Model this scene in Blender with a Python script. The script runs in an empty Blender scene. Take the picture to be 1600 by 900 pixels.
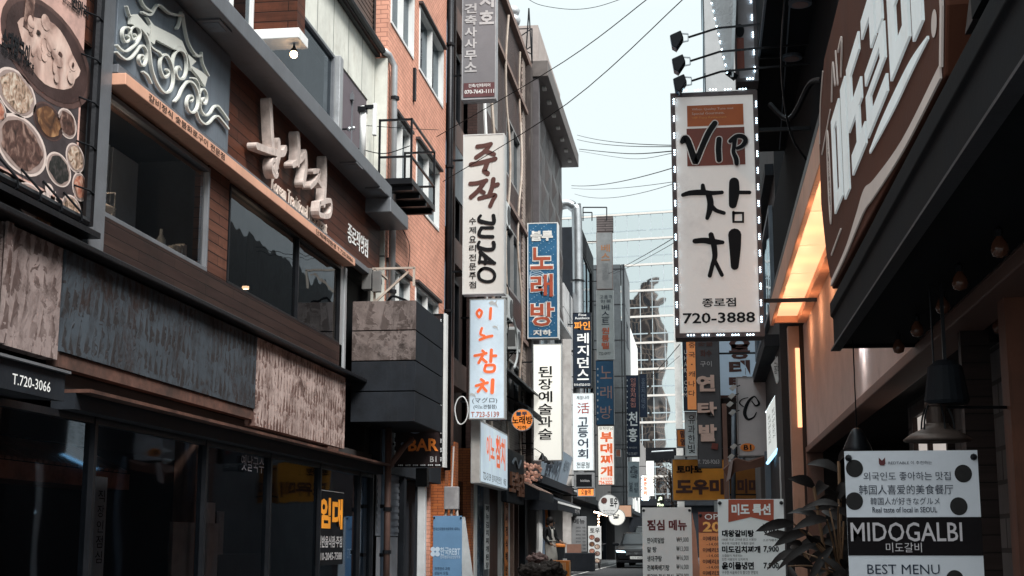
import bpy, bmesh, math, random
from mathutils import Vector, Matrix
random.seed(7)
SC = bpy.context.scene
COL = SC.collection

# ------------------------------------------------------------------ camera
EYE_Z = 1.1
FPX = 2222.2
cam_d = bpy.data.cameras.new("camera")
cam_d.lens = 50.0; cam_d.sensor_width = 36.0; cam_d.sensor_fit = 'HORIZONTAL'
cam_d.clip_start = 0.05; cam_d.clip_end = 3000
cam = bpy.data.objects.new("camera", cam_d); COL.objects.link(cam)
_dx, _dy = (1100 - 800) / FPX, (848 - 450) / FPX
PITCH = math.atan(_dy)
YAW = math.atan(_dx / (_dy * math.sin(PITCH) + math.cos(PITCH)))
cam.location = (0, 0, EYE_Z)
cam.rotation_euler = (math.radians(90) + PITCH, 0, YAW)
SC.camera = cam

# ------------------------------------------------------------------ sky, sun, exposure
SUN_EL, SUN_AZ = math.radians(48), math.radians(138)      # azimuth clockwise from +Y
w = bpy.data.worlds.new("World"); SC.world = w; w.use_nodes = True
nt = w.node_tree; nt.nodes.clear()
sky = nt.nodes.new('ShaderNodeTexSky'); sky.sky_type = 'NISHITA'; sky.sun_disc = False
sky.sun_elevation = SUN_EL; sky.sun_rotation = SUN_AZ
sky.air_density = 1.0; sky.dust_density = 3.5; sky.ozone_density = 1.0
bg = nt.nodes.new('ShaderNodeBackground'); bg.inputs['Strength'].default_value = 0.055
mixc = nt.nodes.new('ShaderNodeMix'); mixc.data_type = 'RGBA'; mixc.blend_type = 'MIX'
mixc.inputs[0].default_value = 0.88
mixc.inputs[7].default_value = (9.6, 10.7, 10.75, 1)      # thin bright overcast veil over the sky
out = nt.nodes.new('ShaderNodeOutputWorld')
# an overcast veil is brightest overhead and palest near the horizon
tco = nt.nodes.new('ShaderNodeTexCoord'); sxyz = nt.nodes.new('ShaderNodeSeparateXYZ'); nt.links.new(tco.outputs['Generated'], sxyz.inputs[0])
mrz = nt.nodes.new('ShaderNodeMapRange'); mrz.inputs[1].default_value = .36; mrz.inputs[2].default_value = .95; mrz.inputs[3].default_value = 1.0; mrz.inputs[4].default_value = 2.9
nt.links.new(sxyz.outputs[2], mrz.inputs[0])
vm = nt.nodes.new('ShaderNodeVectorMath'); vm.operation = 'SCALE'; nt.links.new(mixc.outputs[2], vm.inputs[0]); nt.links.new(mrz.outputs[0], vm.inputs['Scale'])
nt.links.new(sky.outputs[0], mixc.inputs[6]); nt.links.new(vm.outputs[0], bg.inputs[0]); nt.links.new(bg.outputs[0], out.inputs[0])
sun_d = bpy.data.lights.new("sun", 'SUN'); sun_d.energy = 3.2; sun_d.angle = math.radians(22); sun_d.color = (1, .95, .90)
sun = bpy.data.objects.new("sun", sun_d); COL.objects.link(sun)
sd = Vector((math.sin(SUN_AZ) * math.cos(SUN_EL), math.cos(SUN_AZ) * math.cos(SUN_EL), math.sin(SUN_EL)))
sun.rotation_euler = sd.to_track_quat('Z', 'Y').to_euler(); sun.location = (20, -20, 40)
SC.view_settings.view_transform = 'Standard'; SC.view_settings.look = 'None'
SC.view_settings.exposure = 0.9; SC.view_settings.gamma = 1.0; SC.view_settings.use_curve_mapping = False
SC.cycles.max_bounces = 6; SC.cycles.diffuse_bounces = 3; SC.cycles.glossy_bounces = 3
SC.cycles.transparent_max_bounces = 8; SC.cycles.transmission_bounces = 4
SC.cycles.use_denoising = True; SC.cycles.sample_clamp_indirect = 4.0

# ------------------------------------------------------------------ where a point seen in the photograph (1600x900) lies at a known depth
def ray(px, py):
    x, y = (px - 800) / FPX, (450 - py) / FPX
    f = math.cos(PITCH) - y * math.sin(PITCH); u = math.sin(PITCH) + y * math.cos(PITCH)
    return (x * math.cos(YAW) - f * math.sin(YAW), x * math.sin(YAW) + f * math.cos(YAW), u)
def at_x(px, py, X):
    d = ray(px, py); t = X / d[0]; return Vector((X, d[1] * t, EYE_Z + d[2] * t))
def at_y(px, py, Y):
    d = ray(px, py); t = Y / d[1]; return Vector((d[0] * t, Y, EYE_Z + d[2] * t))

# ------------------------------------------------------------------ materials
MATS = {}
def _n(t, k, **kw):
    n = t.nodes.new(k)
    for a, v in kw.items(): setattr(n, a, v)
    return n
def mat(name, c, r=.6, m=0., var=.18, sc=2.5, bump=.1, bsc=30., dirt=None, damt=.5, streak=False, emit=0., ecol=None, coat=0., spec=.33):
    """painted / plain surface: base colour with soft variation, optional dirt or vertical run-off streaks, fine bump"""
    if name in MATS: return MATS[name]
    M = bpy.data.materials.new(name); M.use_nodes = True; t = M.node_tree
    b = t.nodes['Principled BSDF']; L = t.links.new
    geo = _n(t, 'ShaderNodeNewGeometry')
    no = _n(t, 'ShaderNodeTexNoise'); no.inputs['Scale'].default_value = sc; no.inputs['Detail'].default_value = 6; no.inputs['Roughness'].default_value = .65
    L(geo.outputs['Position'], no.inputs['Vector'])
    mx = _n(t, 'ShaderNodeMix', data_type='RGBA')
    mx.inputs[6].default_value = tuple(max(0, v * (1 - var)) for v in c) + (1,)
    mx.inputs[7].default_value = tuple(min(1, v * (1 + var)) for v in c) + (1,)
    mr = _n(t, 'ShaderNodeMapRange'); mr.inputs[1].default_value = .3; mr.inputs[2].default_value = .7
    L(no.outputs[0], mr.inputs[0]); L(mr.outputs[0], mx.inputs[0])
    colo = mx.outputs[2]
    if dirt:
        mp = _n(t, 'ShaderNodeMapping'); mp.inputs['Scale'].default_value = (9, 9, .7) if streak else (1.6, 1.6, 1.6)
        L(geo.outputs['Position'], mp.inputs['Vector'])
        n2 = _n(t, 'ShaderNodeTexNoise'); n2.inputs['Scale'].default_value = 1.0; n2.inputs['Detail'].default_value = 8; n2.inputs['Roughness'].default_value = .7
        L(mp.outputs[0], n2.inputs['Vector'])
        r2 = _n(t, 'ShaderNodeMapRange'); r2.inputs[1].default_value = .62 - .28 * damt; r2.inputs[2].default_value = .80 - .2 * damt; r2.inputs[4].default_value = min(1, .45 + damt * .5)
        L(n2.outputs[0], r2.inputs[0])
        m2 = _n(t, 'ShaderNodeMix', data_type='RGBA'); m2.inputs[7].default_value = tuple(dirt) + (1,)
        L(r2.outputs[0], m2.inputs[0]); L(colo, m2.inputs[6]); colo = m2.outputs[2]
    L(colo, b.inputs['Base Color'])
    b.inputs['Metallic'].default_value = m; b.inputs['Specular IOR Level'].default_value = spec
    rr = _n(t, 'ShaderNodeMapRange'); rr.inputs[3].default_value = max(.02, r - .12); rr.inputs[4].default_value = min(1, r + .12)
    L(no.outputs[0], rr.inputs[0]); L(rr.outputs[0], b.inputs['Roughness'])
    if bump > 0:
        n3 = _n(t, 'ShaderNodeTexNoise'); n3.inputs['Scale'].default_value = bsc; n3.inputs['Detail'].default_value = 4
        L(geo.outputs['Position'], n3.inputs['Vector'])
        bp = _n(t, 'ShaderNodeBump'); bp.inputs['Strength'].default_value = bump; bp.inputs['Distance'].default_value = .02
        L(n3.outputs[0], bp.inputs['Height']); L(bp.outputs[0], b.inputs['Normal'])
    if coat: b.inputs['Coat Weight'].default_value = coat; b.inputs['Coat Roughness'].default_value = .08
    if emit:
        b.inputs['Emission Strength'].default_value = emit
        if ecol: b.inputs['Emission Color'].default_value = tuple(ecol) + (1,)
        else: L(colo, b.inputs['Emission Color'])
    MATS[name] = M
    return M
def grid_mat(name, c1, c2, mortar, bw, bh, ms, r=.7, bump=.6, off=.5, grain=False, dirt=None, damt=.4, m=0., plane='wall'):
    """bricks, boards or panels laid in courses, in metres, on upright faces along either axis (plane='floor' for level ones)"""
    M = bpy.data.materials.new(name); M.use_nodes = True; t = M.node_tree
    b = t.nodes['Principled BSDF']; L = t.links.new
    geo = _n(t, 'ShaderNodeNewGeometry'); sp = _n(t, 'ShaderNodeSeparateXYZ'); L(geo.outputs['Position'], sp.inputs[0])
    ad = _n(t, 'ShaderNodeMath', operation='ADD'); L(sp.outputs[0], ad.inputs[0]); L(sp.outputs[1], ad.inputs[1])
    cb = _n(t, 'ShaderNodeCombineXYZ')
    if plane == 'floor': L(sp.outputs[0], cb.inputs[0]); L(sp.outputs[1], cb.inputs[1])
    else: L(ad.outputs[0], cb.inputs[0]); L(sp.outputs[2], cb.inputs[1])
    br = _n(t, 'ShaderNodeTexBrick'); br.offset = off; br.squash = 1
    br.inputs['Scale'].default_value = 1; br.inputs['Brick Width'].default_value = bw; br.inputs['Row Height'].default_value = bh
    br.inputs['Mortar Size'].default_value = ms; br.inputs['Mortar Smooth'].default_value = .2
    br.inputs['Color1'].default_value = tuple(c1) + (1,); br.inputs['Color2'].default_value = tuple(c2) + (1,); br.inputs['Mortar'].default_value = tuple(mortar) + (1,)
    L(cb.outputs[0], br.inputs['Vector'])
    no = _n(t, 'ShaderNodeTexNoise'); no.inputs['Scale'].default_value = 1; no.inputs['Detail'].default_value = 7; no.inputs['Roughness'].default_value = .7
    mp = _n(t, 'ShaderNodeMapping'); mp.inputs['Scale'].default_value = (1.2, 1.2, 22) if grain else (2, 2, 2)
    L(geo.outputs['Position'], mp.inputs['Vector']); L(mp.outputs[0], no.inputs['Vector'])
    mr = _n(t, 'ShaderNodeMapRange'); mr.inputs[1].default_value = .25; mr.inputs[2].default_value = .75; mr.inputs[3].default_value = .55 if grain else .78; mr.inputs[4].default_value = 1.4 if grain else 1.2
    L(no.outputs[0], mr.inputs[0])
    mu = _n(t, 'ShaderNodeMix', data_type='RGBA', blend_type='MULTIPLY'); mu.inputs[0].default_value = 1
    cc = _n(t, 'ShaderNodeCombineColor')
    for k in range(3): L(mr.outputs[0], cc.inputs[k])
    L(br.outputs[0], mu.inputs[6]); L(cc.outputs[0], mu.inputs[7]); colo = mu.outputs[2]
    if dirt:
        n2 = _n(t, 'ShaderNodeTexNoise'); n2.inputs['Scale'].default_value = 1; n2.inputs['Detail'].default_value = 8; n2.inputs['Roughness'].default_value = .72
        m3 = _n(t, 'ShaderNodeMapping'); m3.inputs['Scale'].default_value = (2.2, 2.2, 1.1); L(geo.outputs['Position'], m3.inputs['Vector']); L(m3.outputs[0], n2.inputs['Vector'])
        r2 = _n(t, 'ShaderNodeMapRange'); r2.inputs[1].default_value = .62 - .25 * damt; r2.inputs[2].default_value = .85 - .25 * damt; r2.inputs[4].default_value = .85
        L(n2.outputs[0], r2.inputs[0])
        m4 = _n(t, 'ShaderNodeMix', data_type='RGBA'); m4.inputs[7].default_value = tuple(dirt) + (1,)
        L(r2.outputs[0], m4.inputs[0]); L(colo, m4.inputs[6]); colo = m4.outputs[2]
    L(colo, b.inputs['Base Color']); b.inputs['Roughness'].default_value = r; b.inputs['Metallic'].default_value = m; b.inputs['Specular IOR Level'].default_value = .18
    bp = _n(t, 'ShaderNodeBump'); bp.inputs['Strength'].default_value = bump; bp.inputs['Distance'].default_value = .012; bp.invert = True
    L(br.outputs['Fac'], bp.inputs['Height']); L(bp.outputs[0], b.inputs['Normal'])
    MATS[name] = M
    return M
def peel_mat(name, paint, under, rust, dsc=1.0):
    """painted sheet metal: torn glue marks in rows, rust runs, flaking paint"""
    M = bpy.data.materials.new(name); M.use_nodes = True; t = M.node_tree
    b = t.nodes['Principled BSDF']; L = t.links.new
    geo = _n(t, 'ShaderNodeNewGeometry')
    def noise(scale, detail=6, rough=.7):
        mp = _n(t, 'ShaderNodeMapping'); mp.inputs['Scale'].default_value = scale; L(geo.outputs['Position'], mp.inputs['Vector'])
        n = _n(t, 'ShaderNodeTexNoise'); n.inputs['Scale'].default_value = 1; n.inputs['Detail'].default_value = detail; n.inputs['Roughness'].default_value = rough
        n.inputs['Distortion'].default_value = .5
        L(mp.outputs[0], n.inputs['Vector']); return n.outputs[0]
    def ramp(s, a, c):
        r = _n(t, 'ShaderNodeMapRange'); r.inputs[1].default_value = a; r.inputs[2].default_value = c; L(s, r.inputs[0]); return r.outputs[0]
    def mix(f, a, c):
        m = _n(t, 'ShaderNodeMix', data_type='RGBA'); L(f, m.inputs[0])
        for i, v in ((6, a), (7, c)):
            if hasattr(v, 'links'): L(v, m.inputs[i])
            else: m.inputs[i].default_value = tuple(v) + (1,)
        return m.outputs[2]
    base = mix(ramp(noise((1.6, 1.6, 1.6)), .3, .7), tuple(v * .66 for v in paint), paint)
    base = mix(ramp(noise((14, 14, .9), 5), .45, .85), base, tuple(v * .72 for v in paint))
    # rows of tooth-shaped glue scars
    sp = _n(t, 'ShaderNodeSeparateXYZ'); L(geo.outputs['Position'], sp.inputs[0])
    jit = noise((3.1, 3.1, 4.3), 3)
    def m_(op, a, c_=None):
        n = _n(t, 'ShaderNodeMath', operation=op)
        for k, v in enumerate((a, c_)):
            if v is None: continue
            if hasattr(v, 'links'): L(v, n.inputs[k])
            else: n.inputs[k].default_value = v
        return n.outputs[0]
    u = m_('ADD', m_('MULTIPLY', m_('ADD', sp.outputs[0], sp.outputs[1]), 7.5 * dsc), m_('MULTIPLY', jit, 1.3)); v_ = m_('ADD', m_('MULTIPLY', sp.outputs[2], 3.6 * dsc), m_('MULTIPLY', jit, 2.2))
    tri = m_('ADD', m_('MULTIPLY', m_('ABSOLUTE', m_('SUBTRACT', m_('FRACT', u), .5)), 2.1), m_('FRACT', v_))
    tooth = m_('MULTIPLY', ramp(tri, 1.0, .78), ramp(noise((1.7, 1.7, 2.2), 5, .7), .36, .52))
    c = mix(m_('MULTIPLY', tooth, .85), base, under)
    drip = tooth
    c = mix(m_('MULTIPLY', ramp(noise((1.5, 1.5, 1.3), 10, .8), .47, .66), .85), c, tuple(v * .8 for v in under))
    c = mix(ramp(noise((1.1, 1.1, .9), 9, .82), .53, .64), c, rust)
    c = mix(ramp(noise((5, 5, 4), 10, .85), .60, .68), c, tuple(v * .35 for v in rust))
    c = mix(ramp(noise((9, 9, .5), 6), .60, .78), c, tuple(v * .6 for v in under))
    c = mix(ramp(noise((30, 30, 22), 4, .6), .70, .76), c, tuple(min(1, v * 1.6 + .04) for v in paint))
    L(c, b.inputs['Base Color']); b.inputs['Roughness'].default_value = .8; b.inputs['Specular IOR Level'].default_value = .2
    bp = _n(t, 'ShaderNodeBump'); bp.inputs['Strength'].default_value = .5; bp.inputs['Distance'].default_value = .01
    L(drip, bp.inputs['Height']); L(bp.outputs[0], b.inputs['Normal'])
    MATS[name] = M
    return M
def glass_mat(name, tint=(.25, .29, .33), refl=(.75, .82, .86), f0=.10, rough=.02, wave=0., wsc=1.):
    M = bpy.data.materials.new(name); M.use_nodes = True; t = M.node_tree; t.nodes.clear(); L = t.links.new
    o = _n(t, 'ShaderNodeOutputMaterial'); g = _n(t, 'ShaderNodeBsdfGlossy'); tr = _n(t, 'ShaderNodeBsdfTransparent'); mx = _n(t, 'ShaderNodeMixShader')
    fr = _n(t, 'ShaderNodeFresnel'); fr.inputs[0].default_value = 1.5
    ad = _n(t, 'ShaderNodeMath', operation='ADD'); ad.use_clamp = True; ad.inputs[1].default_value = f0; L(fr.outputs[0], ad.inputs[0])
    g.inputs['Color'].default_value = tuple(refl) + (1,); g.inputs['Roughness'].default_value = rough; tr.inputs[0].default_value = tuple(tint) + (1,)
    L(ad.outputs[0], mx.inputs[0]); L(tr.outputs[0], mx.inputs[1]); L(g.outputs[0], mx.inputs[2]); L(mx.outputs[0], o.inputs[0])
    if wave:
        geo = _n(t, 'ShaderNodeNewGeometry'); n = _n(t, 'ShaderNodeTexNoise'); n.inputs['Scale'].default_value = wsc; n.inputs['Detail'].default_value = 1.5
        L(geo.outputs['Position'], n.inputs['Vector']); bp = _n(t, 'ShaderNodeBump'); bp.inputs['Strength'].default_value = 1; bp.inputs['Distance'].default_value = wave
        L(n.outputs[0], bp.inputs['Height']); L(bp.outputs[0], g.inputs['Normal']); L(bp.outputs[0], fr.inputs['Normal'])
    MATS[name] = M
    return M

# ------------------------------------------------------------------ mesh builder
class B:
    def __init__(s): s.v = []; s.f = []; s.mi = []; s.cur = 0
    def add(s, vs, fs):
        o = len(s.v); s.v += [Vector(p) for p in vs]
        for f in fs: s.f.append([i + o for i in f]); s.mi.append(s.cur)
        return s
    def box(s, x0, x1, y0, y1, z0, z1):
        x0, x1 = min(x0, x1), max(x0, x1); y0, y1 = min(y0, y1), max(y0, y1); z0, z1 = min(z0, z1), max(z0, z1)
        return s.add([(x0, y0, z0), (x1, y0, z0), (x1, y1, z0), (x0, y1, z0), (x0, y0, z1), (x1, y0, z1), (x1, y1, z1), (x0, y1, z1)],
                     [(0, 3, 2, 1), (4, 5, 6, 7), (0, 1, 5, 4), (1, 2, 6, 5), (2, 3, 7, 6), (3, 0, 4, 7)])
    def quad(s, a, b, c, d): return s.add([a, b, c, d], [(0, 1, 2, 3)])
    def poly(s, pts): return s.add(pts, [tuple(range(len(pts)))])
    def slab(s, pts, off):
        """a polygon given thickness: pts moved by the vector off"""
        n = len(pts); off = Vector(off); q = [Vector(p) for p in pts]
        return s.add(q + [p + off for p in q], [tuple(range(n - 1, -1, -1)), tuple(range(n, 2 * n))] + [(i, (i + 1) % n, (i + 1) % n + n, i + n) for i in range(n)])
    def bar(s, a, b, w, h=None, up=(0, 0, 1)):
        a, b = Vector(a), Vector(b); h = h or w; d = (b - a).normalized(); up = Vector(up)
        if abs(d.dot(up)) > .98: up = Vector((1, 0, 0))
        sx = d.cross(up).normalized() * w / 2; sy = sx.cross(d).normalized() * h / 2
        vs = [p + i * sx + j * sy for p in (a, b) for i, j in ((-1, -1), (1, -1), (1, 1), (-1, 1))]
        return s.add(vs, [(0, 3, 2, 1), (4, 5, 6, 7), (0, 1, 5, 4), (1, 2, 6, 5), (2, 3, 7, 6), (3, 0, 4, 7)])
    def tube(s, pts, r, n=8, cap=True):
        pts = [Vector(p) for p in pts]; rs = r if isinstance(r, (list, tuple)) else [r] * len(pts); vs = []; ref = None
        for i, p in enumerate(pts):
            d = (pts[min(i + 1, len(pts) - 1)] - pts[max(i - 1, 0)]).normalized()
            if ref is None: ref = Vector((0, 0, 1)) if abs(d.z) < .9 else Vector((1, 0, 0))
            a = d.cross(ref).normalized(); b_ = a.cross(d).normalized(); ref = b_
            vs += [p + rs[i] * (math.cos(2 * math.pi * k / n) * a + math.sin(2 * math.pi * k / n) * b_) for k in range(n)]
        fs = [(i * n + k, i * n + (k + 1) % n, (i + 1) * n + (k + 1) % n, (i + 1) * n + k) for i in range(len(pts) - 1) for k in range(n)]
        if cap: fs += [tuple(range(n - 1, -1, -1)), tuple(range((len(pts) - 1) * n, len(pts) * n))]
        return s.add(vs, fs)
    def lathe(s, c, prof, n=20, axis='z'):
        c = Vector(c); vs = []
        for r, z in prof:
            for k in range(n):
                a = 2 * math.pi * k / n; x, y = r * math.cos(a), r * math.sin(a)
                vs.append(c + (Vector((x, y, z)) if axis == 'z' else Vector((x, -z, y)) if axis == 'y' else Vector((z, x, y))))
        m = len(prof)
        fs = [(i * n + k, i * n + (k + 1) % n, (i + 1) * n + (k + 1) % n, (i + 1) * n + k) for i in range(m - 1) for k in range(n)]
        fs += [tuple(range(n - 1, -1, -1)), tuple(range((m - 1) * n, m * n))]
        return s.add(vs, fs)
    def ball(s, c, r, n=10, sq=(1, 1, 1)):
        c = Vector(c); m = n // 2 + 1; vs = [c + Vector((0, 0, -r * sq[2]))]
        for i in range(1, m):
            a = -math.pi / 2 + math.pi * i / m
            vs += [c + Vector((r * sq[0] * math.cos(a) * math.cos(2 * math.pi * k / n), r * sq[1] * math.cos(a) * math.sin(2 * math.pi * k / n), r * sq[2] * math.sin(a))) for k in range(n)]
        vs.append(c + Vector((0, 0, r * sq[2]))); T = len(vs) - 1
        fs = [(0, 1 + (k + 1) % n, 1 + k) for k in range(n)] + [(T, 1 + (m - 2) * n + k, 1 + (m - 2) * n + (k + 1) % n) for k in range(n)]
        fs += [(1 + i * n + k, 1 + i * n + (k + 1) % n, 1 + (i + 1) * n + (k + 1) % n, 1 + (i + 1) * n + k) for i in range(m - 2) for k in range(n)]
        return s.add(vs, fs)

WORLD_AT = {}
def build(name, mb, m, parent=None, bevel=0, smooth=False, local=False):
    me = bpy.data.meshes.new(name)
    off = Vector((0, 0, 0)) if (parent is None or local) else WORLD_AT.get(parent.name, Vector((0, 0, 0)))
    me.from_pydata([tuple(p - off) for p in mb.v], [], mb.f)
    ms = m if isinstance(m, (list, tuple)) else [m]
    for x in ms: me.materials.append(x)
    me.polygons.foreach_set('material_index', [min(i, len(ms) - 1) for i in mb.mi])
    if smooth: me.polygons.foreach_set('use_smooth', [True] * len(me.polygons))
    me.update()
    o = bpy.data.objects.new(name, me); COL.objects.link(o)
    if parent is not None: o.parent = parent
    WORLD_AT[o.name] = off
    if bevel:
        bv = o.modifiers.new('bevel', 'BEVEL'); bv.width = bevel; bv.segments = 2; bv.limit_method = 'ANGLE'
    return o
def thing(name, label, cat, loc, group=None):
    o = bpy.data.objects.new(name, None); COL.objects.link(o); o.empty_display_size = .1
    o.location = loc; o['label'] = label; o['category'] = cat; WORLD_AT[o.name] = Vector(loc)
    if group: o['group'] = group
    return o
def single(name, mb, m, label, cat, group=None, **kw):
    zs = min(p.z for p in mb.v); n = len(mb.v); c = Vector((sum(p.x for p in mb.v) / n, sum(p.y for p in mb.v) / n, zs))
    for p in mb.v: p -= c
    o = build(name, mb, m, None, **kw); o.location = c; WORLD_AT[o.name] = c
    o['label'] = label; o['category'] = cat
    if group: o['group'] = group
    return o
def struct(name, mb, m, **kw):
    o = build(name, mb, m, None, **kw); o['kind'] = 'structure'; return o
def kids(o): return [c for c in COL.objects if c.parent == o]
def copy_tree(o, loc=None, parent=None, label=None):
    c = o.copy(); COL.objects.link(c)
    if parent is not None: c.parent = parent
    if loc is not None: c.location = loc
    if label: c['label'] = label
    for k in [x for x in COL.objects if x.parent == o]: copy_tree(k, None, c)
    return c

# ------------------------------------------------------------------ upright planes, lettering and brush strokes on them
class PL:
    """k='y': faces the viewer (-Y).  'l': left facade, faces +X.  'r': right facade, faces -X."""
    def __init__(s, k, c): s.k = k; s.c = c
    def __call__(s, u, v, d=0.):
        if s.k == 'y': return Vector((u, s.c - d, v))
        if s.k == 'l': return Vector((s.c + d, u, v))
        return Vector((s.c - d, -u, v))
    def uv(s, px, py):
        if s.k == 'y': p = at_y(px, py, s.c); return (p.x, p.z)
        p = at_x(px, py, s.c); return (p.y, p.z) if s.k == 'l' else (-p.y, p.z)
class TP:
    """a tilted plane: origin, two directions"""
    def __init__(s, o, u, v):
        s.o = Vector(o); s.u = Vector(u).normalized(); s.v = Vector(v).normalized(); s.n = s.u.cross(s.v)
    def __call__(s, a, b, d=0.): return s.o + a * s.u + b * s.v + d * s.n
_GL = {}
def glyphs(t, bold, ext):
    key = (t, bold, ext)
    if key not in _GL:
        cu = bpy.data.curves.new('lettering', 'FONT'); cu.body = t; cu.offset = bold; cu.extrude = ext; cu.resolution_u = 2
        ob = bpy.data.objects.new('lettering', cu)
        me = ob.to_mesh(); vs = [tuple(q.co) for q in me.vertices]; fs = [tuple(p.vertices) for p in me.polygons]
        ob.to_mesh_clear(); bpy.data.objects.remove(ob); bpy.data.curves.remove(cu)
        if vs:
            x0 = min(p[0] for p in vs); x1 = max(p[0] for p in vs); y0 = min(p[1] for p in vs); y1 = max(p[1] for p in vs)
        else: x0 = y0 = 0; x1 = y1 = 1
        _GL[key] = (vs, fs, x0, x1, y0, y1)
    return _GL[key]
def text(mb, pl, t, u0, v0, u1, v1, d=.004, bold=.0, ext=0., rot=0, keep=False, shear=0., depth=0.):
    """fill the rectangle (u0,v0)-(u1,v1) of the plane with the words; depth = thickness of cut-out letters"""
    vs, fs, x0, x1, y0, y1 = glyphs(t, bold, .1 if depth else 0.)
    W, Hh = u1 - u0, v1 - v0
    gw, gh = max(x1 - x0, 1e-4), max(y1 - y0, 1e-4)
    if rot: gw, gh = gh, gw
    su, sv = W / gw, Hh / gh
    ou = ov = 0
    if keep:
        k = min(su, sv); ou = (W - gw * k) / 2; ov = (Hh - gh * k) / 2; su = sv = k
    o = []
    for (x, y, z) in vs:
        a, b = ((x - x0), (y - y0)) if not rot else ((y - y0), (x1 - x))
        u = u0 + ou + a * su; v = v0 + ov + b * sv
        o.append(pl(u + shear * (v - v0), v, d + (z + .1) * 5 * depth if depth else d))
    if pl.__class__ is PL or True: mb.add(o, fs)
def tpx(mb, pl, t, x0, y0, x1, y1, **kw):
    a = pl.uv(x0, y1); b = pl.uv(x1, y0); c = pl.uv(x0, y0); e = pl.uv(x1, y1)
    u0 = (a[0] + c[0]) / 2; u1 = (b[0] + e[0]) / 2
    if pl.k != 'y': v0 = (a[1] + e[1]) / 2; v1 = (c[1] + b[1]) / 2
    else: v0, v1 = a[1], b[1]
    text(mb, pl, t, u0, v0, u1, v1, **kw)
def vert(mb, pl, t, x0, y0, x1, y1, gap=.12, **kw):
    """characters one above the other inside a rectangle given in photo pixels"""
    n = len(t); h = (y1 - y0) / n
    for i, ch in enumerate(t):
        if ch == '.': xm, ym = (x0 + x1) / 2, y0 + (i + .5) * h; q = (x1 - x0) * .12; tpx(mb, pl, ch, xm - q, ym - q, xm + q, ym + q, **kw)
        elif ch != ' ': tpx(mb, pl, ch, x0, y0 + i * h + gap * h / 2, x1, y0 + (i + 1) * h - gap * h / 2, **kw)
def catmull(p, n=6):
    if len(p) < 3: return p
    q = [p[0]] + list(p) + [p[-1]]; o = []
    for i in range(1, len(q) - 2):
        for k in range(n):
            t = k / n; a, b, c, d = q[i - 1], q[i], q[i + 1], q[i + 2]
            o.append(tuple(.5 * (2 * b[j] + (c[j] - a[j]) * t + (2 * a[j] - 5 * b[j] + 4 * c[j] - d[j]) * t * t + (3 * b[j] - a[j] - 3 * c[j] + d[j]) * t ** 3) for j in range(len(b))))
    o.append(tuple(p[-1])); return o
_sk = [0]
def stroke(mb, pl, pts, w, d=.004, depth=0., curve=True, cap=True):
    """a brush stroke on the plane; pts (u,v) or (u,v,width)"""
    pts = [(p[0], p[1], p[2] if len(p) > 2 else w) for p in pts]
    if curve: pts = catmull(pts)
    _sk[0] += 1; d = d + (_sk[0] % 9) * .0006
    L, R = [], []
    for i, (x, y, ww) in enumerate(pts):
        a = pts[max(0, i - 1)]; b = pts[min(len(pts) - 1, i + 1)]
        tx, ty = b[0] - a[0], b[1] - a[1]; l = math.hypot(tx, ty) or 1; nx, ny = -ty / l, tx / l
        L.append((x + nx * ww / 2, y + ny * ww / 2)); R.append((x - nx * ww / 2, y - ny * ww / 2))
    def arc(p, q, ww, sgn):
        ang = math.atan2(p[1] - q[1], p[0] - q[0]); o = []
        for k in range(1, 6):
            t = math.pi * k / 6; o.append(((p[0] + q[0]) / 2 + ww / 2 * math.cos(ang - t), (p[1] + q[1]) / 2 + ww / 2 * math.sin(ang - t)))
        return o
    if cap:
        endc = arc(L[-1], R[-1], pts[-1][2], 1); stac = arc(R[0], L[0], pts[0][2], 1)
    n = len(pts)
    if not depth:
        mb.add([pl(u, v, d) for u, v in L] + [pl(u, v, d) for u, v in R], [(i + n, i + 1 + n, i + 1, i) for i in range(n - 1)])
        if cap:
            mb.poly([pl(u, v, d) for u, v in [L[-1]] + endc + [R[-1]]][::-1]); mb.poly([pl(u, v, d) for u, v in [R[0]] + stac + [L[0]]][::-1])
    else:
        f = [pl(u, v, d + depth) for u, v in L] + [pl(u, v, d + depth) for u, v in R]; bk = [pl(u, v, d) for u, v in L] + [pl(u, v, d) for u, v in R]
        fs = [(i + n, i + 1 + n, i + 1, i) for i in range(n - 1)] + [(i + 2 * n, i + 1 + 2 * n, i + 1, i) for i in range(n - 1)] + [(i + n, i + 1 + n, i + 1 + 3 * n, i + 3 * n) for i in range(n - 1)]
        fs += [(0, n, 3 * n, 2 * n), (n - 1, 2 * n - 1, 4 * n - 1, 3 * n - 1)]
        mb.add(f + bk, fs)
        if cap:
            nn = pl(0, 0, depth) - pl(0, 0, 0)
            mb.slab([pl(u, v, d) for u, v in [L[-1]] + endc + [R[-1]]], nn); mb.slab([pl(u, v, d) for u, v in [R[0]] + stac + [L[0]]], nn)
def spx(mb, pl, pts, w, **kw):
    """stroke traced in photo pixels; w in pixels at that distance"""
    q = []
    for p in pts:
        a = pl.uv(p[0], p[1]); b = pl.uv(p[0], p[1] - 10); s = math.hypot(b[0] - a[0], b[1] - a[1]) / 10
        q.append((a[0], a[1], (p[2] if len(p) > 2 else w) * s))
    stroke(mb, pl, q, 0, **kw)
def ellipse(mb, pl, u, v, ru, rv, d, n=28, a0=0.):
    mb.poly([pl(u + ru * math.cos(2 * math.pi * k / n + a0), v + rv * math.sin(2 * math.pi * k / n + a0), d) for k in range(n)])
def rect(mb, pl, u0, v0, u1, v1, d): mb.poly([pl(u0, v0, d), pl(u1, v0, d), pl(u1, v1, d), pl(u0, v1, d)])
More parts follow.
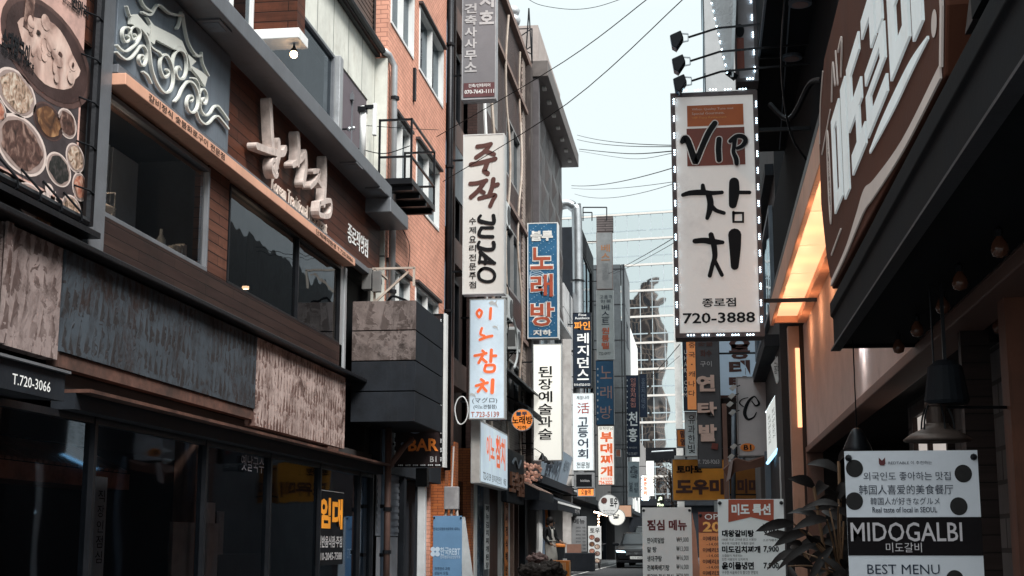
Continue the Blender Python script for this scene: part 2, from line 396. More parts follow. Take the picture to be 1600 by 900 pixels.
def board(mb, pl, u0, v0, u1, v1, d0, d1):
    mb.slab([pl(u0, v0, d0), pl(u1, v0, d0), pl(u1, v1, d0), pl(u0, v1, d0)], pl(0, 0, d1) - pl(0, 0, d0))
def at_z(px, py, Z):
    d = ray(px, py); t = (Z - EYE_Z) / d[2]; return Vector((d[0] * t, d[1] * t, Z))
XL = -5.4
LP = PL('l', XL)
# ------------------------------------------------------------------ palette
asphalt = mat('asphalt', (.045, .046, .05), .85, var=.35, sc=6, bump=.4, bsc=90, dirt=(.09, .09, .09), damt=.35)
paving = grid_mat('paving', (.16, .15, .15), (.2, .19, .19), (.06, .06, .06), .3, .3, .008, plane='floor')
kerbstone = mat('kerbstone', (.26, .26, .26), .8, var=.2, dirt=(.08, .08, .08))
wood = grid_mat('wood_boards', (.095, .032, .018), (.060, .021, .013), (.008, .004, .003), 2.6, .135, .006, r=.5, grain=True, dirt=(.028, .014, .010), damt=.45)
wood_dark = grid_mat('old_boards', (.034, .020, .017), (.024, .014, .013), (.008, .005, .004), 1.9, .115, .005, r=.5, grain=True, dirt=(.012, .009, .008), damt=.35)
wood_pier = grid_mat('stained_boards', (.11, .048, .032), (.08, .034, .024), (.012, .007, .006), .9, .12, .006, r=.6, grain=True, dirt=(.012, .008, .007), damt=.55)
copper = mat('copper_sheet', (.66, .37, .26), .5, m=.15, var=.10, sc=1.5, dirt=(.2, .1, .07), damt=.25, streak=True)
slate = mat('slate_grey_metal', (.15, .18, .215), .5, m=.3, var=.15, sc=1.2, dirt=(.05, .06, .07), damt=.35, streak=True)
slate_light = mat('pale_slate_metal', (.165, .178, .198), .45, m=.4, var=.15, dirt=(.12, .12, .12), damt=.3, streak=True)
concrete = mat('grey_concrete', (.22, .21, .21), .8, var=.2, sc=1.5, dirt=(.08, .075, .075), damt=.45, streak=True)
concrete_pale = grid_mat('pale_panels', (.42, .43, .44), (.38, .39, .4), (.1, .1, .1), 1.5, 1.5, .02, dirt=(.2, .19, .19), damt=.4)
white_panel = grid_mat('white_cladding', (.62, .63, .58), (.55, .56, .52), (.16, .16, .15), .95, 6.0, .018, off=0, r=.5, dirt=(.36, .33, .28), damt=.35)
black = mat('black_paint', (.006, .007, .009), .8, var=.4, bump=.05, spec=.12)
black_soft = mat('black_board', (.011, .014, .019), .7, var=.35, dirt=(.024, .026, .03), damt=.3, streak=True, spec=.2)
black_metal = mat('black_metal', (.014, .015, .018), .4, m=.5, var=.3)
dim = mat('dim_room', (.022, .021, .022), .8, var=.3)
steel = mat('steel', (.45, .47, .49), .35, m=.9, var=.12, dirt=(.2, .19, .18), damt=.2)
zinc = mat('galvanised_pipe', (.40, .42, .44), .45, m=.5, var=.15, dirt=(.22, .2, .18), damt=.3, streak=True)
pipe_blue = mat('blue_grey_pipe', (.20, .27, .36), .5, var=.15, dirt=(.1, .1, .1), damt=.3, streak=True)
pipe_brown = mat('brown_pipe', (.10, .06, .05), .6, var=.25, dirt=(.03, .02, .02), damt=.4, streak=True)
white_frame = mat('white_frame', (.66, .68, .68), .4, var=.06, dirt=(.4, .38, .36), damt=.2, streak=True)
white = mat('white_paint', (.72, .74, .74), .45, var=.05, dirt=(.5, .47, .44), damt=.2, streak=True)
ink = mat('black_ink', (.010, .011, .013), .8, var=.1, bump=0, spec=.15)
ink_white = mat('white_ink', (.78, .8, .8), .5, var=.04, bump=0)
ink_cream = mat('cream_ink', (.72, .62, .55), .5, var=.06, bump=0)
brick = grid_mat('orange_brick', (.66, .335, .245), (.60, .30, .22), (.36, .175, .13), .24, .085, .007, r=.75, bump=.7, dirt=(.33, .14, .10), damt=.25)
glass = glass_mat('window_glass', (.62, .68, .74), (.8, .88, .95), .05, .01, wave=.006, wsc=1.3)
glass_dark = glass_mat('dark_window_glass', (.16, .18, .21), (.62, .7, .76), .05, .02, wave=.01, wsc=1.1)
shop_glass = glass_mat('shop_glass', (.62, .66, .70), (.52, .62, .74), .09, .03, wave=.004, wsc=.9)
lamp_warm = mat('warm_lamp', (1, .75, .5), .5, var=0, bump=0, emit=9, ecol=(1, .62, .33))
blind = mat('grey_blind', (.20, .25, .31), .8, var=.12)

# ------------------------------------------------------------------ ground
g = B(); g.quad((-900, -500, 0), (900, -500, 0), (900, 1200, 0), (-900, 1200, 0)); struct('ground', g, asphalt)
g = B(); g.box(-5.02, -6.9, 2, 150, .0, .11); struct('pavement', g, paving)
g = B()
for i in range(150): g.box(-4.88, -5.02, 2 + i * .98, 2 + i * .98 + .965, .0, .125)
struct('kerb', g, kerbstone, bevel=.012)
g = B(); g.quad((-4.5, 2, .004), (-4.42, 2, .004), (-4.42, 150, .004), (-4.5, 150, .004)); struct('road_marking', g, mat('road_paint', (.6, .6, .58), .7, dirt=(.1, .1, .1), damt=.5))

# ------------------------------------------------------------------ wood-clad restaurant building, near left
rb = thing('restaurant_building', 'dark timber clad restaurant with copper strip and rusty lower panels, nearest on left', 'building', (-6.5, 16, 0))
m = B(); m.box(-15, -8.6, 4, 23.75, 0, 14); m.box(-8.6, -5.62, 23.5, 23.75, 0, 14); m.box(-8.6, -5.62, 4, 4.2, 0, 14); m.box(-8.6, -5.75, 4.2, 23.5, 10.6, 14)
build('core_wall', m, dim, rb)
m = B(); m.box(-8.6, -5.5, 4.2, 23.5, 2.42, 2.56); m.box(-8.6, -5.5, 4.2, 23.5, 3.55, 3.66); m.box(-8.6, -5.6, 4.2, 23.5, 5.42, 5.52); build('floor_slab', m, dim, rb)
m = B(); m.box(-8.6, -5.24, 4.2, 22.3, 3.60, 3.655); build('ledge', m, black_metal, rb, bevel=.01)
m = B(); m.box(-5.56, -5.4, 4.2, 20.95, 3.66, 4.06); build('sill_boards', m, wood_dark, rb)
for a, b in ((14.93, 15.63), (11.9, 12.06)): m = B(); m.box(-5.58, -5.42, a, b, 4.06, 5.3); build('pier', m, wood_pier, rb)
m = B(); m.box(-5.58, -5.42, 4.2, 11.9, 4.06, 5.3); m.box(-5.58, -5.44, 12.06, 20.8, 5.22, 5.42); build('header', m, wood_dark, rb)
m = B(); m.box(-5.58, -5.4, 4.2, 23.4, 5.52, 6.7); build('wood_cladding', m, wood, rb)
m = B(); m.box(-5.6, -5.22, 12.07, 20.97, 5.285, 5.40); build('copper_canopy', m, copper, rb, bevel=.008)
m = B(); m.box(-5.41, -5.30, 12.07, 23.2, 5.403, 5.49); build('grey_flashing', m, slate_light, rb, bevel=.006)
m = B(); m.box(-8.6, -5.0, 4.2, 22.5, 6.70, 6.92); m.box(-5.5, -4.97, 22.3, 23.7, 6.45, 6.69); build('overhang_slab', m, [slate_light], rb, bevel=.012)
m = B(); m.box(-5.56, -5.34, 11.72, 12.05, 3.66, 6.7); build('metal_pillar', m, slate_light, rb, bevel=.012)
m = B(); m.box(-5.4, -5.352, 12.12, 15.33, 5.53, 6.68); build('emblem_panel', m, slate, rb, bevel=.006)
m = B(); m.box(-5.52, -5.40, 20.81, 20.98, 3.66, 5.3); m.box(-5.5, -5.38, 21.0, 21.12, 3.66, 5.28); build('steel_post', m, zinc, rb, bevel=.008)
m = B(); m.box(-5.95, -5.75, 21.0, 23.5, 3.66, 5.5); build('recess_wall', m, black_soft, rb)
def pane_window(root, pl, u0, v0, u1, v1, fr, gl, fw=.05, mull=(), inset=-.06, bars=(), fd=.05):
    f = B(); d0, d1 = inset - .02, inset + fd
    board(f, pl, u0, v0, u1, v0 + fw, d0, d1); board(f, pl, u0, v1 - fw, u1, v1, d0, d1)
    board(f, pl, u0, v0 + fw, u0 + fw, v1 - fw, d0, d1); board(f, pl, u1 - fw, v0 + fw, u1, v1 - fw, d0, d1)
    for x in mull: board(f, pl, x - fw / 2, v0 + fw, x + fw / 2, v1 - fw, d0 + .004, d1 - .006)
    for y in bars: board(f, pl, u0 + fw, y - fw / 2, u1 - fw, y + fw / 2, d0 + .006, d1 - .01)
    o = build('window', f, fr, root, bevel=.004)
    p = B(); rect(p, pl, u0 + fw * .5, v0 + fw * .5, u1 - fw * .5, v1 - fw * .5, inset); build('pane', p, gl, o, local=False)
    return o
pane_window(rb, LP, 12.06, 4.06, 14.93, 5.24, slate_light, glass, .045, (), -.05)
pane_window(rb, LP, 15.63, 4.06, 20.81, 5.24, black_metal, glass_dark, .03, (18.55,), -.05)
# rooms behind the first-floor windows
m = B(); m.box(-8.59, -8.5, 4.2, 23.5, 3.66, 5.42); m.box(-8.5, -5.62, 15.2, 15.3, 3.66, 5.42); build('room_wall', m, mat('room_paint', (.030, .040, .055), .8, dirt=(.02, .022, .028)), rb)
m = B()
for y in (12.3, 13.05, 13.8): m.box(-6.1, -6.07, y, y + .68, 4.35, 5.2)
build('room_screen', m, blind, rb)  # blue-grey boards added inside to stand for reflections in the pane
m = B(); m.box(-6.0, -5.62, 12.2, 14.8, 3.66, 4.118); build('counter', m, wood_dark, rb)
def room_lamp(x, y, z, r, label):
    t = thing('ceiling_lamp', label, 'lamp', (x, y, z), 'warm lamps inside the restaurant windows')
    m = B(); m.lathe((x, y, z), [(r * .9, 0), (r, .02), (r, .04)], 16); build('diffuser', m, mat('room_lamp', (1, .8, .6), .5, var=0, bump=0, emit=5, ecol=(1, .55, .28)), t)
    m = B(); m.lathe((x, y, z + .041), [(r * 1.05, 0), (r * .5, .04), (.01, .06), (.008, 5.42 - z - .041)], 16); build('shade', m, black_metal, t)
    d = bpy.data.lights.new('lamp_light', 'POINT'); d.energy = 22 if r > .1 else 8; d.color = (1, .66, .42); d.shadow_soft_size = r; o = bpy.data.objects.new('lamp_light', d); COL.objects.link(o); o.parent = t; o.location = (0, 0, -.08)
room_lamp(-6.0, 12.5, 5.12, .12, 'warm lamp glowing at the upper left inside the first window')
room_lamp(-6.6, 18.0, 4.62, .05, 'small warm lamp low inside the second window, left of its mullion')
room_lamp(-6.4, 19.3, 4.66, .05, 'small warm lamp low inside the second window, right of its mullion')
# stained sheet metal band
R1 = peel_mat('cream_peeling', (.30, .24, .23), (.07, .045, .041), (.05, .027, .022), .8)
R2 = peel_mat('blue_peeling', (.056, .070, .086), (.022, .018, .018), (.024, .014, .012), .9)
R3 = peel_mat('rose_peeling', (.45, .36, .335), (.085, .042, .034), (.045, .021, .016), 1.0)
m = B(); m.box(-5.5, -5.38, 10.25, 11.32, 2.62, 3.58); m.box(-5.36, -5.34, 10.25, 10.35, 2.62, 3.58); build('peeling_panel', m, R1, rb)
m = B()
for a, b in ((11.36, 13.3), (13.315, 15.1), (15.115, 16.7)): m.box(-5.5, -5.37, a, b, 2.70, 3.58)
build('blue_panel', m, R2, rb)['label'] = 'blue grey rusting sheet panel'
m = B(); m.box(-5.5, -5.365, 16.72, 21.1, 2.5, 3.58); build('rusty_panel', m, R3, rb)['label'] = 'pinkish white panel streaked with rust'
for q in ((-5.39, 11.36, 16.7, 2.57, 2.695), (-5.375, 20.2, 20.8, 2.392, 2.499)): m = B(); m.box(-5.5, *q); build('rust_edge', m, mat('rust', (.095, .046, .034), .9, var=.5, sc=6, dirt=(.022, .016, .014), damt=.75), rb)
m = B(); m.box(-5.5, -5.15, 11.5, 23.4, 2.36, 2.39); build('copper_edge', m, mat('dull_copper', (.12, .06, .045), .6, m=.3, var=.4, dirt=(.015, .012, .012), damt=.75), rb)
m = B(); m.box(-5.5, -5.28, 11.5, 23.4, 2.22, 2.358); build('shop_fascia', m, black_soft, rb)
# black awning with the phone number
m = B(); m.slab([(-5.5, 6, 2.56), (-5.5, 6, 2.24), (-5.0, 6, 2.20), (-5.0, 6, 2.42)], (0, 4.68, 0)); aw = build('awning', m, black_soft, rb)
m = B(); m.box(-5.02, -4.96, 6, 10.70, 2.42, 2.44); build('awning_trim', m, slate_light, aw)
m = B(); pl = PL('l', -5.0); text(m, pl, 'T.720-3066', pl.uv(18, 600)[0], 2.245, pl.uv(78, 607)[0], 2.325, bold=.005); build('lettering', m, ink_white, aw)
# shop front: mullions, glazing, door
m = B()
for y in (6.2, 8.2, 10.2, 12.25, 15.2, 17.6, 20.0, 22.4, 23.3): m.box(-5.52, -5.42, y, y + .06, .1, 2.22)
m.box(-5.52, -5.42, 6.2, 23.36, .1, .3); m.box(-5.52, -5.43, 6.2, 23.36, 2.16, 2.22); build('shop_frame', m, black_metal, rb)
m = B(); m.quad((-5.47, 6.2, .3), (-5.47, 23.3, .3), (-5.47, 23.3, 2.16), (-5.47, 6.2, 2.16)); build('shop_pane', m, shop_glass, rb)
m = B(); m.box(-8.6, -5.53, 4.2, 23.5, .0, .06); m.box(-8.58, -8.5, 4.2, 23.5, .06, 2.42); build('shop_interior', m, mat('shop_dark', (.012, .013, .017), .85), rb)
m = B(); m.box(-6.2, -5.95, 11.0, 11.32, .06, 2.42); build('grey_column', m, mat('grey_column_paint', (.42, .45, .52), .7), rb)  # column mirrored in the glass, built as a solid behind it
m = B(); m.box(-5.9, -5.65, 15.5, 15.75, .06, 2.42); build('brown_column', m, mat('brown_column_paint', (.5, .28, .2), .7, dirt=(.08, .05, .04), damt=.4, streak=True), rb)  # another mirrored column, placed inside to stand for its reflection
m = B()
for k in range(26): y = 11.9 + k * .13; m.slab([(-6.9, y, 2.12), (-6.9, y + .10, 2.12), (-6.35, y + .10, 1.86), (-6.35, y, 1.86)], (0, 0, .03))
m.box(-6.9, -6.34, 11.9, 15.3, 1.68, 1.85); build('inner_tiled_eave', m, mat('clay_tiles', (.5, .2, .12), .7, dirt=(.06, .03, .02)), rb)  # brown awning reflected in the glass, built as an eave inside
pa = mat('old_paper', (.6, .55, .53), .8, dirt=(.15, .13, .13), damt=.4)
m = B(); m.box(-6.0, -5.97, 13.55, 13.85, .7, 1.75); hb = build('paper_banner', m, mat('pale_paper', (.62, .66, .7), .8), rb)
m = B(); pl = PL('l', -5.965)
for k, c in enumerate('직장인점심'): text(m, pl, c, 13.62, 1.5 - k * .15, 13.78, 1.62 - k * .15)
build('lettering', m, ink, hb)
m = B(); m.box(-5.64, -5.60, 14.75, 15.4, .3, 1.32); m.box(-5.64, -5.60, 15.8, 16.2, .3, 1.32); build('faded_poster', m, pa, rb)  # stands for a poster reflected in the shop glass
m = B(); m.box(-6.2, -6.17, 17.3, 17.7, .75, 1.6); m.box(-6.2, -6.17, 17.85, 18.05, .55, 1.5); build('hung_paper', m, pa, rb)
m = B(); m.box(-6.6, -6.0, 17.4, 19.6, .06, .95); build('shop_counter', m, dim, rb)
m = B(); pl = PL('l', -5.44); text(m, pl, '옛날국수', 16.45, 1.95, 17.35, 2.14); build('shop_lettering', m, mat('dim_white', (.25, .26, .3), .6), rb)
# upper storey
m = B(); m.box(-5.78, -5.6, 17.25, 23.7, 8.66, 9.62); m.box(-5.78, -5.6, 23.15, 23.7, 6.92, 8.66); build('white_cladding', m, white_panel, rb)
m = B(); m.box(-5.7, -5.52, 12, 23.72, 9.62, 9.76); m.tube([(-5.45, 17.6, 9.70), (-5.45, 23.75, 9.70)], .06); build('gutter', m, black_metal, rb)
lou = B()
for k in range(11): lou.slab([(-5.62, 15, 9.78 + k * .1), (-5.62, 15, 9.86 + k * .1), (-5.70, 15, 9.89 + k * .1), (-5.70, 15, 9.81 + k * .1)], (0, 8.6, 0))
build('louvre', lou, mat('louvre_brown', (.10, .07, .06), .6, m=.2), rb)
m = B(); m.box(-5.74, -5.62, 4.2, 17.24, 8.66, 10.6); build('upper_boards', m, wood_dark, rb)
UP = PL('l', -5.6)
pane_window(rb, UP, 17.24, 6.93, 20.85, 8.65, slate_light, glass_dark, .05, (), -.03)
pane_window(rb, UP, 11.0, 6.93, 16.8, 8.65, white_frame, glass_dark, .05, (16.0,), -.03)
m = B()
for k in range(14): m.box(-6.45, -6.41, 11.2 + k * .72, 11.2 + k * .72 + .34, 6.93, 8.5)
m.box(-6.5, -6.46, 11, 21, 7.55, 7.75); build('inner_blind', m, blind, rb)
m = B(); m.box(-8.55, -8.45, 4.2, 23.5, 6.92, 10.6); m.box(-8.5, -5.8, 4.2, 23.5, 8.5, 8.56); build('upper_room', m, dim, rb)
m = B(); m.box(-5.66, -5.5, 20.87, 21.08, 6.92, 8.66); build('light_post', m, zinc, rb, bevel=.008)
m = B(); m.box(-5.74, -5.62, 21.08, 23.15, 6.92, 8.66); dr = build('door', m, mat('mauve_door', (.115, .095, .11), .5, var=.12, dirt=(.07, .06, .065), damt=.3, streak=True), rb)
m = B(); m.box(-5.62, -5.60, 22.1, 22.13, 6.95, 8.48); m.box(-5.62, -5.57, 22.0, 22.08, 8.3, 8.4); build('seam', m, slate_light, dr)
m = B(); m.box(-5.72, -5.02, 16.84, 17.2, 7.59, 12.0); bx = build('boarded_bay', m, wood, rb)
m = B(); m.box(-5.78, -4.98, 16.80, 17.24, 7.45, 7.588); build('bay_base', m, white, bx, bevel=.01)
# soffit downlights
for px, py in ((335, 40), (549, 259), (587, 298)):
    p = at_z(px, py, 6.69); m = B(); x, y = max(-5.32, min(-5.12, p.x)), p.y
    m.box(x - .13, x + .13, y - .2, y + .2, 6.675, 6.699); o = build('soffit_light', m, slate_light, rb)
    m = B(); m.box(x - .09, x + .09, y - .14, y + .14, 6.668, 6.674); build('lamp_glass', m, slate, o)
p = at_y(459, 85, 17.0)
gl = thing('globe_lamp', 'small glowing warm globe lamp below the white base of the boarded bay', 'lamp', p)
m = B(); m.ball(p, .05, 14); build('globe', m, lamp_warm, gl, smooth=True)
m = B(); m.lathe(p + Vector((0, 0, .04)), [(.035, 0), (.045, .02), (.02, .05), (.012, .08)], 12); build('cap', m, black_metal, gl)
m = B(); m.bar(p + Vector((0, 0, .11)), Vector((p.x, p.y, 7.45)), .015); build('stem', m, black_metal, gl)

# pavilion emblem in relief on the grey panel (flat cut-out metal)
EP = PL('l', -5.352)
em = B()
def E4(pts): return [(x / 4, y / 4) for x, y in pts]
def espx(pts, w, **kw): spx(em, EP, E4(pts), w / 4, depth=.035, d=.012, **kw)
espx([(845, -25), (880, 40), (925, 75)], 12); espx([(868, 78), (920, 92), (968, 32), (1040, 84), (1118, 98)], 13)
espx([(1112, 80), (1100, 150), (1085, 178)], 14); espx([(1122, 90), (1150, 250), (1195, 335), (1240, 352)], 10)
espx([(768, 42), (785, 95), (800, 100)], 9); espx([(1238, 330), (1246, 400), (1282, 474)], 10); espx([(1195, 345), (1215, 355), (1238, 345)], 9)
def epoly(pts):
    q = [EP.uv(*p) for p in E4(pts)]; em.slab([EP(u, v, .012) for u, v in q], EP(0, 0, .036) - EP(0, 0, 0))
epoly([(790, 95), (830, 90), (912, 185), (905, 215), (850, 175), (790, 150)])
epoly([(895, 108), (935, 160), (1060, 222), (1112, 258), (1145, 335), (1060, 308), (945, 248), (938, 278), (914, 262), (915, 150)])
epoly([(1150, 340), (1200, 385), (1172, 412), (1240, 452), (1272, 482), (1256, 545), (1215, 480), (1165, 420)])
for pts, w_ in (
    ([(706, 285), (730, 310), (762, 322), (800, 300), (830, 270), (848, 238), (852, 205), (840, 176), (815, 166), (796, 182), (790, 212), (800, 242), (816, 246), (825, 230), (816, 216)], 11),
    ([(796, 205), (788, 180), (768, 170), (750, 182), (743, 210), (748, 244), (763, 264), (780, 256), (784, 234), (772, 222)], 10),
    ([(706, 328), (735, 355), (765, 372), (800, 360), (830, 325), (850, 295), (872, 286), (892, 315), (896, 352), (890, 392), (874, 412), (854, 398), (846, 368), (856, 346), (872, 350), (872, 372)], 11),
    ([(845, 170), (880, 200), (905, 260), (915, 330), (926, 420), (950, 500), (985, 560), (1016, 580), (1046, 565), (1062, 520), (1062, 460), (1050, 400), (1030, 356), (1008, 342), (988, 358), (980, 400), (986, 450), (1006, 484), (1026, 476), (1034, 450), (1020, 436)], 13),
    ([(866, 190), (898, 235), (920, 290), (945, 312), (975, 330), (988, 350)], 11),
    ([(1062, 460), (1058, 400), (1066, 350), (1086, 318), (1112, 314), (1136, 345), (1146, 400), (1142, 455), (1126, 490), (1100, 494), (1082, 472), (1080, 438), (1094, 418), (1106, 436)], 13),
    ([(1062, 306), (1085, 286), (1112, 294), (1142, 335), (1160, 395), (1166, 440)], 9),
    ([(1070, 635), (1095, 605), (1115, 560), (1140, 520), (1166, 510), (1196, 535), (1216, 590), (1218, 650), (1204, 690), (1180, 705), (1156, 690), (1146, 650), (1154, 612), (1172, 598), (1184, 616), (1174, 634)], 12),
    ([(1175, 488), (1202, 496), (1220, 535), (1226, 590)], 9),
    ([(1230, 650), (1225, 604), (1232, 568), (1250, 556), (1268, 582), (1272, 626), (1260, 652), (1244, 644), (1242, 622), (1254, 612)], 9),
    ([(1208, 694), (1226, 745), (1260, 776), (1290, 766), (1315, 738), (1340, 726), (1370, 756), (1408, 805)], 11),
    ([(1228, 645), (1238, 692), (1265, 722), (1295, 706), (1316, 672), (1340, 662), (1370, 696), (1408, 750)], 11),
    ([(872, 450), (900, 474), (922, 520)], 12)): espx(pts, w_)
o = build('pavilion_emblem', em, mat('pale_emblem_metal', (.60, .62, .58), .4, var=.06), rb)
# lettering on the copper strip
m = B(); CP = PL('l', -5.22); text(m, CP, '갈비정식 숯불화로구이 전문점', 12.62, 5.305, 14.85, 5.38, bold=.01); text(m, CP, '단체예약환영 T.720-3066', 18.7, 5.305, 20.8, 5.38, bold=.01)
build('strip_lettering', m, ink, rb)

# cut-out letters on the timber wall
carved = mat('weathered_pale_wood', (.50, .43, .40), .6, var=.25, sc=9, dirt=(.28, .2, .17), damt=.4, streak=True)
def carved_letter(label, ps, loc):
    m = B()
    WP = PL('l', -5.4)
    for pts, ww in ps: stroke(m, WP, pts, ww * .8, d=.04, depth=.12)
    single('carved_letter', m, carved, label, 'letter', 'carved wooden letters of the restaurant name')
def LS(pts, dx): # letter strokes traced where their front face stands (0.29 m off the wall)
    q = []
    for px, py in pts: p = at_x(px, py, -5.24); q.append((p.y, p.z))
    return q
carved_letter('weathered wooden letter with round ends, nearest the grey emblem panel', [
    (LS([(423, 160), (425, 200), (427, 232)], 0), .15), (LS([(402, 228), (424, 236), (442, 240), (447, 232)], 0), .11), (LS([(436, 222), (436, 244), (430, 264)], 0), .14),
    ([(q[0] + .13 * math.cos(a), q[1] + .10 * math.sin(a)) for q in LS([(430, 263)], 0) for a in [k * math.pi / 6 for k in range(13)]], .07)], 0)
carved_letter('weathered wooden letter in the middle of the three over the copper strip', [
    (LS([(466, 213), (467, 232), (466, 254)], 0), .17), (LS([(458, 258), (470, 250), (478, 240)], 0), .10), (LS([(478, 240), (479, 262), (475, 286)], 0), .15)], 0)
carved_letter('tallest weathered wooden letter with an open square foot, nearest the balcony', [
    (LS([(509, 250), (509, 285), (507, 318)], 0), .15), (LS([(490, 268), (500, 268), (495, 282), (486, 292)], 0), .09), (LS([(496, 280), (503, 290)], 0), .09),
    (LS([(500, 318), (500, 335), (516, 336), (517, 314), (501, 318)], 0), .09)], 0)
m = B(); text(m, PL('l', -5.4), 'Korean Traditional Restaurant', 17.15, 5.56, 19.9, 5.74, d=.004, depth=.012, bold=.0)
single('english_lettering', m, ink_cream, 'small raised pale words Korean Traditional Restaurant under the wooden letters', 'lettering')
m = B(); text(m, PL('l', -5.4), '종로직영점', 21.15, 5.72, 22.5, 6.03, d=.004, depth=.008, bold=.005)
single('branch_lettering', m, ink_white, 'white block letters 종로직영점 at the far end of the timber wall', 'lettering')

# food billboard in its lashed pipe frame
bb = thing('food_billboard', 'large pinkish billboard of Korean dishes lashed to a pipe frame', 'billboard', (-5.4, 9, 3.8))
m = B(); m.box(-5.42, -5.38, 5.2, 11.5, 3.98, 9.2); build('panel', m, mat('billboard_print', (.58, .37, .32), .55, var=.22, sc=.9, dirt=(.16, .12, .12), damt=.3), bb)
m = B(); fz = 3.86; m.tube([(-5.3, 5.0, fz), (-5.3, 11.55, fz)], .045); m.tube([(-5.3, 11.6, fz - .02), (-5.3, 11.6, 9.4)], .05); m.tube([(-5.3, 5, 9.3), (-5.3, 11.55, 9.3)], .05); m.box(-5.44, -5.22, 5.0, 11.7, 3.74, 3.79)
build('pipe_frame', m, black_metal, bb, smooth=False)
m = B()
for k in range(13): z = 4.12 + k * .4; m.tube([(-5.375, 11.44, z + .05), (-5.27, 11.53, z + .02), (-5.25, 11.58, z), (-5.28, 11.63, z + .02)], .009, 5)
for k in range(16): y = 5.4 + k * .39; m.tube([(-5.375, y, 4.06), (-5.25, y + .1, 3.9), (-5.25, y + .12, 3.83), (-5.32, y + .12, 3.8)], .011, 5)
build('lacing', m, black, bb)
def food_mat(name, a, b_, c, sc):
    M = bpy.data.materials.new(name); M.use_nodes = True; t = M.node_tree; bs = t.nodes['Principled BSDF']; L = t.links.new
    geo = _n(t, 'ShaderNodeNewGeometry'); vo = _n(t, 'ShaderNodeTexVoronoi'); vo.inputs['Scale'].default_value = sc; L(geo.outputs['Position'], vo.inputs['Vector'])
    no = _n(t, 'ShaderNodeTexNoise'); no.inputs['Scale'].default_value = sc * .6; no.inputs['Detail'].default_value = 6; no.inputs['Distortion'].default_value = 1.2; L(geo.outputs['Position'], no.inputs['Vector'])
    cr = _n(t, 'ShaderNodeValToRGB'); e = cr.color_ramp.elements
    e[0].position = .32; e[0].color = tuple(a) + (1,); e[1].position = .68; e[1].color = tuple(c) + (1,); x = e.new(.5); x.color = tuple(b_) + (1,)
    L(no.outputs[0], cr.inputs[0])
    mx = _n(t, 'ShaderNodeMix', data_type='RGBA', blend_type='MULTIPLY'); mx.inputs[0].default_value = .35; L(cr.outputs[0], mx.inputs[6]); L(vo.outputs['Distance'], mx.inputs[7])
    L(mx.outputs[2], bs.inputs['Base Color']); bs.inputs['Roughness'].default_value = .55; MATS[name] = M; return M
f_meat = food_mat('dark_meat', (.02, .012, .01), (.10, .05, .04), (.34, .22, .18), 14)
f_pale = food_mat('pale_meat', (.30, .19, .16), (.60, .42, .36), (.72, .55, .48), 6)
f_green = food_mat('noodle_salad', (.06, .05, .03), (.45, .30, .22), (.7, .62, .52), 22)
f_soup = food_mat('soup', (.03, .015, .01), (.16, .07, .03), (.45, .25, .12), 9)
f_weed = food_mat('seaweed', (.008, .01, .01), (.02, .022, .02), (.07, .06, .06), 26)
f_kim = food_mat('kimchi', (.16, .04, .03), (.42, .16, .10), (.62, .42, .33), 16)
f_rice = food_mat('rice', (.16, .16, .18), (.5, .5, .52), (.7, .7, .7), 30)
crock = mat('printed_white_bowl', (.62, .52, .48), .5, var=.12, sc=5); crock_in = mat('printed_bowl_inside', (.30, .23, .21), .5, var=.2, sc=5); crock_dark = mat('printed_brown_plate', (.085, .05, .045), .5, var=.4, sc=3)
BP = PL('l', -5.38)
def dish(px, py, rx, ry_, rim, food, k=.78):
    rr = rx * .0128; ry = ry_ * .0051 / rr
    u, v = BP.uv(px, py); m = B(); ellipse(m, BP, u, v, rr, rr * ry, .004)
    m.cur = 1; ellipse(m, BP, u, v, rr * .9, rr * .9 * ry, .006)
    m.cur = 2; n = 30; m.poly([BP(u + rr * k * (1 + .07 * math.sin(5 * a + px) + .04 * math.sin(9 * a)) * math.cos(a), v + rr * k * ry * (1 + .06 * math.sin(4 * a + py)) * math.sin(a), .008) for a in [2 * math.pi * i / n for i in range(n)]])
    build('dish_picture', m, [rim, crock_in if rim is crock else mat('printed_plate_inside', (.05, .03, .028), .5, var=.4, sc=3), food], bb)
m = B(); u, v = BP.uv(60, 240); rect(m, BP, 5.3, 4.0, 11.46, 4.95, .002); build('table_picture', m, mat('printed_dark_table', (.055, .045, .048), .5, var=.5, sc=2), bb)
dish(76, 84, 66, 80, crock_dark, f_pale, .66)
m = B(); rf = random.Random(11); u0_, v0_ = BP.uv(74, 84)
for k in range(26):
    m.cur = 0 if k % 4 else 1; a_ = rf.random() * 6.28; r_ = rf.random() ** .6; ellipse(m, BP, u0_ + .48 * r_ * math.cos(a_), v0_ + .25 * r_ * math.sin(a_), rf.uniform(.03, .085) * (.5 if k % 4 == 0 else 1), rf.uniform(.03, .075) * (.35 if k % 4 == 0 else 1), .0095 + k * .0004, 12, rf.random())
build('garnish_picture', m, [f_pale, f_meat], bb)
for q in ((25, 145, 27, 36, crock, f_green), (33, 227, 35, 46, crock, f_meat), (75, 190, 22, 30, crock_dark, f_soup), (104, 193, 15, 25, crock, f_meat), (91, 265, 19, 28, crock, f_weed), (117, 247, 15, 25, crock, f_green), (124, 292, 12, 25, crock, f_kim), (47, 313, 21, 27, crock, f_kim), (111, 328, 16, 25, crock, f_green), (9, 290, 13, 18, crock_in, f_rice), (-8, 170, 14, 20, crock, f_kim), (68, 345, 12, 12, crock_dark, f_soup)): dish(*q)
m = B()
for a_, b_, c_, d_ in ((76, 290, 78, 345), (85, 300, 84, 350)): spx(m, BP, [(a_, b_), (c_, d_)], 2.2, d=.007)
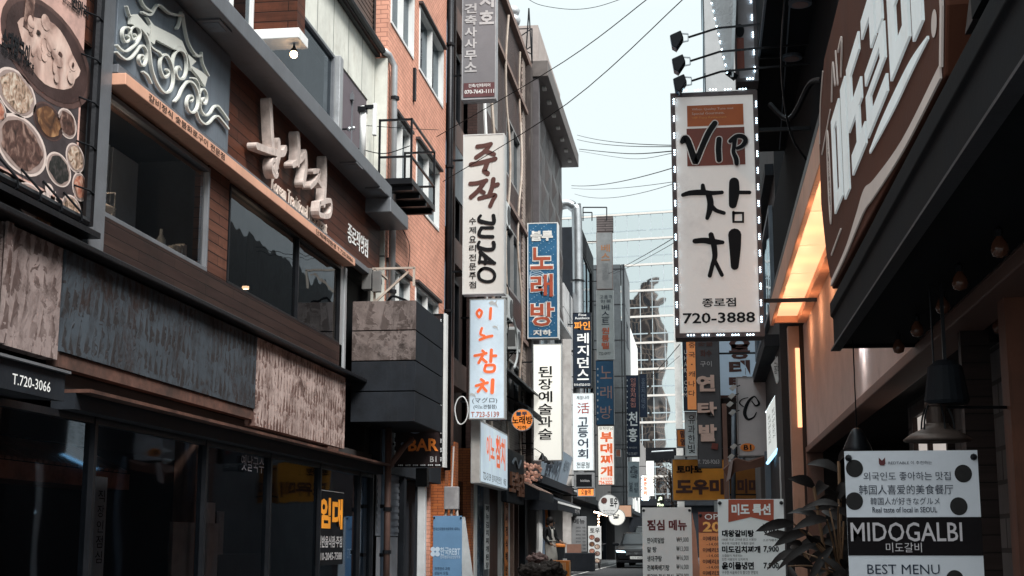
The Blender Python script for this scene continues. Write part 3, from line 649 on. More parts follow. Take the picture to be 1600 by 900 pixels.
for cx, cy in ((76, 296), (71, 310), (86, 322)): u, v = BP.uv(cx, cy); ellipse(m, BP, u, v, .08, .05, .006, 12)
build('cutlery_picture', m, crock, bb)
m = B(); bd = B()
u, v = BP.uv(60, 10); 
for a, b_, w_, h_ in ((10.05, 6.02, .5, .12), (10.35, 5.72, .45, .1)): bd.slab([BP(a, b_ - .5, .01), BP(a + .16, b_ - .5, .01), BP(a + .2, b_ + .4, .01), BP(a + .06, b_ + .45, .01)], (.002, 0, 0))
build('bone_picture', bd, f_meat, bb)
tpx(m, BP, '반마리', 110, 0, 137, 22, d=.012, bold=.04)
tpx(m, BP, 'and premium beef', 96, 2, 124, 18, d=.012, bold=.02); tpx(m, BP, '소대창구이', 0, 55, 45, 90, d=.012, bold=.05); tpx(m, BP, 'large intestines / 大腸焼き', 0, 82, 52, 104, d=.012, bold=.02)
build('lettering', m, ink, bb)
# things on the window counter
def pot(x, y, r, h, label):
    t = thing('cooking_pot', label, 'pot', (x, y, 4.12)); m = B(); m.lathe((x, y, 4.12), [(r * .9, 0), (r, .02), (r, h), (r * 1.06, h + .01), (r * .3, h + .06), (r * .1, h + .07)], 18); build('bowl', m, mat('enamel', (.62, .62, .62), .25, var=.08), t, smooth=True)
    m = B(); m.tube([(x - r, y, 4.12 + h * .8), (x - r, y, 4.12 + h + .16), (x + r, y, 4.12 + h + .16), (x + r, y, 4.12 + h * .8)], .01, 6); build('handle', m, steel, t)
pot(-5.78, 12.95, .13, .2, 'white enamel pot on the counter inside the first restaurant window')
m = B()
for k in range(3): m.box(-5.66, -5.56, 14.42 + k * .1, 14.42 + k * .1 + .085, 4.09, 4.26 + .03 * k)
single('menu_stack', m, white, 'stack of white menu cards inside the corner of the first window', 'menu stack')
m = B(); m.lathe((-5.64, 14.15, 4.12), [(.05, 0), (.055, .01), (.055, .14), (.02, .2), (.018, .26)], 14); single('glass_bottle', m, mat('bottle_glass', (.3, .34, .36), .15), 'small pale bottle behind the first window, by the menu cards', 'bottle', smooth=True)
# ------------------------------------------------------------------ orange brick building and what hangs on it
ob = thing('brick_building', 'orange brick building with white framed windows beside the timber restaurant', 'building', (-6, 26.7, 0))
OW = [(23.95, 26.0, 10.35, 11.7), (26.55, 29.2, 10.35, 11.7), (24.35, 25.75, 7.27, 8.78), (26.4, 28.85, 7.55, 8.85), (23.95, 25.9, 4.65, 5.95), (26.45, 28.85, 4.65, 6.02)]
def wall_with_holes(m, pl, u0, v0, u1, v1, holes, d0, d1):
    """solid wall cut by window openings: pieces butted edge to edge"""
    us = sorted(set([u0, u1] + [h[0] for h in holes] + [h[1] for h in holes]))
    for a, b in zip(us, us[1:]):
        c = (a + b) / 2; hs = sorted([h for h in holes if h[0] < c < h[1]], key=lambda h: h[2]); z = v0
        for h in hs:
            if h[2] > z: board(m, pl, a, z, b, h[2], d0, d1)
            z = h[3]
        if v1 > z: board(m, pl, a, z, b, v1, d0, d1)
m = B(); wall_with_holes(m, LP, 23.78, 3.05, 29.6, 16, OW, -.25, 0); m.box(-12, -5.66, 23.78, 29.6, 15.8, 16); m.box(-12, -5.65, 29.4, 29.6, 0, 15.8); build('wall', m, brick, ob)
m = B(); m.box(-12, -6.9, 23.8, 29.4, 0, 15.8); build('core', m, dim, ob)
net = mat('insect_screen', (.20, .20, .20), .8, var=.08)
for (a, b, c, d) in OW:
    o = pane_window(ob, LP, a, c, b, d, white_frame, glass_dark, .06, ((a + b) / 2,), -.09, fd=.11)
    m = B(); rect(m, LP, a + .06, c + .06, (a + b) / 2, d - .06, -.13); build('screen', m, net, o)
    m = B(); board(m, LP, a - .06, d + .01, b + .06, d + .06, .0, .09); build('hood', m, mat('dark_flashing', (.05, .04, .04), .6), o)
m = B(); board(m, LP, 26.0, 9.55, 26.12, 10.2, 0, .05); build('vent_slot', m, black_metal, ob)
m = B(); m.box(-5.62, -5.42, 23.8, 29.5, 2.3, 3.04); m.box(-5.6, -5.45, 25.95, 26.15, 0, 2.3); m.box(-5.6, -5.45, 27.7, 27.9, 0, 2.3); m.box(-5.9, -5.75, 23.8, 29.5, 0, 2.3); build('ground_storey', m, black_soft, ob)
m = B()
for k in range(18): m.box(-5.57, -5.545 + .012 * (k % 2), 24.15, 25.9, 1.22 + k * .06, 1.28 + k * .06)
build('roller_shutter', m, mat('shutter_grey', (.20, .22, .25), .5, m=.3, dirt=(.1, .1, .1), damt=.3), ob)
m = B(); m.box(-5.56, -5.55, 24.2, 25.9, .1, 1.2); build('grey_door', m, mat('grey_door_paint', (.17, .18, .20), .6, dirt=(.08, .08, .08)), ob)
m = B(); m.box(-5.63, -5.392, 23.71, 23.777, 3.05, 9.6); build('corner_flashing', m, white_panel, ob)
# white post and stone pillar in front
m = B(); m.box(-5.0, -4.86, 24.95, 25.09, .11, 2.08); single('white_post', m, mat('white_post_paint', (.55, .58, .6), .5, dirt=(.3, .3, .3), damt=.3, streak=True), 'white square post under the dark BAR sign', 'post', bevel=.01)
m = B(); m.box(-5.03, -4.83, 24.92, 25.12, 2.08, 2.4); single('post_cap', m, black_metal, 'dark steel cap between the white post and the BAR sign', 'bracket')
# pipes
def pipe(name, label, pts, r, m_, n=10, brackets=()):
    t = thing(name, label, 'pipe', pts[-1]); b = B(); b.tube(pts, r, n); build('tube', b, m_, t, smooth=True)
    b = B()
    for q in brackets: b.lathe(q, [(r * 1.35, -.03), (r * 1.35, .03)], 10)
    if brackets: build('clamp', b, black_metal, t)
    return t
pipe('drainpipe', 'pale grey drainpipe where the timber restaurant meets the orange brick', [(-5.44, 23.6, 9.70), (-5.38, 23.78, 9.68), (-5.30, 23.88, 9.50), (-5.28, 23.9, 3.2)], .06, zinc, 10, [(-5.28, 23.88, 8.9), (-5.28, 23.88, 5.4)])
pipe('downpipe', 'blue grey downpipe at the end of the dark shop front', [(-5.3, 23.6, 3.2), (-5.3, 23.6, .11)], .05, pipe_blue, 10, [(-5.3, 23.6, 1.7), (-5.3, 23.6, .9)])
pipe('waste_pipe', 'rusty brown pipe beside the blue downpipe, with a slanted branch', [(-5.2, 23.42, 3.0), (-5.2, 23.42, .11)], .055, pipe_brown, 10, [(-5.2, 23.42, 1.65), (-5.2, 23.42, .95)])
pipe('branch_pipe', 'short slanting pipe with pale mouth left of the BAR sign', [(-5.18, 23.42, 2.35), (-5.0, 23.8, 2.72), (-4.9, 23.95, 2.85)], .05, pipe_brown, 10, [])
pipe('black_pipe', 'black pipe running up the far edge of the orange brick', [(-5.33, 29.72, 15.9), (-5.33, 29.72, 2.6)], .075, black_metal, 10, [(-5.33, 29.72, 9.2), (-5.33, 29.72, 6.0), (-5.33, 29.72, 12.0)])
# balcony
bc = thing('steel_balcony', 'black steel balcony with open railing against the orange brick wall', 'balcony', (-5.1, 24.2, 7.15))
m = B(); m.box(-5.42, -4.80, 23.15, 25.3, 7.14, 7.24)
for k in range(4): m.box(-5.4, -4.82, 23.3 + k * .6, 23.38 + k * .6, 7.06, 7.14)
build('platform', m, black_metal, bc)
m = B()
for z in (7.62, 8.28):
    m.bar((-4.82, 23.17, z), (-4.82, 25.28, z), .035); m.bar((-5.38, 23.17, z), (-4.82, 23.17, z), .035); m.bar((-5.38, 25.28, z), (-4.82, 25.28, z), .035)
for x, y in ((-4.82, 23.17), (-4.82, 25.28), (-5.38, 23.17), (-5.38, 25.28)): m.bar((x, y, 7.24), (x, y, 8.3), .035)
build('railing', m, black_metal, bc)
# antenna pole, camera
an = thing('antenna_pole', 'short white pole with a panel antenna and clamp on the grey slab', 'antenna', (-5.05, 20.6, 6.92))
m = B(); m.tube([(-5.05, 20.6, 6.92), (-5.05, 20.6, 7.72)], .05, 12); build('pole', m, white, an, smooth=True)
m = B(); m.box(-5.08, -4.88, 20.56, 20.64, 7.68, 7.73); m.box(-5.12, -5.0, 20.52, 20.68, 7.62, 7.70); build('bracket', m, black_metal, an)
m = B(); m.box(-4.9, -4.84, 20.57, 20.65, 7.25, 7.76); build('panel', m, white, an, bevel=.01)
cm = thing('security_camera', 'small pale ball camera left of the antenna pole', 'camera', (-5.5, 21.2, 7.55))
m = B(); m.ball((-5.42, 21.2, 7.55), .04, 12); m.ball((-5.35, 21.2, 7.56), .035, 12); build('body', m, steel, cm, smooth=True)
m = B(); m.bar((-5.6, 21.2, 7.55), (-5.4, 21.2, 7.55), .025); build('bracket', m, black_metal, cm)
# black tiled box
bk = thing('panelled_box', 'large box bay, stained concrete above and black panels below', 'box bay', (-5, 23.2, 2.98))
st = peel_mat('stained_concrete', (.20, .165, .157), (.07, .054, .05), (.026, .02, .018), .5)
for k in range(4):
    z0, z1 = 2.98 + k * .487, 2.98 + (k + 1) * .487 - .018
    m = B(); m.box(-5.5, -4.47, 21.98, 22.03, z0, z1); build('front_panel', m, st if k > 1 else black_soft, bk, bevel=.004)
    m = B(); m.box(-4.52, -4.47, 22.035, 24.4, z0, z1); build('side_panel', m, black_soft, bk, bevel=.004)
m = B(); m.box(-5.5, -4.53, 22.04, 24.38, 2.99, 4.9); build('core', m, black, bk)
# floodlight frame on the box
fr = thing('rusty_lamp_frame', 'rusted pale angle frame with a lamp on top of the stained box', 'lamp frame', (-5.2, 22.4, 4.92))
m = B(); cream = mat('rusty_cream', (.42, .36, .31), .6, dirt=(.2, .09, .05), damt=.5)
for a, b in (((-5.22, 22.3, 4.93), (-5.22, 22.3, 5.5)), ((-5.26, 22.3, 5.5), (-4.55, 22.3, 5.5)), ((-5.2, 22.3, 4.96), (-4.66, 22.3, 5.44)), ((-4.57, 22.3, 5.2), (-4.57, 22.3, 5.5)), ((-5.22, 22.3, 5.5), (-5.22, 23.2, 5.5))): m.bar(a, b, .035)
build('frame', m, cream, fr)
m = B(); m.box(-5.42, -5.26, 22.22, 22.4, 5.15, 5.5); m.box(-5.24, -5.1, 22.2, 22.28, 5.1, 5.45); build('lamp_housing', m, mat('dusty_lamp', (.12, .12, .12), .6, dirt=(.3, .25, .2)), fr, bevel=.01)
m = B(); m.tube(catmull([(-5.0, 22.25, 4.93), (-4.9, 22.2, 5.02), (-4.75, 22.22, 4.98), (-4.66, 22.22, 4.94)]), .02, 6); build('wire', m, black, fr)

# ------------------------------------------------------------------ signs facing the street end
def sign(name, label, Y, x0, y0, x1, y1, depth, case, face, group=None, cat='sign', rim=.025, texts=(), verts=(), bracket=True, wall=None):
    """box sign standing out from a facade; rectangle in photo pixels on the plane y=Y.  texts: (words, px box, material, bold[, extra]); verts the same, stacked"""
    pl = PL('y', Y); a = pl.uv((x0 + x1) / 2 if False else x0, y1); b = pl.uv(x1, y0); u0, v0, u1, v1 = a[0], a[1], b[0], b[1]
    c = pl.uv(x0, y0); u0 = (a[0] + c[0]) / 2; e = pl.uv(x1, y1); u1 = (b[0] + e[0]) / 2
    t = thing(name, label, cat, ((u0 + u1) / 2, Y + depth / 2, v0), group)
    m = B(); m.box(u0, u1, Y + .012, Y + depth, v0, v1)
    m.box(u0, u1, Y, Y + .012, v0, v0 + rim); m.box(u0, u1, Y, Y + .012, v1 - rim, v1); m.box(u0, u0 + rim, Y, Y + .012, v0 + rim, v1 - rim); m.box(u1 - rim, u1, Y, Y + .012, v0 + rim, v1 - rim)
    build('case', m, case, t)
    m = B(); m.quad((u0 + rim, Y + .008, v0 + rim), (u1 - rim, Y + .008, v0 + rim), (u1 - rim, Y + .008, v1 - rim), (u0 + rim, Y + .008, v1 - rim)); build('face', m, face, t)
    groups = {}
    for q in texts: groups.setdefault(q[2].name, []).append(('h',) + tuple(q))
    for q in verts: groups.setdefault(q[2].name, []).append(('v',) + tuple(q))
    for k, (mn, items) in enumerate(groups.items()):
        m = B()
        for q in items:
            kw = dict(q[5]) if len(q) > 5 else {}
            kw.setdefault('bold', q[4]); kw.setdefault('d', .004 + .003 * k)
            (tpx if q[0] == 'h' else vert)(m, pl, q[1], *q[2], **kw)
        build('lettering', m, MATS[mn], t)
    if bracket:
        m = B(); wx = wall if wall is not None else XL
        xa, xb = (wx, u0) if wx < u0 else (u1, wx)
        for z in (v0 + (v1 - v0) * .15, v0 + (v1 - v0) * .85): m.bar((xa, Y + depth / 2, z), (xb, Y + depth / 2, z), .04)
        if xb - xa > .05: build('bracket', m, black_metal, t)
    return t, pl
def led_rows(t, pl, x0, y0, x1, y1, n, m_, r=.013, vertical=True):
    """groups of three light dots along an edge of a sign (one part per group)"""
    for k in range(n):
        f = (k + .5) / n; m = B()
        a = pl.uv(x0 + (x1 - x0) * f, y0 + (y1 - y0) * f)
        for j in (-1, 0, 1):
            u, v = (a[0], a[1] + j * .026) if vertical else (a[0] + j * .032, a[1]); m.ball(pl(u, v, .012), r, 6)
        build('led_module', m, m_, t)
led = mat('cold_led', (.8, .95, 1), .4, var=0, bump=0, emit=7, ecol=(.62, .86, 1))
led_off = mat('unlit_led', (.55, .58, .6), .4, var=.1)
grey_face = mat('pale_sign_face', (.62, .63, .61), .45, var=.05, sc=.8, dirt=(.36, .35, .34), damt=.2, streak=True)
case_white = mat('white_sign_case', (.58, .60, .60), .45, var=.08, dirt=(.36, .34, .33), damt=.25, streak=True)
case_grey = mat('grey_sign_case', (.22, .23, .24), .5, m=.2, dirt=(.1, .1, .1), damt=.3)
maroon = mat('maroon_ink', (.085, .035, .03), .5, bump=0)
red = mat('red_orange_ink', (.58, .13, .06), .5, bump=0)
orange = mat('orange_plastic', (.78, .24, .045), .45, var=.08, dirt=(.4, .14, .04), damt=.2)
navy = mat('navy_plastic', (.012, .022, .045), .4, var=.15)
blue = mat('blue_plastic', (.022, .10, .20), .4, var=.2)
lit_white = mat('lit_white_face', (.80, .80, .74), .4, var=.04, sc=.7, emit=.34, ecol=(1, .97, .88))
lit_blue = mat('lit_blue_face', (.52, .62, .70), .4, var=.25, sc=1.1, emit=.26, ecol=(.75, .9, 1))
glow_red = mat('lit_orange_ink', (.80, .16, .06), .5, bump=0, emit=.25, ecol=(1, .2, .06))
mute = mat('faint_white_ink', (.42, .42, .43), .5, bump=0)

# BAR sign
t, pl = sign('bar_sign', 'dark BAR sign with orange letters and a row of unlit bulbs round the edge', 24.6, 618, 490, 691, 730, .16, black_metal, mat('bar_brown', (.022, .013, .014), .5), texts=[('BAR', (638, 685, 685, 705), orange, .03), ('B1', (672, 713, 682, 722), mute, .01)], bracket=True)
m = B(); c = pl.uv(649, 660)
stroke(m, pl, [(c[0] + .17 * math.cos(a), c[1] + .16 * math.sin(a)) for a in [math.pi + k * math.pi / 12 for k in range(13)]], .07, d=.006); build('ring_mark', m, mat('pale_blue_mark', (.25, .32, .42), .5), t)
m = B(); ellipse(m, pl, *pl.uv(629, 694), .03, .03, .006); build('dot_mark', m, MATS['pale_blue_mark'], t)
led_rows(t, pl, 617, 660, 617, 728, 5, led_off, .014); led_rows(t, pl, 620, 727, 690, 727, 6, led_off, .014, False); led_rows(t, pl, 689, 495, 689, 725, 16, led_off, .014)
m = B(); a = pl.uv(691.5, 730); b = pl.uv(697, 490); m.box(a[0], b[0] + .005, 24.58, 24.78, a[1], b[1]); build('edge_strip', m, case_white, t)
# electricity meter and conduits under it
me_ = thing('electric_meter', 'grey meter box with conduits on the wall right of the white post', 'meter', (-4.98, 28.2, .7))
m = B(); m.box(-5.1, -4.82, 28.1, 28.3, 1.75, 2.2); build('box', m, mat('meter_grey', (.2, .2, .21), .5, dirt=(.4, .4, .4)), me_, bevel=.015)
m = B()
for dx in (-.1, 0, .1): m.tube(catmull([(-4.96 + dx, 28.2, 1.75), (-4.97 + dx * 1.4, 28.2, 1.3), (-4.96 + dx, 28.2, .11)]), .03, 8)
m.tube([(-4.96, 28.2, 2.2), (-4.93, 28.22, 3.0)], .02, 6); build('conduit', m, mat('conduit_pale', (.33, .31, .3), .6), me_)
# rental poster in the shop window
ps = thing('rental_poster', 'black rental poster with big orange characters on the dark shop glass', 'poster', (-5.46, 20.7, .8))
m = B(); m.box(-5.466, -5.455, 19.98, 21.5, .78, 1.86); build('sheet', m, black, ps)
SP = PL('l', -5.455); m = B(); text(m, SP, '임대', 20.1, 1.30, 21.42, 1.75, bold=.045); build('title_lettering', m, mat('amber_ink', (.85, .33, .03), .5, bump=0), ps)
m = B(); text(m, SP, '일반음식점·주점', 20.05, 1.03, 21.42, 1.2, bold=.02); text(m, SP, '010-2045-7588', 20.05, .85, 21.42, .96, bold=.02); rect(m, SP, 20.0, 1.845, 21.48, 1.852, .003); build('small_lettering', m, mute, ps)

# blue standing banner
def standing_banner(name, label, Y, x0, y0, x1, sheet, h, group, lean=.0):
    p0 = at_y(x0, y0, Y); p1 = at_y(x1, y0, Y); w = p1.x - p0.x; zt = p0.z
    t = thing(name, label, 'banner', ((p0.x + p1.x) / 2, Y + .25, 0.0), group)
    m = B(); zb = .12 if h is None else max(.05, zt - h); m.slab([(p0.x, Y, zb), (p1.x, Y, zb), (p1.x, Y, zt), (p0.x, Y, zt)], (0, .006, 0)); build('sheet', m, sheet, t)
    m = B(); m.tube([((p0.x + p1.x) / 2, Y + .1, zt - .45), ((p0.x + p1.x) / 2, Y + .1, .0)], .012, 6)
    for sx in (p0.x + .02, p1.x - .02):
        m.tube([((p0.x + p1.x) / 2, Y + .1, zt - .5), (sx, Y + .015, zt - .03)], .008, 5); m.tube([((p0.x + p1.x) / 2, Y + .1, .35), (sx, Y + .45, .0)], .01, 5)
        m.ball((sx, Y - .006, zt - .035), .018, 6)
    build('stand', m, black_metal, t)
    return t, PL('y', Y), (p0.x, p1.x, zb, zt)
bb_ = mat('banner_blue', (.12, .24, .40), .6, var=.1, sc=1.5)
t, pl, r = standing_banner('standing_banner', 'blue standing banner with a white flower logo before the brick building', 26.0, 677, 806, 722, bb_, None, None)
m = B(); tpx(m, pl, '한국REBT', 688, 855, 719, 868, bold=.01); tpx(m, pl, '인지행동치료상담학회', 688, 868, 719, 873)
for k in range(4): a = math.pi / 4 + k * math.pi / 2; u, v = pl.uv(680, 862); ellipse(m, pl, u + .06 * math.cos(a), v + .06 * math.sin(a), .045, .045, .004 + k * .0007, 14)
build('white_lettering', m, mat('pale_blue_ink', (.5, .62, .74), .6, bump=0), t)
m = B(); tpx(m, pl, '한국인지행동치료학회 세미나', 677, 824, 719, 829); tpx(m, pl, '자격연수 과정', 679, 886, 703, 891); tpx(m, pl, '상담사 모집', 679, 893, 700, 898); build('dark_lettering', m, navy, t)
m = B(); m.slab([(r[1] + .01, 26.03, .1), (r[1] + .22, 26.3, .1), (r[1] + .05, 26.03, r[3] - .02), (r[1] - .02, 26.02, r[3] - .02)], (0, .005, 0)); build('back_sheet', m, mat('banner_pale', (.42, .45, .47), .6), t)

# ------------------------------------------------------------------ narrow dark building with pipes, Y 29.7 - 34
nb = thing('narrow_building', 'narrow dark brown building with blue grey trims behind the stacked white signs', 'building', (-6, 31.8, 0))
m = B(); m.box(-12, -5.75, 29.75, 34, 0, 18); build('wall', m, mat('dark_brown_tile', (.05, .035, .032), .6, var=.3, dirt=(.02, .018, .018), damt=.5, streak=True), nb)
m = B(); m.box(-5.75, -5.40, 30.40, 30.52, 3.2, 18); build('blue_trim', m, pipe_blue, nb)
m = B(); m.box(-5.75, -5.42, 30.9, 31.0, 3.2, 18); build('rusty_riser', m, pipe_brown, nb)
for z in (4.6, 7.4, 10.2, 13.0): m = B(); m.box(-5.75, -5.42, 29.85, 30.34, z, z + .5); m.box(-5.75, -5.5, 30.34, 33.18, z, z + .6); build('spandrel', m, mat('rust_brown_panel', (.13, .075, .06), .6, dirt=(.04, .03, .03), damt=.5, streak=True), nb)
for z in (5.3, 8.1, 10.9): pane_window(nb, PL('l', -5.7), 31.05, z, 33.15, z + 1.9, black_metal, glass_dark, .07, (31.9,), -.03)
m = B(); board(m, PL('l', -5.5), 31.05, 8.9, 33.15, 10.1, 0, .05); build('grey_hoarding', m, mat('streaked_grey_panel', (.17, .19, .21), .6, dirt=(.4, .42, .43), damt=.35, streak=True), nb)
orange_tiles = grid_mat('orange_tiles', (.40, .13, .045), (.32, .10, .04), (.06, .025, .02), .2, .06, .004, r=.4, dirt=(.08, .04, .03), damt=.35)
for y in (29.85, 31.1, 33.3): m = B(); m.box(-5.7, -5.40, y, y + .42, .1, 3.3); build('orange_tile_pillar', m, orange_tiles, nb)
m = B(); m.box(-5.72, -5.6, 30.3, 31.1, .1, 2.5); build('brown_door', m, mat('brown_door_paint', (.085, .035, .022), .5, dirt=(.03, .015, .01), damt=.4), nb)
m = B(); m.box(-5.6, -5.57, 31.6, 33.2, .1, 2.5); build('shop_window', m, glass_dark, nb)
# sheets pasted on the door posts
for k, (y, z, w_, h_, c) in enumerate([(29.9, .8, .3, .5, ink_white), (29.95, 1.35, .28, .2, black), (29.88, .3, .34, .35, orange), (39.0, .2, .75, 2.1, orange), (35.4, .45, .8, 1.6, ink_white)]):
    m = B(); m.box(-5.40 + .005, -5.385, y, y + w_, z, z + h_); o = single('pasted_notice', m, c, ['white notice on the orange tiled pillar behind the blue banner', 'black sticker above the white notice on the orange pillar', 'orange bill at the foot of the tiled pillar', 'tall orange vertical sign beside the brown door', 'long white bill with black marks by the brown door'][k], 'notice')
    mm = B(); P5 = PL('l', -5.384)
    for j, ch in enumerate(['상담', '060', '급구', '식사정식백반', '메뉴김치찌개된장'][k]):
        n = [2, 3, 2, 6, 8][k]; text(mm, P5, ch, y + w_ * .2, z + h_ * (1 - (j + .9) / n), y + w_ * .8, z + h_ * (1 - (j + .15) / n), bold=.02)
    for p in mm.v: p -= o.location
    q = build('lettering', mm, ink if k not in (1,) else ink_white, o, local=True)

# stacked signs on it
t, pl = sign('hanging_sign', 'grey vertical sign with faint white characters and maroon foot, at top of picture', 30.2, 722, -120, 775, 156, .32, mat('grey_case_dusty', (.33, .34, .36), .5, dirt=(.2, .19, .19)), mat('grey_sign_face', (.175, .175, .19), .5, var=.08), 'signs on the left facades', verts=[('건축사사무소', (726, 4, 745, 114), mute, .03), ('시호', (749, -12, 772, 40), mute, .04)])
m = B(); a = pl.uv(723, 153); b = pl.uv(774, 128); rect(m, pl, a[0] + .02, a[1] + .01, b[0] - .02, b[1], .003); build('foot_panel', m, mat('maroon_face', (.11, .045, .05), .5), t)
m = B(); tpx(m, pl, '건축/인테리어', 732, 130, 766, 137, d=.008, bold=.01); tpx(m, pl, '070-7643-1111', 726, 139, 772, 147, d=.008, bold=.015); build('phone_lettering', m, ink_white, t)
t, pl = sign('hanging_sign', 'tall pale sign with brown brush characters and sideways black letters', 30.0, 723, 208, 788, 460, .34, case_white, grey_face, 'signs on the left facades', verts=[('수제요리전문주점', (733, 338, 744, 452), ink, .012, (('gap', .25),))])
m = B()
for pts, w_ in ([(746, 229), (757, 227.5), (767, 225)], 6.5), ([(765, 227), (758, 236), (744, 246)], 6.5), ([(757, 236), (764, 238), (772, 241)], 6.5), ([(736, 257), (752, 254), (774, 248)], 7), ([(762, 252), (758, 264), (757, 267), (762, 271)], 7.5), \
    ([(735, 287), (746, 286), (760, 282)], 6.5), ([(757, 284), (748, 297), (736, 308)], 7), ([(748, 296), (756, 301)], 6.5), ([(771, 280), (769, 293), (764, 306)], 7), ([(770, 291), (778, 288)], 6.5), ([(749, 310), (764, 306), (774, 305), (770, 313), (766, 322)], 6.5):
    spx(m, pl, pts, w_, d=.004)
build('brush_lettering', m, maroon, t)
m = B()
for pts, w_ in ([(751, 337), (748, 341), (749, 346), (753, 348)], 4.5), ([(749, 345), (760, 348), (770, 349), (772, 345), (771, 337)], 6), ([(752, 356), (770, 356)], 5), ([(752, 357), (749, 363), (751, 369), (770, 370)], 5.5), \
    ([(749, 378), (747, 383), (749, 389), (753, 390)], 4.5), ([(749, 387), (760, 390), (770, 389), (772, 383), (771, 379)], 6), ([(749, 409), (773, 411)], 5), ([(751, 394), (772, 411)], 5.5), ([(750, 394), (758, 402), (758, 412)], 5), ([(751, 393), (749, 411)], 4), \
    ([(752, 421), (748, 427), (750, 436), (760, 440), (770, 438), (773, 430), (768, 422), (757, 419), (750, 423)], 5):
    spx(m, pl, pts, w_, d=.004)
build('latin_lettering', m, ink, t)
t, pl = sign('hanging_sign', 'lit blue and white vertical sign with orange brush characters and pale fish', 31.6, 733, 466, 789, 655, .3, case_white, lit_blue, 'signs on the left facades', texts=[('(マグロ)', (738, 621, 777, 631), navy, .0), ('(이노관철점)', (740, 632, 776, 640), navy, .01), ('T.723-5139', (736, 643, 780, 652), red, .01)])
m = B()
for pts, w_ in ([(749, 484), (745, 489), (749, 496), (753, 488), (749, 484)], 4), ([(767, 482), (766, 498)], 4.5), ([(753, 513), (751, 522), (757, 525)], 4), ([(750, 531), (760, 527), (769, 525)], 4.5), ([(754, 548), (757, 551)], 4), ([(742, 556), (752, 554), (760, 552)], 4.5), ([(754, 556), (748, 567)], 4.5), ([(753, 560), (760, 566)], 4.5), ([(768, 547), (767, 565)], 5), ([(767, 556), (775, 556)], 4.5), ([(759, 571), (758, 580), (771, 580), (772, 571), (759, 571)], 4.5), \
    ([(752, 593), (756, 596)], 4.5), ([(744, 603), (754, 600), (762, 598)], 4.5), ([(755, 601), (747, 612)], 4.5), ([(754, 604), (760, 611)], 4.5), ([(770, 594), (769, 613)], 6):
    spx(m, pl, pts, w_, d=.010)
build('brush_lettering', m, glow_red, t)
m = B()
for cx, cy, r_ in ((771, 474, 8), (774, 511, 5), (739, 617, 6)):
    u, v = pl.uv(cx, cy); s = r_ / 70; m.poly([pl(u + s * x, v + s * y, .004) for x, y in ((-1, .2), (-.3, .6), (.3, .2), (.9, .9), (.6, 0), (1, -.9), (.2, -.3), (-.5, -.3))])
build('fish_mark', m, ink_white, t)
# three-quarter sign over the door
OS = Vector((-5.25, 31.5, 0)); dv = Vector((.16, .985, 0))
q0 = at_y(740, 745, 32.0); 
hs = thing('door_sign', 'wide lit blue sign with orange characters over the brown door', 'sign', (-5.0, 33, 2.4), 'signs on the left facades')
m = B(); m.box(-5.2, -4.98, 32.0, 36.6, 2.42, 3.86); build('case', m, case_white, hs, bevel=.015)
FP = PL('l', -4.978); m = B(); rect(m, FP, 32.06, 2.47, 36.54, 3.81, .004); build('face', m, lit_blue, hs)
m = B(); m.quad((-5.18, 31.996, 2.45), (-5.0, 31.996, 2.45), (-5.0, 31.996, 3.83), (-5.18, 31.996, 3.83)); build('end_panel', m, mat('pale_end', (.55, .54, .52), .5), hs)
m = B(); text(m, FP, '이노', 32.9, 3.0, 34.2, 3.6, d=.009, bold=.03); text(m, FP, '참치', 34.4, 2.9, 36.1, 3.7, d=.009, bold=.03); build('lettering', m, glow_red, hs)
m = B(); text(m, FP, '723-5139', 32.4, 2.53, 33.6, 2.7, d=.009); text(m, FP, '참치회전문점', 33.8, 2.53, 35.4, 2.7, d=.009); text(m, FP, '배달', 35.8, 2.53, 36.3, 2.7, d=.009); build('small_lettering', m, ink, hs)
# round signboard
def round_sign(label, px, py, Y, r, face, case, texts, group=None, name='round_sign'):
    p = at_y(px, py, Y); t = thing(name, label, 'sign', p - Vector((0, 0, r)), group)
    m = B(); m.lathe(p, [(r, 0), (r, -.14)], 32, 'y'); build('case', m, case, t)
    pl = PL('y', Y); m = B(); ellipse(m, pl, p.x, p.z, r * .93, r * .93, .003); build('face', m, face, t)
    gs = {}
    for q in texts: gs.setdefault(q[2].name, []).append(q)
    for k, (n, it) in enumerate(gs.items()):
        m = B()
        for q in it: tpx(m, pl, q[0], *q[1], d=.007 + .002 * k, bold=q[3])
        build('lettering', m, MATS[n], t)
    return t, pl, p
t, pl, p = round_sign('round orange sign with blue and black characters hung over the awning', 816, 656, 35.2, .275, mat('lit_orange_disc', (.80, .25, .05), .45, emit=.35, ecol=(1, .30, .06)), case_white, [('블루', (806, 643, 824, 650), blue, .04), ('노래방', (800, 650, 832, 663), ink, .03), ('지하', (808, 665, 823, 671), ink, .03)], 'signs on the left facades')
m = B(); m.bar((-5.4, 35.28, p.z), (p.x - .26, 35.28, p.z), .03); build('bracket', m, black_metal, t)
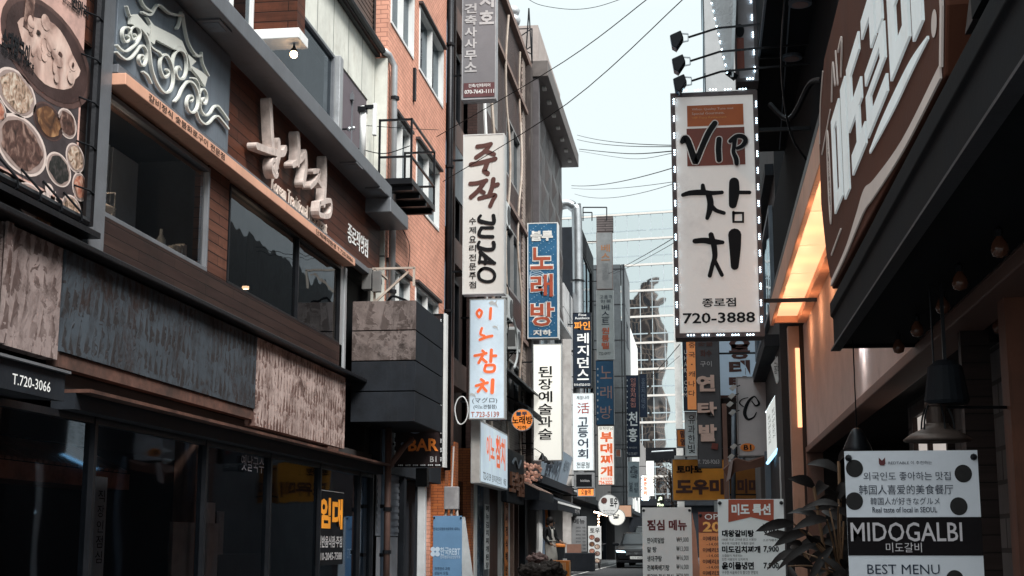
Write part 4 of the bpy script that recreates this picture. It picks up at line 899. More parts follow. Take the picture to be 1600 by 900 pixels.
# ------------------------------------------------------------------ brown tiled building, Y 34 - 44.4
tb = thing('tiled_building', 'old brown tiled building with bent cables, seen right of the stacked white signs', 'building', (-6, 39, 0))
TW = [(35.0, 37.6, 12.3, 13.7), (39.4, 42.6, 11.6, 13.4), (35.0, 38.2, 8.0, 9.6), (39.4, 42.6, 8.3, 10.2), (35.2, 38.0, 4.9, 6.2), (39.2, 42.8, 4.7, 6.3)]
m = B(); wall_with_holes(m, LP, 34.02, 2.9, 44.4, 16.6, TW, -.25, 0); m.box(-12, -5.66, 34.02, 44.4, 16.3, 16.5); build('wall', m, grid_mat('brown_tiles', (.055, .032, .029), (.042, .025, .023), (.02, .014, .012), .25, .07, .006, r=.5, dirt=(.025, .018, .016), damt=.5), tb)
m = B(); m.box(-12, -6.6, 34.02, 44.4, 0, 16.3); build('core', m, dim, tb)
for z in (7.1, 10.6, 14.6):
    m = B(); m.box(-5.4, -5.27, 34.05, 43.6, z, z + .13); build('ledge', m, mat('ledge_tan', (.17, .115, .098), .7, dirt=(.1, .07, .06), damt=.4), tb)
m = B(); m.box(-5.42, -5.25, 34.05, 44.4, 16.4, 16.6); build('parapet_cap', m, MATS['ledge_tan'], tb)
for q in TW: pane_window(tb, LP, q[0], q[2], q[1], q[3], mat('dull_frame', (.2, .2, .2), .5), glass_dark, .07, ((q[0] + q[1]) / 2,), -.1, fd=.1)
m = B(); m.box(-5.4, -5.36, 42.9, 43.55, 3.0, 16.3); build('glazed_tile_strip', m, grid_mat('beige_tiles', (.36, .29, .26), (.3, .25, .22), (.1, .08, .07), .22, .12, .016, r=.35), tb)
m = B(); m.box(-5.4, -5.2, 43.7, 44.3, 3.0, 16.3); build('corner_strip', m, mat('dark_corner', (.035, .027, .026), .6, dirt=(.2, .17, .15), damt=.35, streak=True), tb)
m = B(); m.box(-6.5, -6.2, 34.1, 44.3, 0, 2.9); m.box(-6.2, -5.45, 34.1, 44.3, 2.6, 2.9); build('ground_storey', m, black_soft, tb)
for y, dy, mm in ((34.03, .38, white), (36.25, .16, zinc), (38.6, .22, white), (39.9, .45, white), (41.0, .3, mat('tan_pillar', (.42, .28, .22), .6, dirt=(.16, .1, .08))), (42.2, .16, pipe_brown), (43.8, .5, black_soft)):
    m = B(); m.box(-6.2, -5.42, y, y + dy, .1, 2.6); build('pillar', m, mm, tb)
m = B(); m.box(-5.6, -5.55, 34.41, 36.25, .1, 2.5); build('glass_door', m, mat('blue_door_glass', (.12, .19, .27), .25), tb)
m = B(); m.box(-5.6, -5.52, 36.41, 38.6, .1, 2.5); build('brown_door', m, MATS['brown_door_paint'], tb)
m = B(); m.box(-5.7, -5.65, 40.35, 41.0, .1, 2.5); build('pale_shutter', m, mat('pale_shutter_paint', (.42, .43, .44), .6, dirt=(.2, .18, .17)), tb)
# cables dropping down the tiled front
for k, (y, x, mm) in enumerate([(34.6, -5.25, case_white), (35.6, -5.22, cream), (38.6, -5.25, cream), (41.6, -5.28, cream)]):
    b = B(); pts = [(x + .05 * math.sin(j * 1.7 + k), y + .22 * math.sin(j * 1.1 + 2 * k), 16.0 - j * 1.25) for j in range(11)]; b.tube(catmull(pts, 4), .045 if k < 2 else .035, 6)
    single('wall_cable', b, mm, ['thick white cable snaking down beside the stacked signs', 'cream cable snaking down the brown tiles near the white signs', 'thin cream cable down the middle of the brown tiles', 'thin cream cable beside the glazed tile strip'][k], 'cable', 'cables down the brown tiled facade')
# air conditioners
def aircon(x, y, z, label):
    t = thing('air_conditioner', label, 'air conditioner', (x, y, z), 'air conditioners on the left facades')
    m = B(); m.box(x - .15, x + .15, y - .42, y + .42, z, z + .62); build('housing', m, white, t, bevel=.015)
    m = B(); m.lathe((x + .152, y + .1, z + .31), [(.25, 0), (.25, .012)], 18, 'x'); build('fan_grille', m, black_metal, t)
    m = B(); m.box(x - .12, x + .12, y - .424, y - .42, z + .08, z + .54); build('side_vent', m, mat('vent_dark', (.12, .12, .12), .6), t)
    m = B(); m.bar((-5.45, y - .3, z - .02), (x + .15, y - .3, z - .02), .04); m.bar((-5.45, y + .3, z - .02), (x + .15, y + .3, z - .02), .04); m.bar((-5.42, y - .3, z - .5), (x + .1, y - .3, z - .03), .03); build('bracket', m, black_metal, t)
aircon(-4.98, 35.6, 9.15, 'white air conditioner beside the brown brush characters'); aircon(-5.05, 36.6, 6.85, 'white air conditioner beside the sideways black letters'); aircon(-5.1, 38.6, 6.3, 'small white air conditioner above the dark awning')
# bundle of lamp brackets and wires
jb = thing('wire_bundle', 'tangle of wires and pale junction boxes above the dark awning', 'wires', (-5.2, 36.5, 5.8))
m = B()
for k in range(16): y = 34.6 + random.random() * 4; z = 5.8 + random.random() * 2.6; m.tube(catmull([(-5.35, y, z), (-5.05 - random.random() * .2, y + random.uniform(-.5, .5), z - .4), (-5.3, y + random.uniform(-.9, .9), z - .9 - random.random())], 4), .018, 5)
build('wire', m, black, jb)
m = B()
for k in range(9): y = 34.9 + random.random() * 3.4; z = 5.5 + random.random() * 2.2; m.box(-5.3, -5.1, y, y + .2, z, z + .14 + random.random() * .12)
build('junction_box', m, mat('junction_pale', (.42, .42, .41), .5, dirt=(.2, .18, .16)), jb)
m = B(); m.tube(catmull([(-4.95 + .3 * math.cos(a) * .3, 36.8 + .9 * math.cos(a), 6.3 + .75 * math.sin(a)) for a in [k * .5 - 1 for k in range(9)]], 4), .03, 6)
single('white_hose', m, white, 'white hose loop beside the sideways black letters', 'hose')
m = B(); m.tube(catmull([tuple(at_y(px, py, 30.6)) for px, py in ((716, 662), (712, 650), (711, 636), (716, 623), (724, 620), (730, 630), (731, 645), (727, 658), (719, 663), (713, 655))], 5), .014, 6)
single('white_hose', m, white, 'loop of pale hose left of the lit blue vertical sign', 'hose')
# dark metal awning above the round sign
da = thing('metal_awning', 'dark sloping metal awning above the orange round sign', 'awning', (-5.0, 40, 5.2))
m = B(); m.slab([(-5.42, 35.6, 5.75), (-5.42, 44.2, 5.75), (-4.75, 44.2, 5.35), (-4.75, 35.6, 5.35)], (0, 0, .06)); build('canopy', m, mat('awning_grey', (.11, .115, .12), .6, dirt=(.04, .04, .04), damt=.4), da)
m = B(); m.slab([(-5.4, 38.6, 5.1), (-5.4, 43.6, 5.1), (-4.7, 43.6, 4.75), (-4.7, 38.6, 4.75)], (0, 0, .05))
for k in range(12): y = 38.6 + k * .42; m.slab([(-4.7, y, 4.75), (-4.7, y + .4, 4.75), (-4.7, y + .4, 4.6), (-4.7, y + .06, 4.6)], (.01, 0, 0))
build('lower_canopy', m, black_soft, da)
# dark carved board and little shop lamps
cb_ = thing('carved_board', 'black board with rough wooden characters beside the lit door sign', 'sign', (-5.0, 38, 1.9), 'signs on the left facades')
m = B(); m.box(-5.2, -5.05, 37.0, 40.6, 2.15, 3.55); build('board', m, black_soft, cb_, bevel=.02)
m = B(); text(m, PL('l', -5.05), '토속집', 37.4, 2.35, 40.2, 3.0, depth=.06, bold=.03); build('lettering', m, mat('brown_carved', (.22, .10, .06), .6), cb_)
m = B(); stroke(m, PL('l', -5.05), [(38, 3.2), (38.6, 3.35), (39.2, 3.15), (39.8, 3.35)], .08, depth=.03); build('scroll_mark', m, slate, cb_)
def arm_lamp(name, label, y, z, group, x0=-5.4):
    t = thing(name, label, 'lamp', (x0 + .8, y, z), group)
    m = B(); m.tube([(x0, y, z + .3), (x0 + .6, y, z + .34), (x0 + .8, y, z + .2)], .015, 6); build('arm', m, black_metal, t)
    m = B(); m.lathe((x0 + .8, y, z + .02), [(.12, 0), (.05, .14), (.02, .2)], 12); build('shade', m, black_metal, t)
    return t
l0 = arm_lamp('shop_lamp', 'black gooseneck shop lamp over the dried food stall', 41.3, 3.45, 'black gooseneck lamps over the food stall')
l0['label'] = 'black gooseneck shop lamp over the flowers, nearest the carved board'
for dy, lb in ((.75, 'second black gooseneck lamp from the carved board'), (1.5, 'third black gooseneck lamp from the carved board'), (2.3, 'black gooseneck lamp farthest from the carved board, by the facade sign')): copy_tree(l0, l0.location + Vector((0, dy, 0)), None, lb)
# warm cluster of lamps/flowers under them
fl = B()
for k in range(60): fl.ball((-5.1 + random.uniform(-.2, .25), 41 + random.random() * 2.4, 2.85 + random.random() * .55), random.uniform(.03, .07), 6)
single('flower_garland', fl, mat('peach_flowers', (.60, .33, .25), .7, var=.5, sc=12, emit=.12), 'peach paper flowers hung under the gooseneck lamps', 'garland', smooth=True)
sa = thing('striped_awning', 'small brown and black slanting awning under the flowers', 'awning', (-5, 42, 2.3))
m = B(); m.slab([(-5.4, 40.4, 2.95), (-5.4, 44.2, 2.95), (-4.6, 44.2, 2.55), (-4.6, 40.4, 2.55)], (0, 0, .03)); build('canopy', m, mat('tan_canvas', (.3, .2, .16), .8), sa)
m = B(); m.box(-4.6, -4.58, 40.4, 44.2, 2.3, 2.56); m.slab([(-4.6, 40.4, 2.3), (-4.6, 40.4, 2.56), (-5.4, 40.4, 2.95), (-5.4, 40.4, 2.3)], (0, .01, 0)); build('valance', m, black_soft, sa)

# ------------------------------------------------------------------ dark building with the overhanging cornice, Y 44.6 - 56
cb = thing('cornice_building', 'dark grey building of faceted metal panels under a deep cornice', 'building', (-6, 50, 0))
fac = grid_mat('facet_panels', (.07, .062, .062), (.052, .048, .052), (.02, .02, .02), 1.4, 1.25, .03, r=.45, m=.3, dirt=(.2, .16, .15), damt=.2)
CW = [(47.6, 51.0, 10.6, 12.0), (47.0, 55, 6.9, 9.0)]
m = B(); wall_with_holes(m, LP, 44.6, 3.2, 56, 16.2, CW, -.3, 0); build('wall', m, fac, cb)
m = B()
for k in range(9):      # folded diamond panels
    for j in range(6):
        y0, z0 = 44.9 + k * 1.22, 9.2 + j * 1.16
        if any(q[0] - 1.1 < y0 < q[1] and q[2] - 1.1 < z0 < q[3] + .1 for q in CW): continue
        c = Vector((-5.27 - .08 * ((k + j) % 2), y0 + .4 + .3 * ((k * 3 + j) % 2), z0 + .45 + .2 * (j % 2))); q = [Vector((-5.398, y0, z0)), Vector((-5.398, y0 + 1.2, z0)), Vector((-5.398, y0 + 1.2, z0 + 1.14)), Vector((-5.398, y0, z0 + 1.14))]
        m.add(q + [c], [(0, 1, 4), (1, 2, 4), (2, 3, 4), (3, 0, 4)])
build('faceted_cladding', m, mat('facet_metal', (.075, .066, .066), .42, m=.45, var=.25, sc=.8), cb)
m = B(); m.box(-12, -5.72, 44.6, 56, 0, 16.2); build('core', m, dim, cb)
for q in CW: pane_window(cb, LP, q[0], q[2], q[1], q[3], steel, glass_dark, .08, ((q[0] + q[1]) / 2,), -.08, fd=.14)
m = B(); m.box(-12, -4.72, 44.55, 56.2, 16.2, 16.75); build('cornice', m, mat('cornice_metal', (.12, .105, .10), .5, m=.3, var=.15, dirt=(.06, .05, .05), damt=.3), cb, bevel=.02)
for k in range(7):
    m = B(); y = 45.6 + k * 1.55; m.box(-5.05, -4.92, y, y + .3, 16.13, 16.198); build('soffit_lamp', m, mat('soffit_lamp_dark', (.5, .5, .48), .4), cb)
m = B(); m.box(-11, -5.15, 45.4, 53, 16.75, 18.3); build('roof_block', m, mat('roof_block_stone', (.30, .26, .245), .8, dirt=(.15, .12, .11), damt=.3), cb)
m = B(); m.box(-5.42, -5.05, 44.62, 45.0, 3, 16.18); build('corner_column', m, mat('corner_metal', (.10, .09, .095), .5, m=.4), cb)
m = B(); m.box(-5.5, -4.98, 45.0, 55.6, 9.04, 9.14); m.box(-5.15, -5.05, 45.05, 45.15, 3.2, 9.04); build('window_hood', m, zinc, cb)
m = B(); m.box(-6.9, -6.7, 44.7, 56, 0, 3.2); m.box(-6.7, -5.0, 44.7, 56, 2.95, 3.2); build('ground_storey', m, black_soft, cb)
pst = thing('stone_pilaster', 'pale stone pilaster rising between the lit white sign and black sign', 'pilaster', (-5.1, 56.4, 0))
m = B(); m.box(-5.45, -5.1, 56.05, 56.5, .11, 9.6); build('shaft', m, mat('pilaster_stone', (.42, .41, .40), .7, dirt=(.25, .23, .22)), pst)
# rooftop bits
vp = thing('roof_vent', 'turned metal chimney vent on the old tiled building', 'vent', (-5.7, 43.2, 16.5))
m = B(); m.lathe((-5.7, 43.2, 16.5), [(.13, 0), (.13, 1.0), (.2, 1.02), (.24, 1.15), (.2, 1.28), (.12, 1.32), (.18, 1.36), (.22, 1.48), (.16, 1.6), (.05, 1.66)], 14); build('cowl', m, zinc, vp, smooth=True)
la = thing('roof_ladder', 'black lattice frame on the roof edge beside the vent', 'lattice', (-5.3, 44.1, 16.5))
m = B(); z0 = 16.5
for x in (-5.65, -5.2): m.bar((x, 44.1, z0), (x + (-5.4 - x) * .8 * 0, 44.1, z0 + 1.2), .04)
m.bar((-5.65, 44.1, z0 + .9), (-5.2, 44.1, z0 + 1.2), .03); m.bar((-5.42, 44.1, z0), (-5.3, 44.1, z0 + 1.9), .04); m.bar((-5.2, 44.1, z0), (-5.3, 44.1, z0 + 1.9), .04); m.bar((-5.65, 44.1, z0 + .3), (-5.2, 44.1, z0 + .6), .03); m.bar((-5.2, 44.1, z0 + .3), (-5.65, 44.1, z0 + .6), .03); m.bar((-5.65, 44.1, z0 + 1.2), (-5.3, 44.1, z0 + 1.2), .03)
build('frame', m, black_metal, la)
# signs along the middle of the left side
t, pl = sign('hanging_sign', 'blue dotted karaoke sign with big red characters outlined in white', 43.5, 824, 347, 872, 529, .45, case_white, blue, 'signs on the left facades', rim=.03)
m = B()
for k in range(150):
    u, v = pl.uv(826 + (k * 7.3) % 41, 351 + (k * 37.7) % 174); ellipse(m, pl, u, v, .014, .014, .003, 6)
for r_ in (.1, .16, .22, .28, .34):
    c = pl.uv(838, 440); stroke(m, pl, [(c[0] + r_ * math.cos(a), c[1] + r_ * math.sin(a)) for a in [k * .3 for k in range(22)] if abs(r_ * math.cos(a) + c[0] - (-4.83)) < .40], .025, d=.0035, cap=False)
build('dot_pattern', m, mat('pale_blue_dots', (.30, .42, .52), .5, bump=0), t)
m = B(); mo = B()
for ch, bx_ in (('노', (829, 386, 864, 421)), ('래', (829, 428, 864, 464)), ('방', (829, 472, 866, 510))):
    tpx(mo, pl, ch, bx_[0] - 1, bx_[1] - 1, bx_[2] + 1, bx_[3] + 1, d=.006, bold=.065); tpx(m, pl, ch, *bx_, d=.012, bold=.02)
tpx(mo, pl, '블루', 829, 360, 864, 377, d=.008, bold=.06); tpx(mo, pl, '지하', 833, 515, 862, 525, d=.008, bold=.04)
build('outline_lettering', mo, mat('outline_pale', (.62, .62, .6), .5, bump=0), t); build('lettering', m, mat('brick_red_ink', (.34, .07, .035), .5, bump=0), t)
sign('hanging_sign', 'bright lit white sign with black brush characters, above the grey awning sign', 42.0, 833, 537, 878, 720, .3, case_white, lit_white, 'signs on the left facades', verts=[('된장예술과술', (841, 571, 863, 688), ink, .015, (('gap', .1),))], texts=[('733-4516', (836, 713, 850, 718), mute, .0)])
t, pl = sign('hanging_sign', 'black residence sign with white characters and an orange pair on top', 58, 895, 488, 924, 606, .3, black_metal, mat('black_blue_face', (.012, .020, .034), .4), 'signs on the left facades', verts=[('레지던스', (902, 519, 920, 595), ink_white, .02)], texts=[('파인', (897, 502, 922, 516), mat('amber_lit_ink', (.8, .30, .05), .5, bump=0), .03), ('Fine', (904, 490, 916, 494), ink_white, .01), ('Residence', (899, 495, 921, 499), ink_white, .01), ('010-6722-0153', (897, 599, 922, 603), ink_white, .01)], wall=-5.45)
t, pl = sign('hanging_sign', 'pale lit fish restaurant sign with a red character on top', 57.5, 895, 614, 927, 735, .35, case_white, mat('lit_pale_face', (.58, .66, .70), .4, var=.05, emit=.12, ecol=(.9, .97, 1)), 'signs on the left facades', verts=[('고등어회', (903, 651, 919, 717), navy, .01)], texts=[('活', (902, 629, 921, 646), mat('deep_red_ink', (.30, .05, .04), .5, bump=0), .0), ('제철나라', (901, 618, 921, 624), ink, .0), ('전문점', (901, 722, 921, 731), ink, .0)])
# stack at Y = 68
sign('hanging_sign', 'faded grey sign with worn orange characters, topmost of the far stack', 69, 932, 362, 957, 452, .35, mat('rusty_case', (.32, .24, .22), .6), mat('faded_face', (.42, .41, .41), .5, dirt=(.6, .6, .58), damt=.3), 'signs on the left facades', verts=[('베스', (939, 381, 953, 408), mat('faded_orange', (.6, .28, .14), .5, bump=0), .02), ('트원룸', (940, 411, 952, 438), mat('ghost_grey', (.34, .34, .35), .5, bump=0), .0)])
sign('hanging_sign', 'silver sign with black and red characters below the faded grey sign', 69, 932, 453, 959, 562, .35, case_white, mat('silver_face', (.45, .48, .48), .4, var=.12), 'signs on the left facades', verts=[('베스트', (940, 475, 952, 508), navy, .01), ('원룸텔', (940, 511, 952, 546), red, .02)], texts=[('고품격', (937, 461, 956, 467), navy, 0), ('원룸', (938, 468, 955, 473), navy, 0), ('722-0977', (936, 550, 954, 555), ink, .0)])
t, pl = sign('hanging_sign', 'blue sign with unlit neon-outline characters, above the lit red stew sign', 68.6, 931, 563, 959, 664, .4, navy, mat('neon_blue_face', (.022, .085, .17), .45, var=.12), 'signs on the left facades', verts=[('노래방', (938, 566, 956, 660), mat('neon_tube', (.34, .22, .20), .5, bump=0), -.0, (('gap', .35),))])
led_rows(t, pl, 934, 572, 934, 660, 9, led_off, .03)
sign('hanging_sign', 'lit white stew sign with big red characters and phone number', 68.2, 934, 665, 960, 758, .45, black_metal, lit_white, 'signs on the left facades', verts=[('부대찌개', (938, 674, 957, 745), glow_red, .045, (('gap', .1),))], texts=[('장학만남', (936, 667, 958, 672), ink, 0), ('종로직영점', (938, 746, 956, 750), glow_red, .01), ('734-2222', (936, 751, 957, 757), glow_red, .03)])
m = B(); p = at_y(957, 345, 69); a = at_y(932, 362, 69)
m.box(a.x, p.x + .02, 69.0, 69.4, a.z, at_y(932, 338, 69).z)
single('louvre_box', m, grid_mat('louvre_rust', (.30, .24, .23), (.26, .21, .2), (.1, .08, .08), 3, .12, .02), 'rusty louvred box on top of the far sign stack', 'sign top')
sf = B(); 
for (x0, y0, x1, y1) in ((911, 324, 911, 345), (948, 324, 948, 345), (911, 324, 948, 324), (911, 332, 925, 332), (925, 332, 925, 345)): sf.bar(at_y(x0, y0, 66), at_y(x1, y1, 66), .05)
single('roof_frame', sf, black_metal, 'thin black frame on the roof before the far glass building', 'frame')
# far dark signs
t, pl = sign('hanging_sign', 'black sign with red characters and white brush writing, far down the left', 84, 979, 586, 999, 714, .4, black_metal, navy, 'signs on the left facades', verts=[('인생참치횟집', (985, 590, 993, 637), mat('dull_red_ink', (.45, .2, .17), .5, bump=0), .01), ('천홍', (982, 642, 996, 692), ink_white, .02)], texts=[('예약문의', (983, 698, 995, 701), mute, 0), ('02-732-8877', (982, 707, 996, 711), mute, 0)])
led_rows(t, pl, 980, 590, 980, 712, 14, led_off, .022)
sign('hanging_sign', 'dim black sign with faint blue writing just behind the white brush writing', 88, 999, 584, 1011, 652, .4, black_metal, navy, 'signs on the left facades', verts=[('호프치킨맥주', (1002, 590, 1008, 640), mat('dim_blue_ink', (.12, .15, .2), .5, bump=0), 0)])
sign('hanging_sign', 'pale blue sausage soup sign under the black sign', 82, 981, 721, 999, 777, .4, case_white, mat('pale_blue_face', (.40, .48, .52), .45, var=.05), 'signs on the left facades', verts=[('순대국', (985, 727, 996, 748), navy, .02), ('보족', (983, 753, 989, 770), navy, 0), ('쌈발', (991, 753, 997, 770), navy, 0)])
t, pl = sign('hanging_sign', 'small lit sign with red characters edged by white bulbs', 92, 1004, 742, 1013, 783, .4, black_metal, lit_white, 'signs on the left facades', verts=[('닭한마리', (1006, 745, 1011, 774), glow_red, .04)])
led_rows(t, pl, 1003.5, 743, 1003.5, 782, 9, led, .03); led_rows(t, pl, 1013, 743, 1013, 782, 9, led, .03)
sign('hanging_sign', 'narrow white noodle sign beside the small red lit sign', 96, 1010, 720, 1022, 775, .4, case_white, lit_white, 'signs on the left facades', verts=[('메밀소바칼국수', (1013, 722, 1019, 771), mute, 0)])
sign('hanging_sign', 'small bill of red characters on the far grey facade', 78, 962, 702, 970, 714, .2, case_white, mat('peach_face', (.6, .34, .25), .5), 'signs on the left facades', texts=[('식당', (963, 703, 969, 713), red, .02)])
# projecting small box signs
sign('box_sign', 'black framed little box sign over the small orange sign', 55.5, 897, 738, 928, 764, .5, case_grey, black, 'signs on the left facades', rim=.08, texts=[('hidden', (907, 749, 921, 753), mute, 0)])
sign('box_sign', 'small orange box sign under the black framed one', 55.5, 902, 762, 929, 776, .5, case_grey, mat('lit_orange_face', (.85, .26, .06), .45, emit=.25, ecol=(1, .3, .06)), 'signs on the left facades', rim=.04, texts=[('오늘애', (908, 764, 923, 773), maroon, .01)])
round_sign('white round sign with black brush writing over the bicycle', 951, 789, 62, .46, case_white, case_grey, [('토우', (953, 778, 965, 793), ink, .03), ('숯불 닭구이 전문점', (942, 797, 960, 799), ink, 0), ('02-735-9092', (944, 801, 958, 803), ink, 0)], 'signs on the left facades')
p = at_y(944, 782, 61.98); m = B(); 
for k in range(12): a = k * math.pi / 6; m.add([p + Vector((.13 * math.cos(a), 0, .13 * math.sin(a))), p + Vector((.13 * math.cos(a + .5), 0, .13 * math.sin(a + .5))), p], [(0, 1, 2)])
single('flame_mark', m, maroon, 'dark red disc mark on the left of the white round sign', 'emblem')
t, pl, p = round_sign('smaller oval white sign behind and below the white round one', 964, 808, 66, .38, lit_white, case_white, [('닭', (958, 803, 968, 811), navy, .02)], 'signs on the left facades')
sign('wall_sign', 'peach lit rectangular sign behind the round sign by the car', 72, 966, 789, 987, 808, .3, black_metal, mat('peach_lit', (.75, .42, .28), .5, emit=.25, ecol=(1, .6, .4)), 'signs on the left facades')
sign('wall_sign', 'small green and white lit roundel board hanging far over the street', 96, 1026, 774, 1038, 793, .2, black_metal, black, None, texts=[('♨', (1028, 776, 1036, 784), mat('lime_lit', (.7, .85, .55), .5, emit=.7), .02), ('Pho', (1027, 786, 1037, 791), MATS['lime_lit'], .03)], bracket=False)
# big pale awning sign on the facade and its awning
gs = thing('facade_sign', 'wide pale blue facade sign with dark brush characters under the lit white sign', 'sign', (-5, 50, 2.9), 'signs on the left facades')
m = B(); m.slab([(-5.35, 44.9, 2.95), (-5.35, 55.0, 2.95), (-5.0, 55.0, 4.35), (-5.0, 44.9, 4.35)], (.06, 0, -.01)); build('board', m, mat('pale_blue_board', (.28, .36, .44), .5, var=.15, dirt=(.16, .2, .25), damt=.3, streak=True), gs)
FS = TP((-5.285, 44.9, 2.95), (0, 1, 0), (.35, 0, 1.4)); m = B(); text(m, FS, '봄꽃이야기', 2.2, .35, 6.6, 1.1, d=.012, bold=.02); text(m, FS, '생선구이', 7.5, .8, 9.4, 1.2, d=.012); text(m, FS, '737-3341', 7.0, .12, 9.4, .32, d=.012); build('lettering', m, navy, gs)
ga = thing('black_awning', 'black awning with white trim over the shop door by the standing person', 'awning', (-4.8, 49, 2.2))
m = B(); m.slab([(-5.6, 46.4, 2.85), (-5.6, 55, 2.85), (-4.7, 55, 2.42), (-4.7, 46.4, 2.42)], (0, 0, .04)); m.box(-4.7, -4.67, 46.4, 55, 2.15, 2.42); m.slab([(-4.7, 46.4, 2.15), (-4.7, 46.4, 2.42), (-5.6, 46.4, 2.85), (-5.6, 46.4, 2.15)], (0, .02, 0)); build('canopy', m, black_soft, ga)
m = B(); m.box(-4.665, -4.655, 46.4, 55, 2.36, 2.43); build('trim', m, white, ga)
m = B(); text(m, PL('l', -4.668), '둘리식당', 52.6, 2.18, 54.6, 2.32, d=.004) if False else text(m, PL('l', -4.668), '생선구이', 52.6, 2.18, 54.6, 2.32, d=.004); build('lettering', m, mute, ga)

# ------------------------------------------------------------------ farther left facades
def far_building(name, label, y0, y1, zt, m_, x=-5.4, win=(), fr=slate_light, wz=(1.5, 1.4), base=None):
    t = thing(name, label, 'building', (x - 1, (y0 + y1) / 2, 0)); pl = PL('l', x)
    hs = [h for h in win]
    b = B(); wall_with_holes(b, pl, y0, 3.2, y1, zt, hs, -.2, 0); b.box(x - 8, x - .25, y0, y0 + .2, 3.2, zt); b.box(x - 8, x - .21, y0 + .2, y1, zt - .2, zt); build('wall', b, m_, t)
    b = B(); b.box(x - 8, x - .8, y0 + .21, y1, 0, zt - .21); build('core', b, dim, t)
    for h in hs: pane_window(t, pl, h[0], h[2], h[1], h[3], fr, glass_dark, .07, ((h[0] + h[1]) / 2,), -.08)
    b = B(); b.box(x - 1.5, x - 1.3, y0, y1, 0, 3.2); b.box(x - 1.3, x + .1, y0, y1, 2.95, 3.2); build('ground_storey', b, base or black_soft, t)
    return t
far_building('office_building', 'pale grey building with steel duct behind the black residence sign', 56.6, 65.4, 11.5, concrete_pale, win=[(57.6, 60, 4.2, 5.6), (61, 64, 4.2, 5.6), (57.6, 60, 7.2, 8.6), (61, 64, 7.2, 8.6)])
pipe('exhaust_duct', 'shiny steel exhaust duct bending over at roof height', catmull([(-6.6, 59.0, 15.0), (-5.6, 59.0, 15.35), (-5.2, 59.0, 15.2), (-5.05, 59.0, 14.6), (-5.05, 59.0, 8), (-5.05, 59.0, 3.3)], 5), .22, steel, 14, [(-5.05, 59, 12), (-5.05, 59, 9)])
far_building('office_building', 'black glazed building rising behind the exhaust duct', 65.5, 73, 15.8, black_soft, win=[(66.5, 72, 5, 14.8)], fr=black_metal)
far_building('office_building', 'low beige building behind the stack of karaoke signs', 73.1, 85.5, 11.0, mat('far_beige', (.22, .195, .185), .8, dirt=(.18, .15, .14)), win=[(75 + 3.4 * k, 77.4 + 3.4 * k, z, z + 1.5) for k in range(3) for z in (4.4, 7.6)])
far_building('office_building', 'tall narrow concrete panel building beside the far glass block', 85.7, 92, 17.9, grid_mat('grey_panels', (.20, .21, .22), (.17, .18, .19), (.05, .05, .055), 1.4, 2.2, .05, off=0, dirt=(.1, .1, .105), damt=.4), x=-4.45, win=[(87, 89.5, z, z + 1.6) for z in (5, 9, 13)])
far_building('office_building', 'bright white walled building with a sloping top far down the left', 92.1, 106, 15.4, mat('far_white', (.80, .80, .78), .7, var=.04), x=-4.6, win=[(95 + 5 * k, 98 + 5 * k, 4, 6) for k in range(2)])
far_building('office_building', 'small dark building closing the left side of the street', 106.2, 150, 10.0, concrete, win=[(128, 133, 4.5, 7), (138, 143, 4.5, 7)])
# ------------------------------------------------------------------ right: barbecue restaurant under a dark overhang
rr = thing('grill_restaurant', 'dark restaurant with deep canopy, plaster wall and warm lit soffit, nearest on right', 'building', (2.5, 14, 0))
RP = PL('r', 1.7)
plaster = mat('pinkish_plaster', (.54, .43, .405), .85, var=.10, sc=2.5, bump=.5, bsc=130, dirt=(.24, .17, .15), damt=.15)
trim_brown = mat('brown_trim', (.17, .095, .075), .55, var=.15, dirt=(.07, .04, .03), damt=.25, streak=True)
m = B(); m.box(1.7, 1.9, 4, 23.88, 2.62, 4.62); build('plaster_wall', m, plaster, rr)
m = B(); m.box(1.66, 1.92, 4, 23.5, 2.52, 2.618); build('wall_trim', m, trim_brown, rr, bevel=.01)
m = B(); m.box(1.66, 1.92, 23.3, 23.46, .0, 2.518); build('door_jamb', m, trim_brown, rr)
m = B(); m.box(1.45, 1.698, 23.62, 23.86, 0, 4.62); build('corner_post', m, mat('tan_post', (.46, .28, .21), .5, var=.1, dirt=(.16, .09, .07), damt=.25, streak=True), rr, bevel=.01)
m = B(); m.box(1.56, 1.63, 23.60, 23.618, 2.95, 4.25); build('strip_light', m, mat('warm_strip', (1, .6, .35), .5, var=0, bump=0, emit=.85, ecol=(1, .50, .25)), rr)
m = B(); m.box(1.63, 1.697, 23.59, 23.618, 0, 4.62); build('post_groove', m, mat('dark_groove', (.03, .018, .015), .7), rr)
# lit soffit canopy
m = B(); m.box(1.13, 1.19, 11.6, 22.9, 4.52, 4.86); m.box(1.19, 1.70, 22.82, 22.9, 4.56, 4.86); m.box(1.56, 1.70, 11.6, 22.82, 4.56, 4.70); build('canopy_frame', m, copper, rr, bevel=.008)
m = B(); m.box(1.13, 1.70, 11.6, 22.9, 4.862, 4.95); build('canopy_top', m, black_metal, rr)
warm_panel = mat('warm_soffit_panel', (.6, .4, .28), .5, var=.04, bump=0, emit=.62, ecol=(1, .52, .28))
for k in range(6):
    d = bpy.data.lights.new('lamp_light', 'POINT'); d.energy = 4.2; d.color = (1, .50, .25); d.shadow_soft_size = 0; o = bpy.data.objects.new('lamp_light', d); COL.objects.link(o); o.parent = rr; o.location = Vector((1.38, 21.9 - k * 1.85, 4.30)) - WORLD_AT[rr.name]
    m = B(); m.box(1.195, 1.555, 22.78 - k * 1.85 - 1.77, 22.78 - k * 1.85, 4.66, 4.70); build('soffit_panel', m, warm_panel, rr)
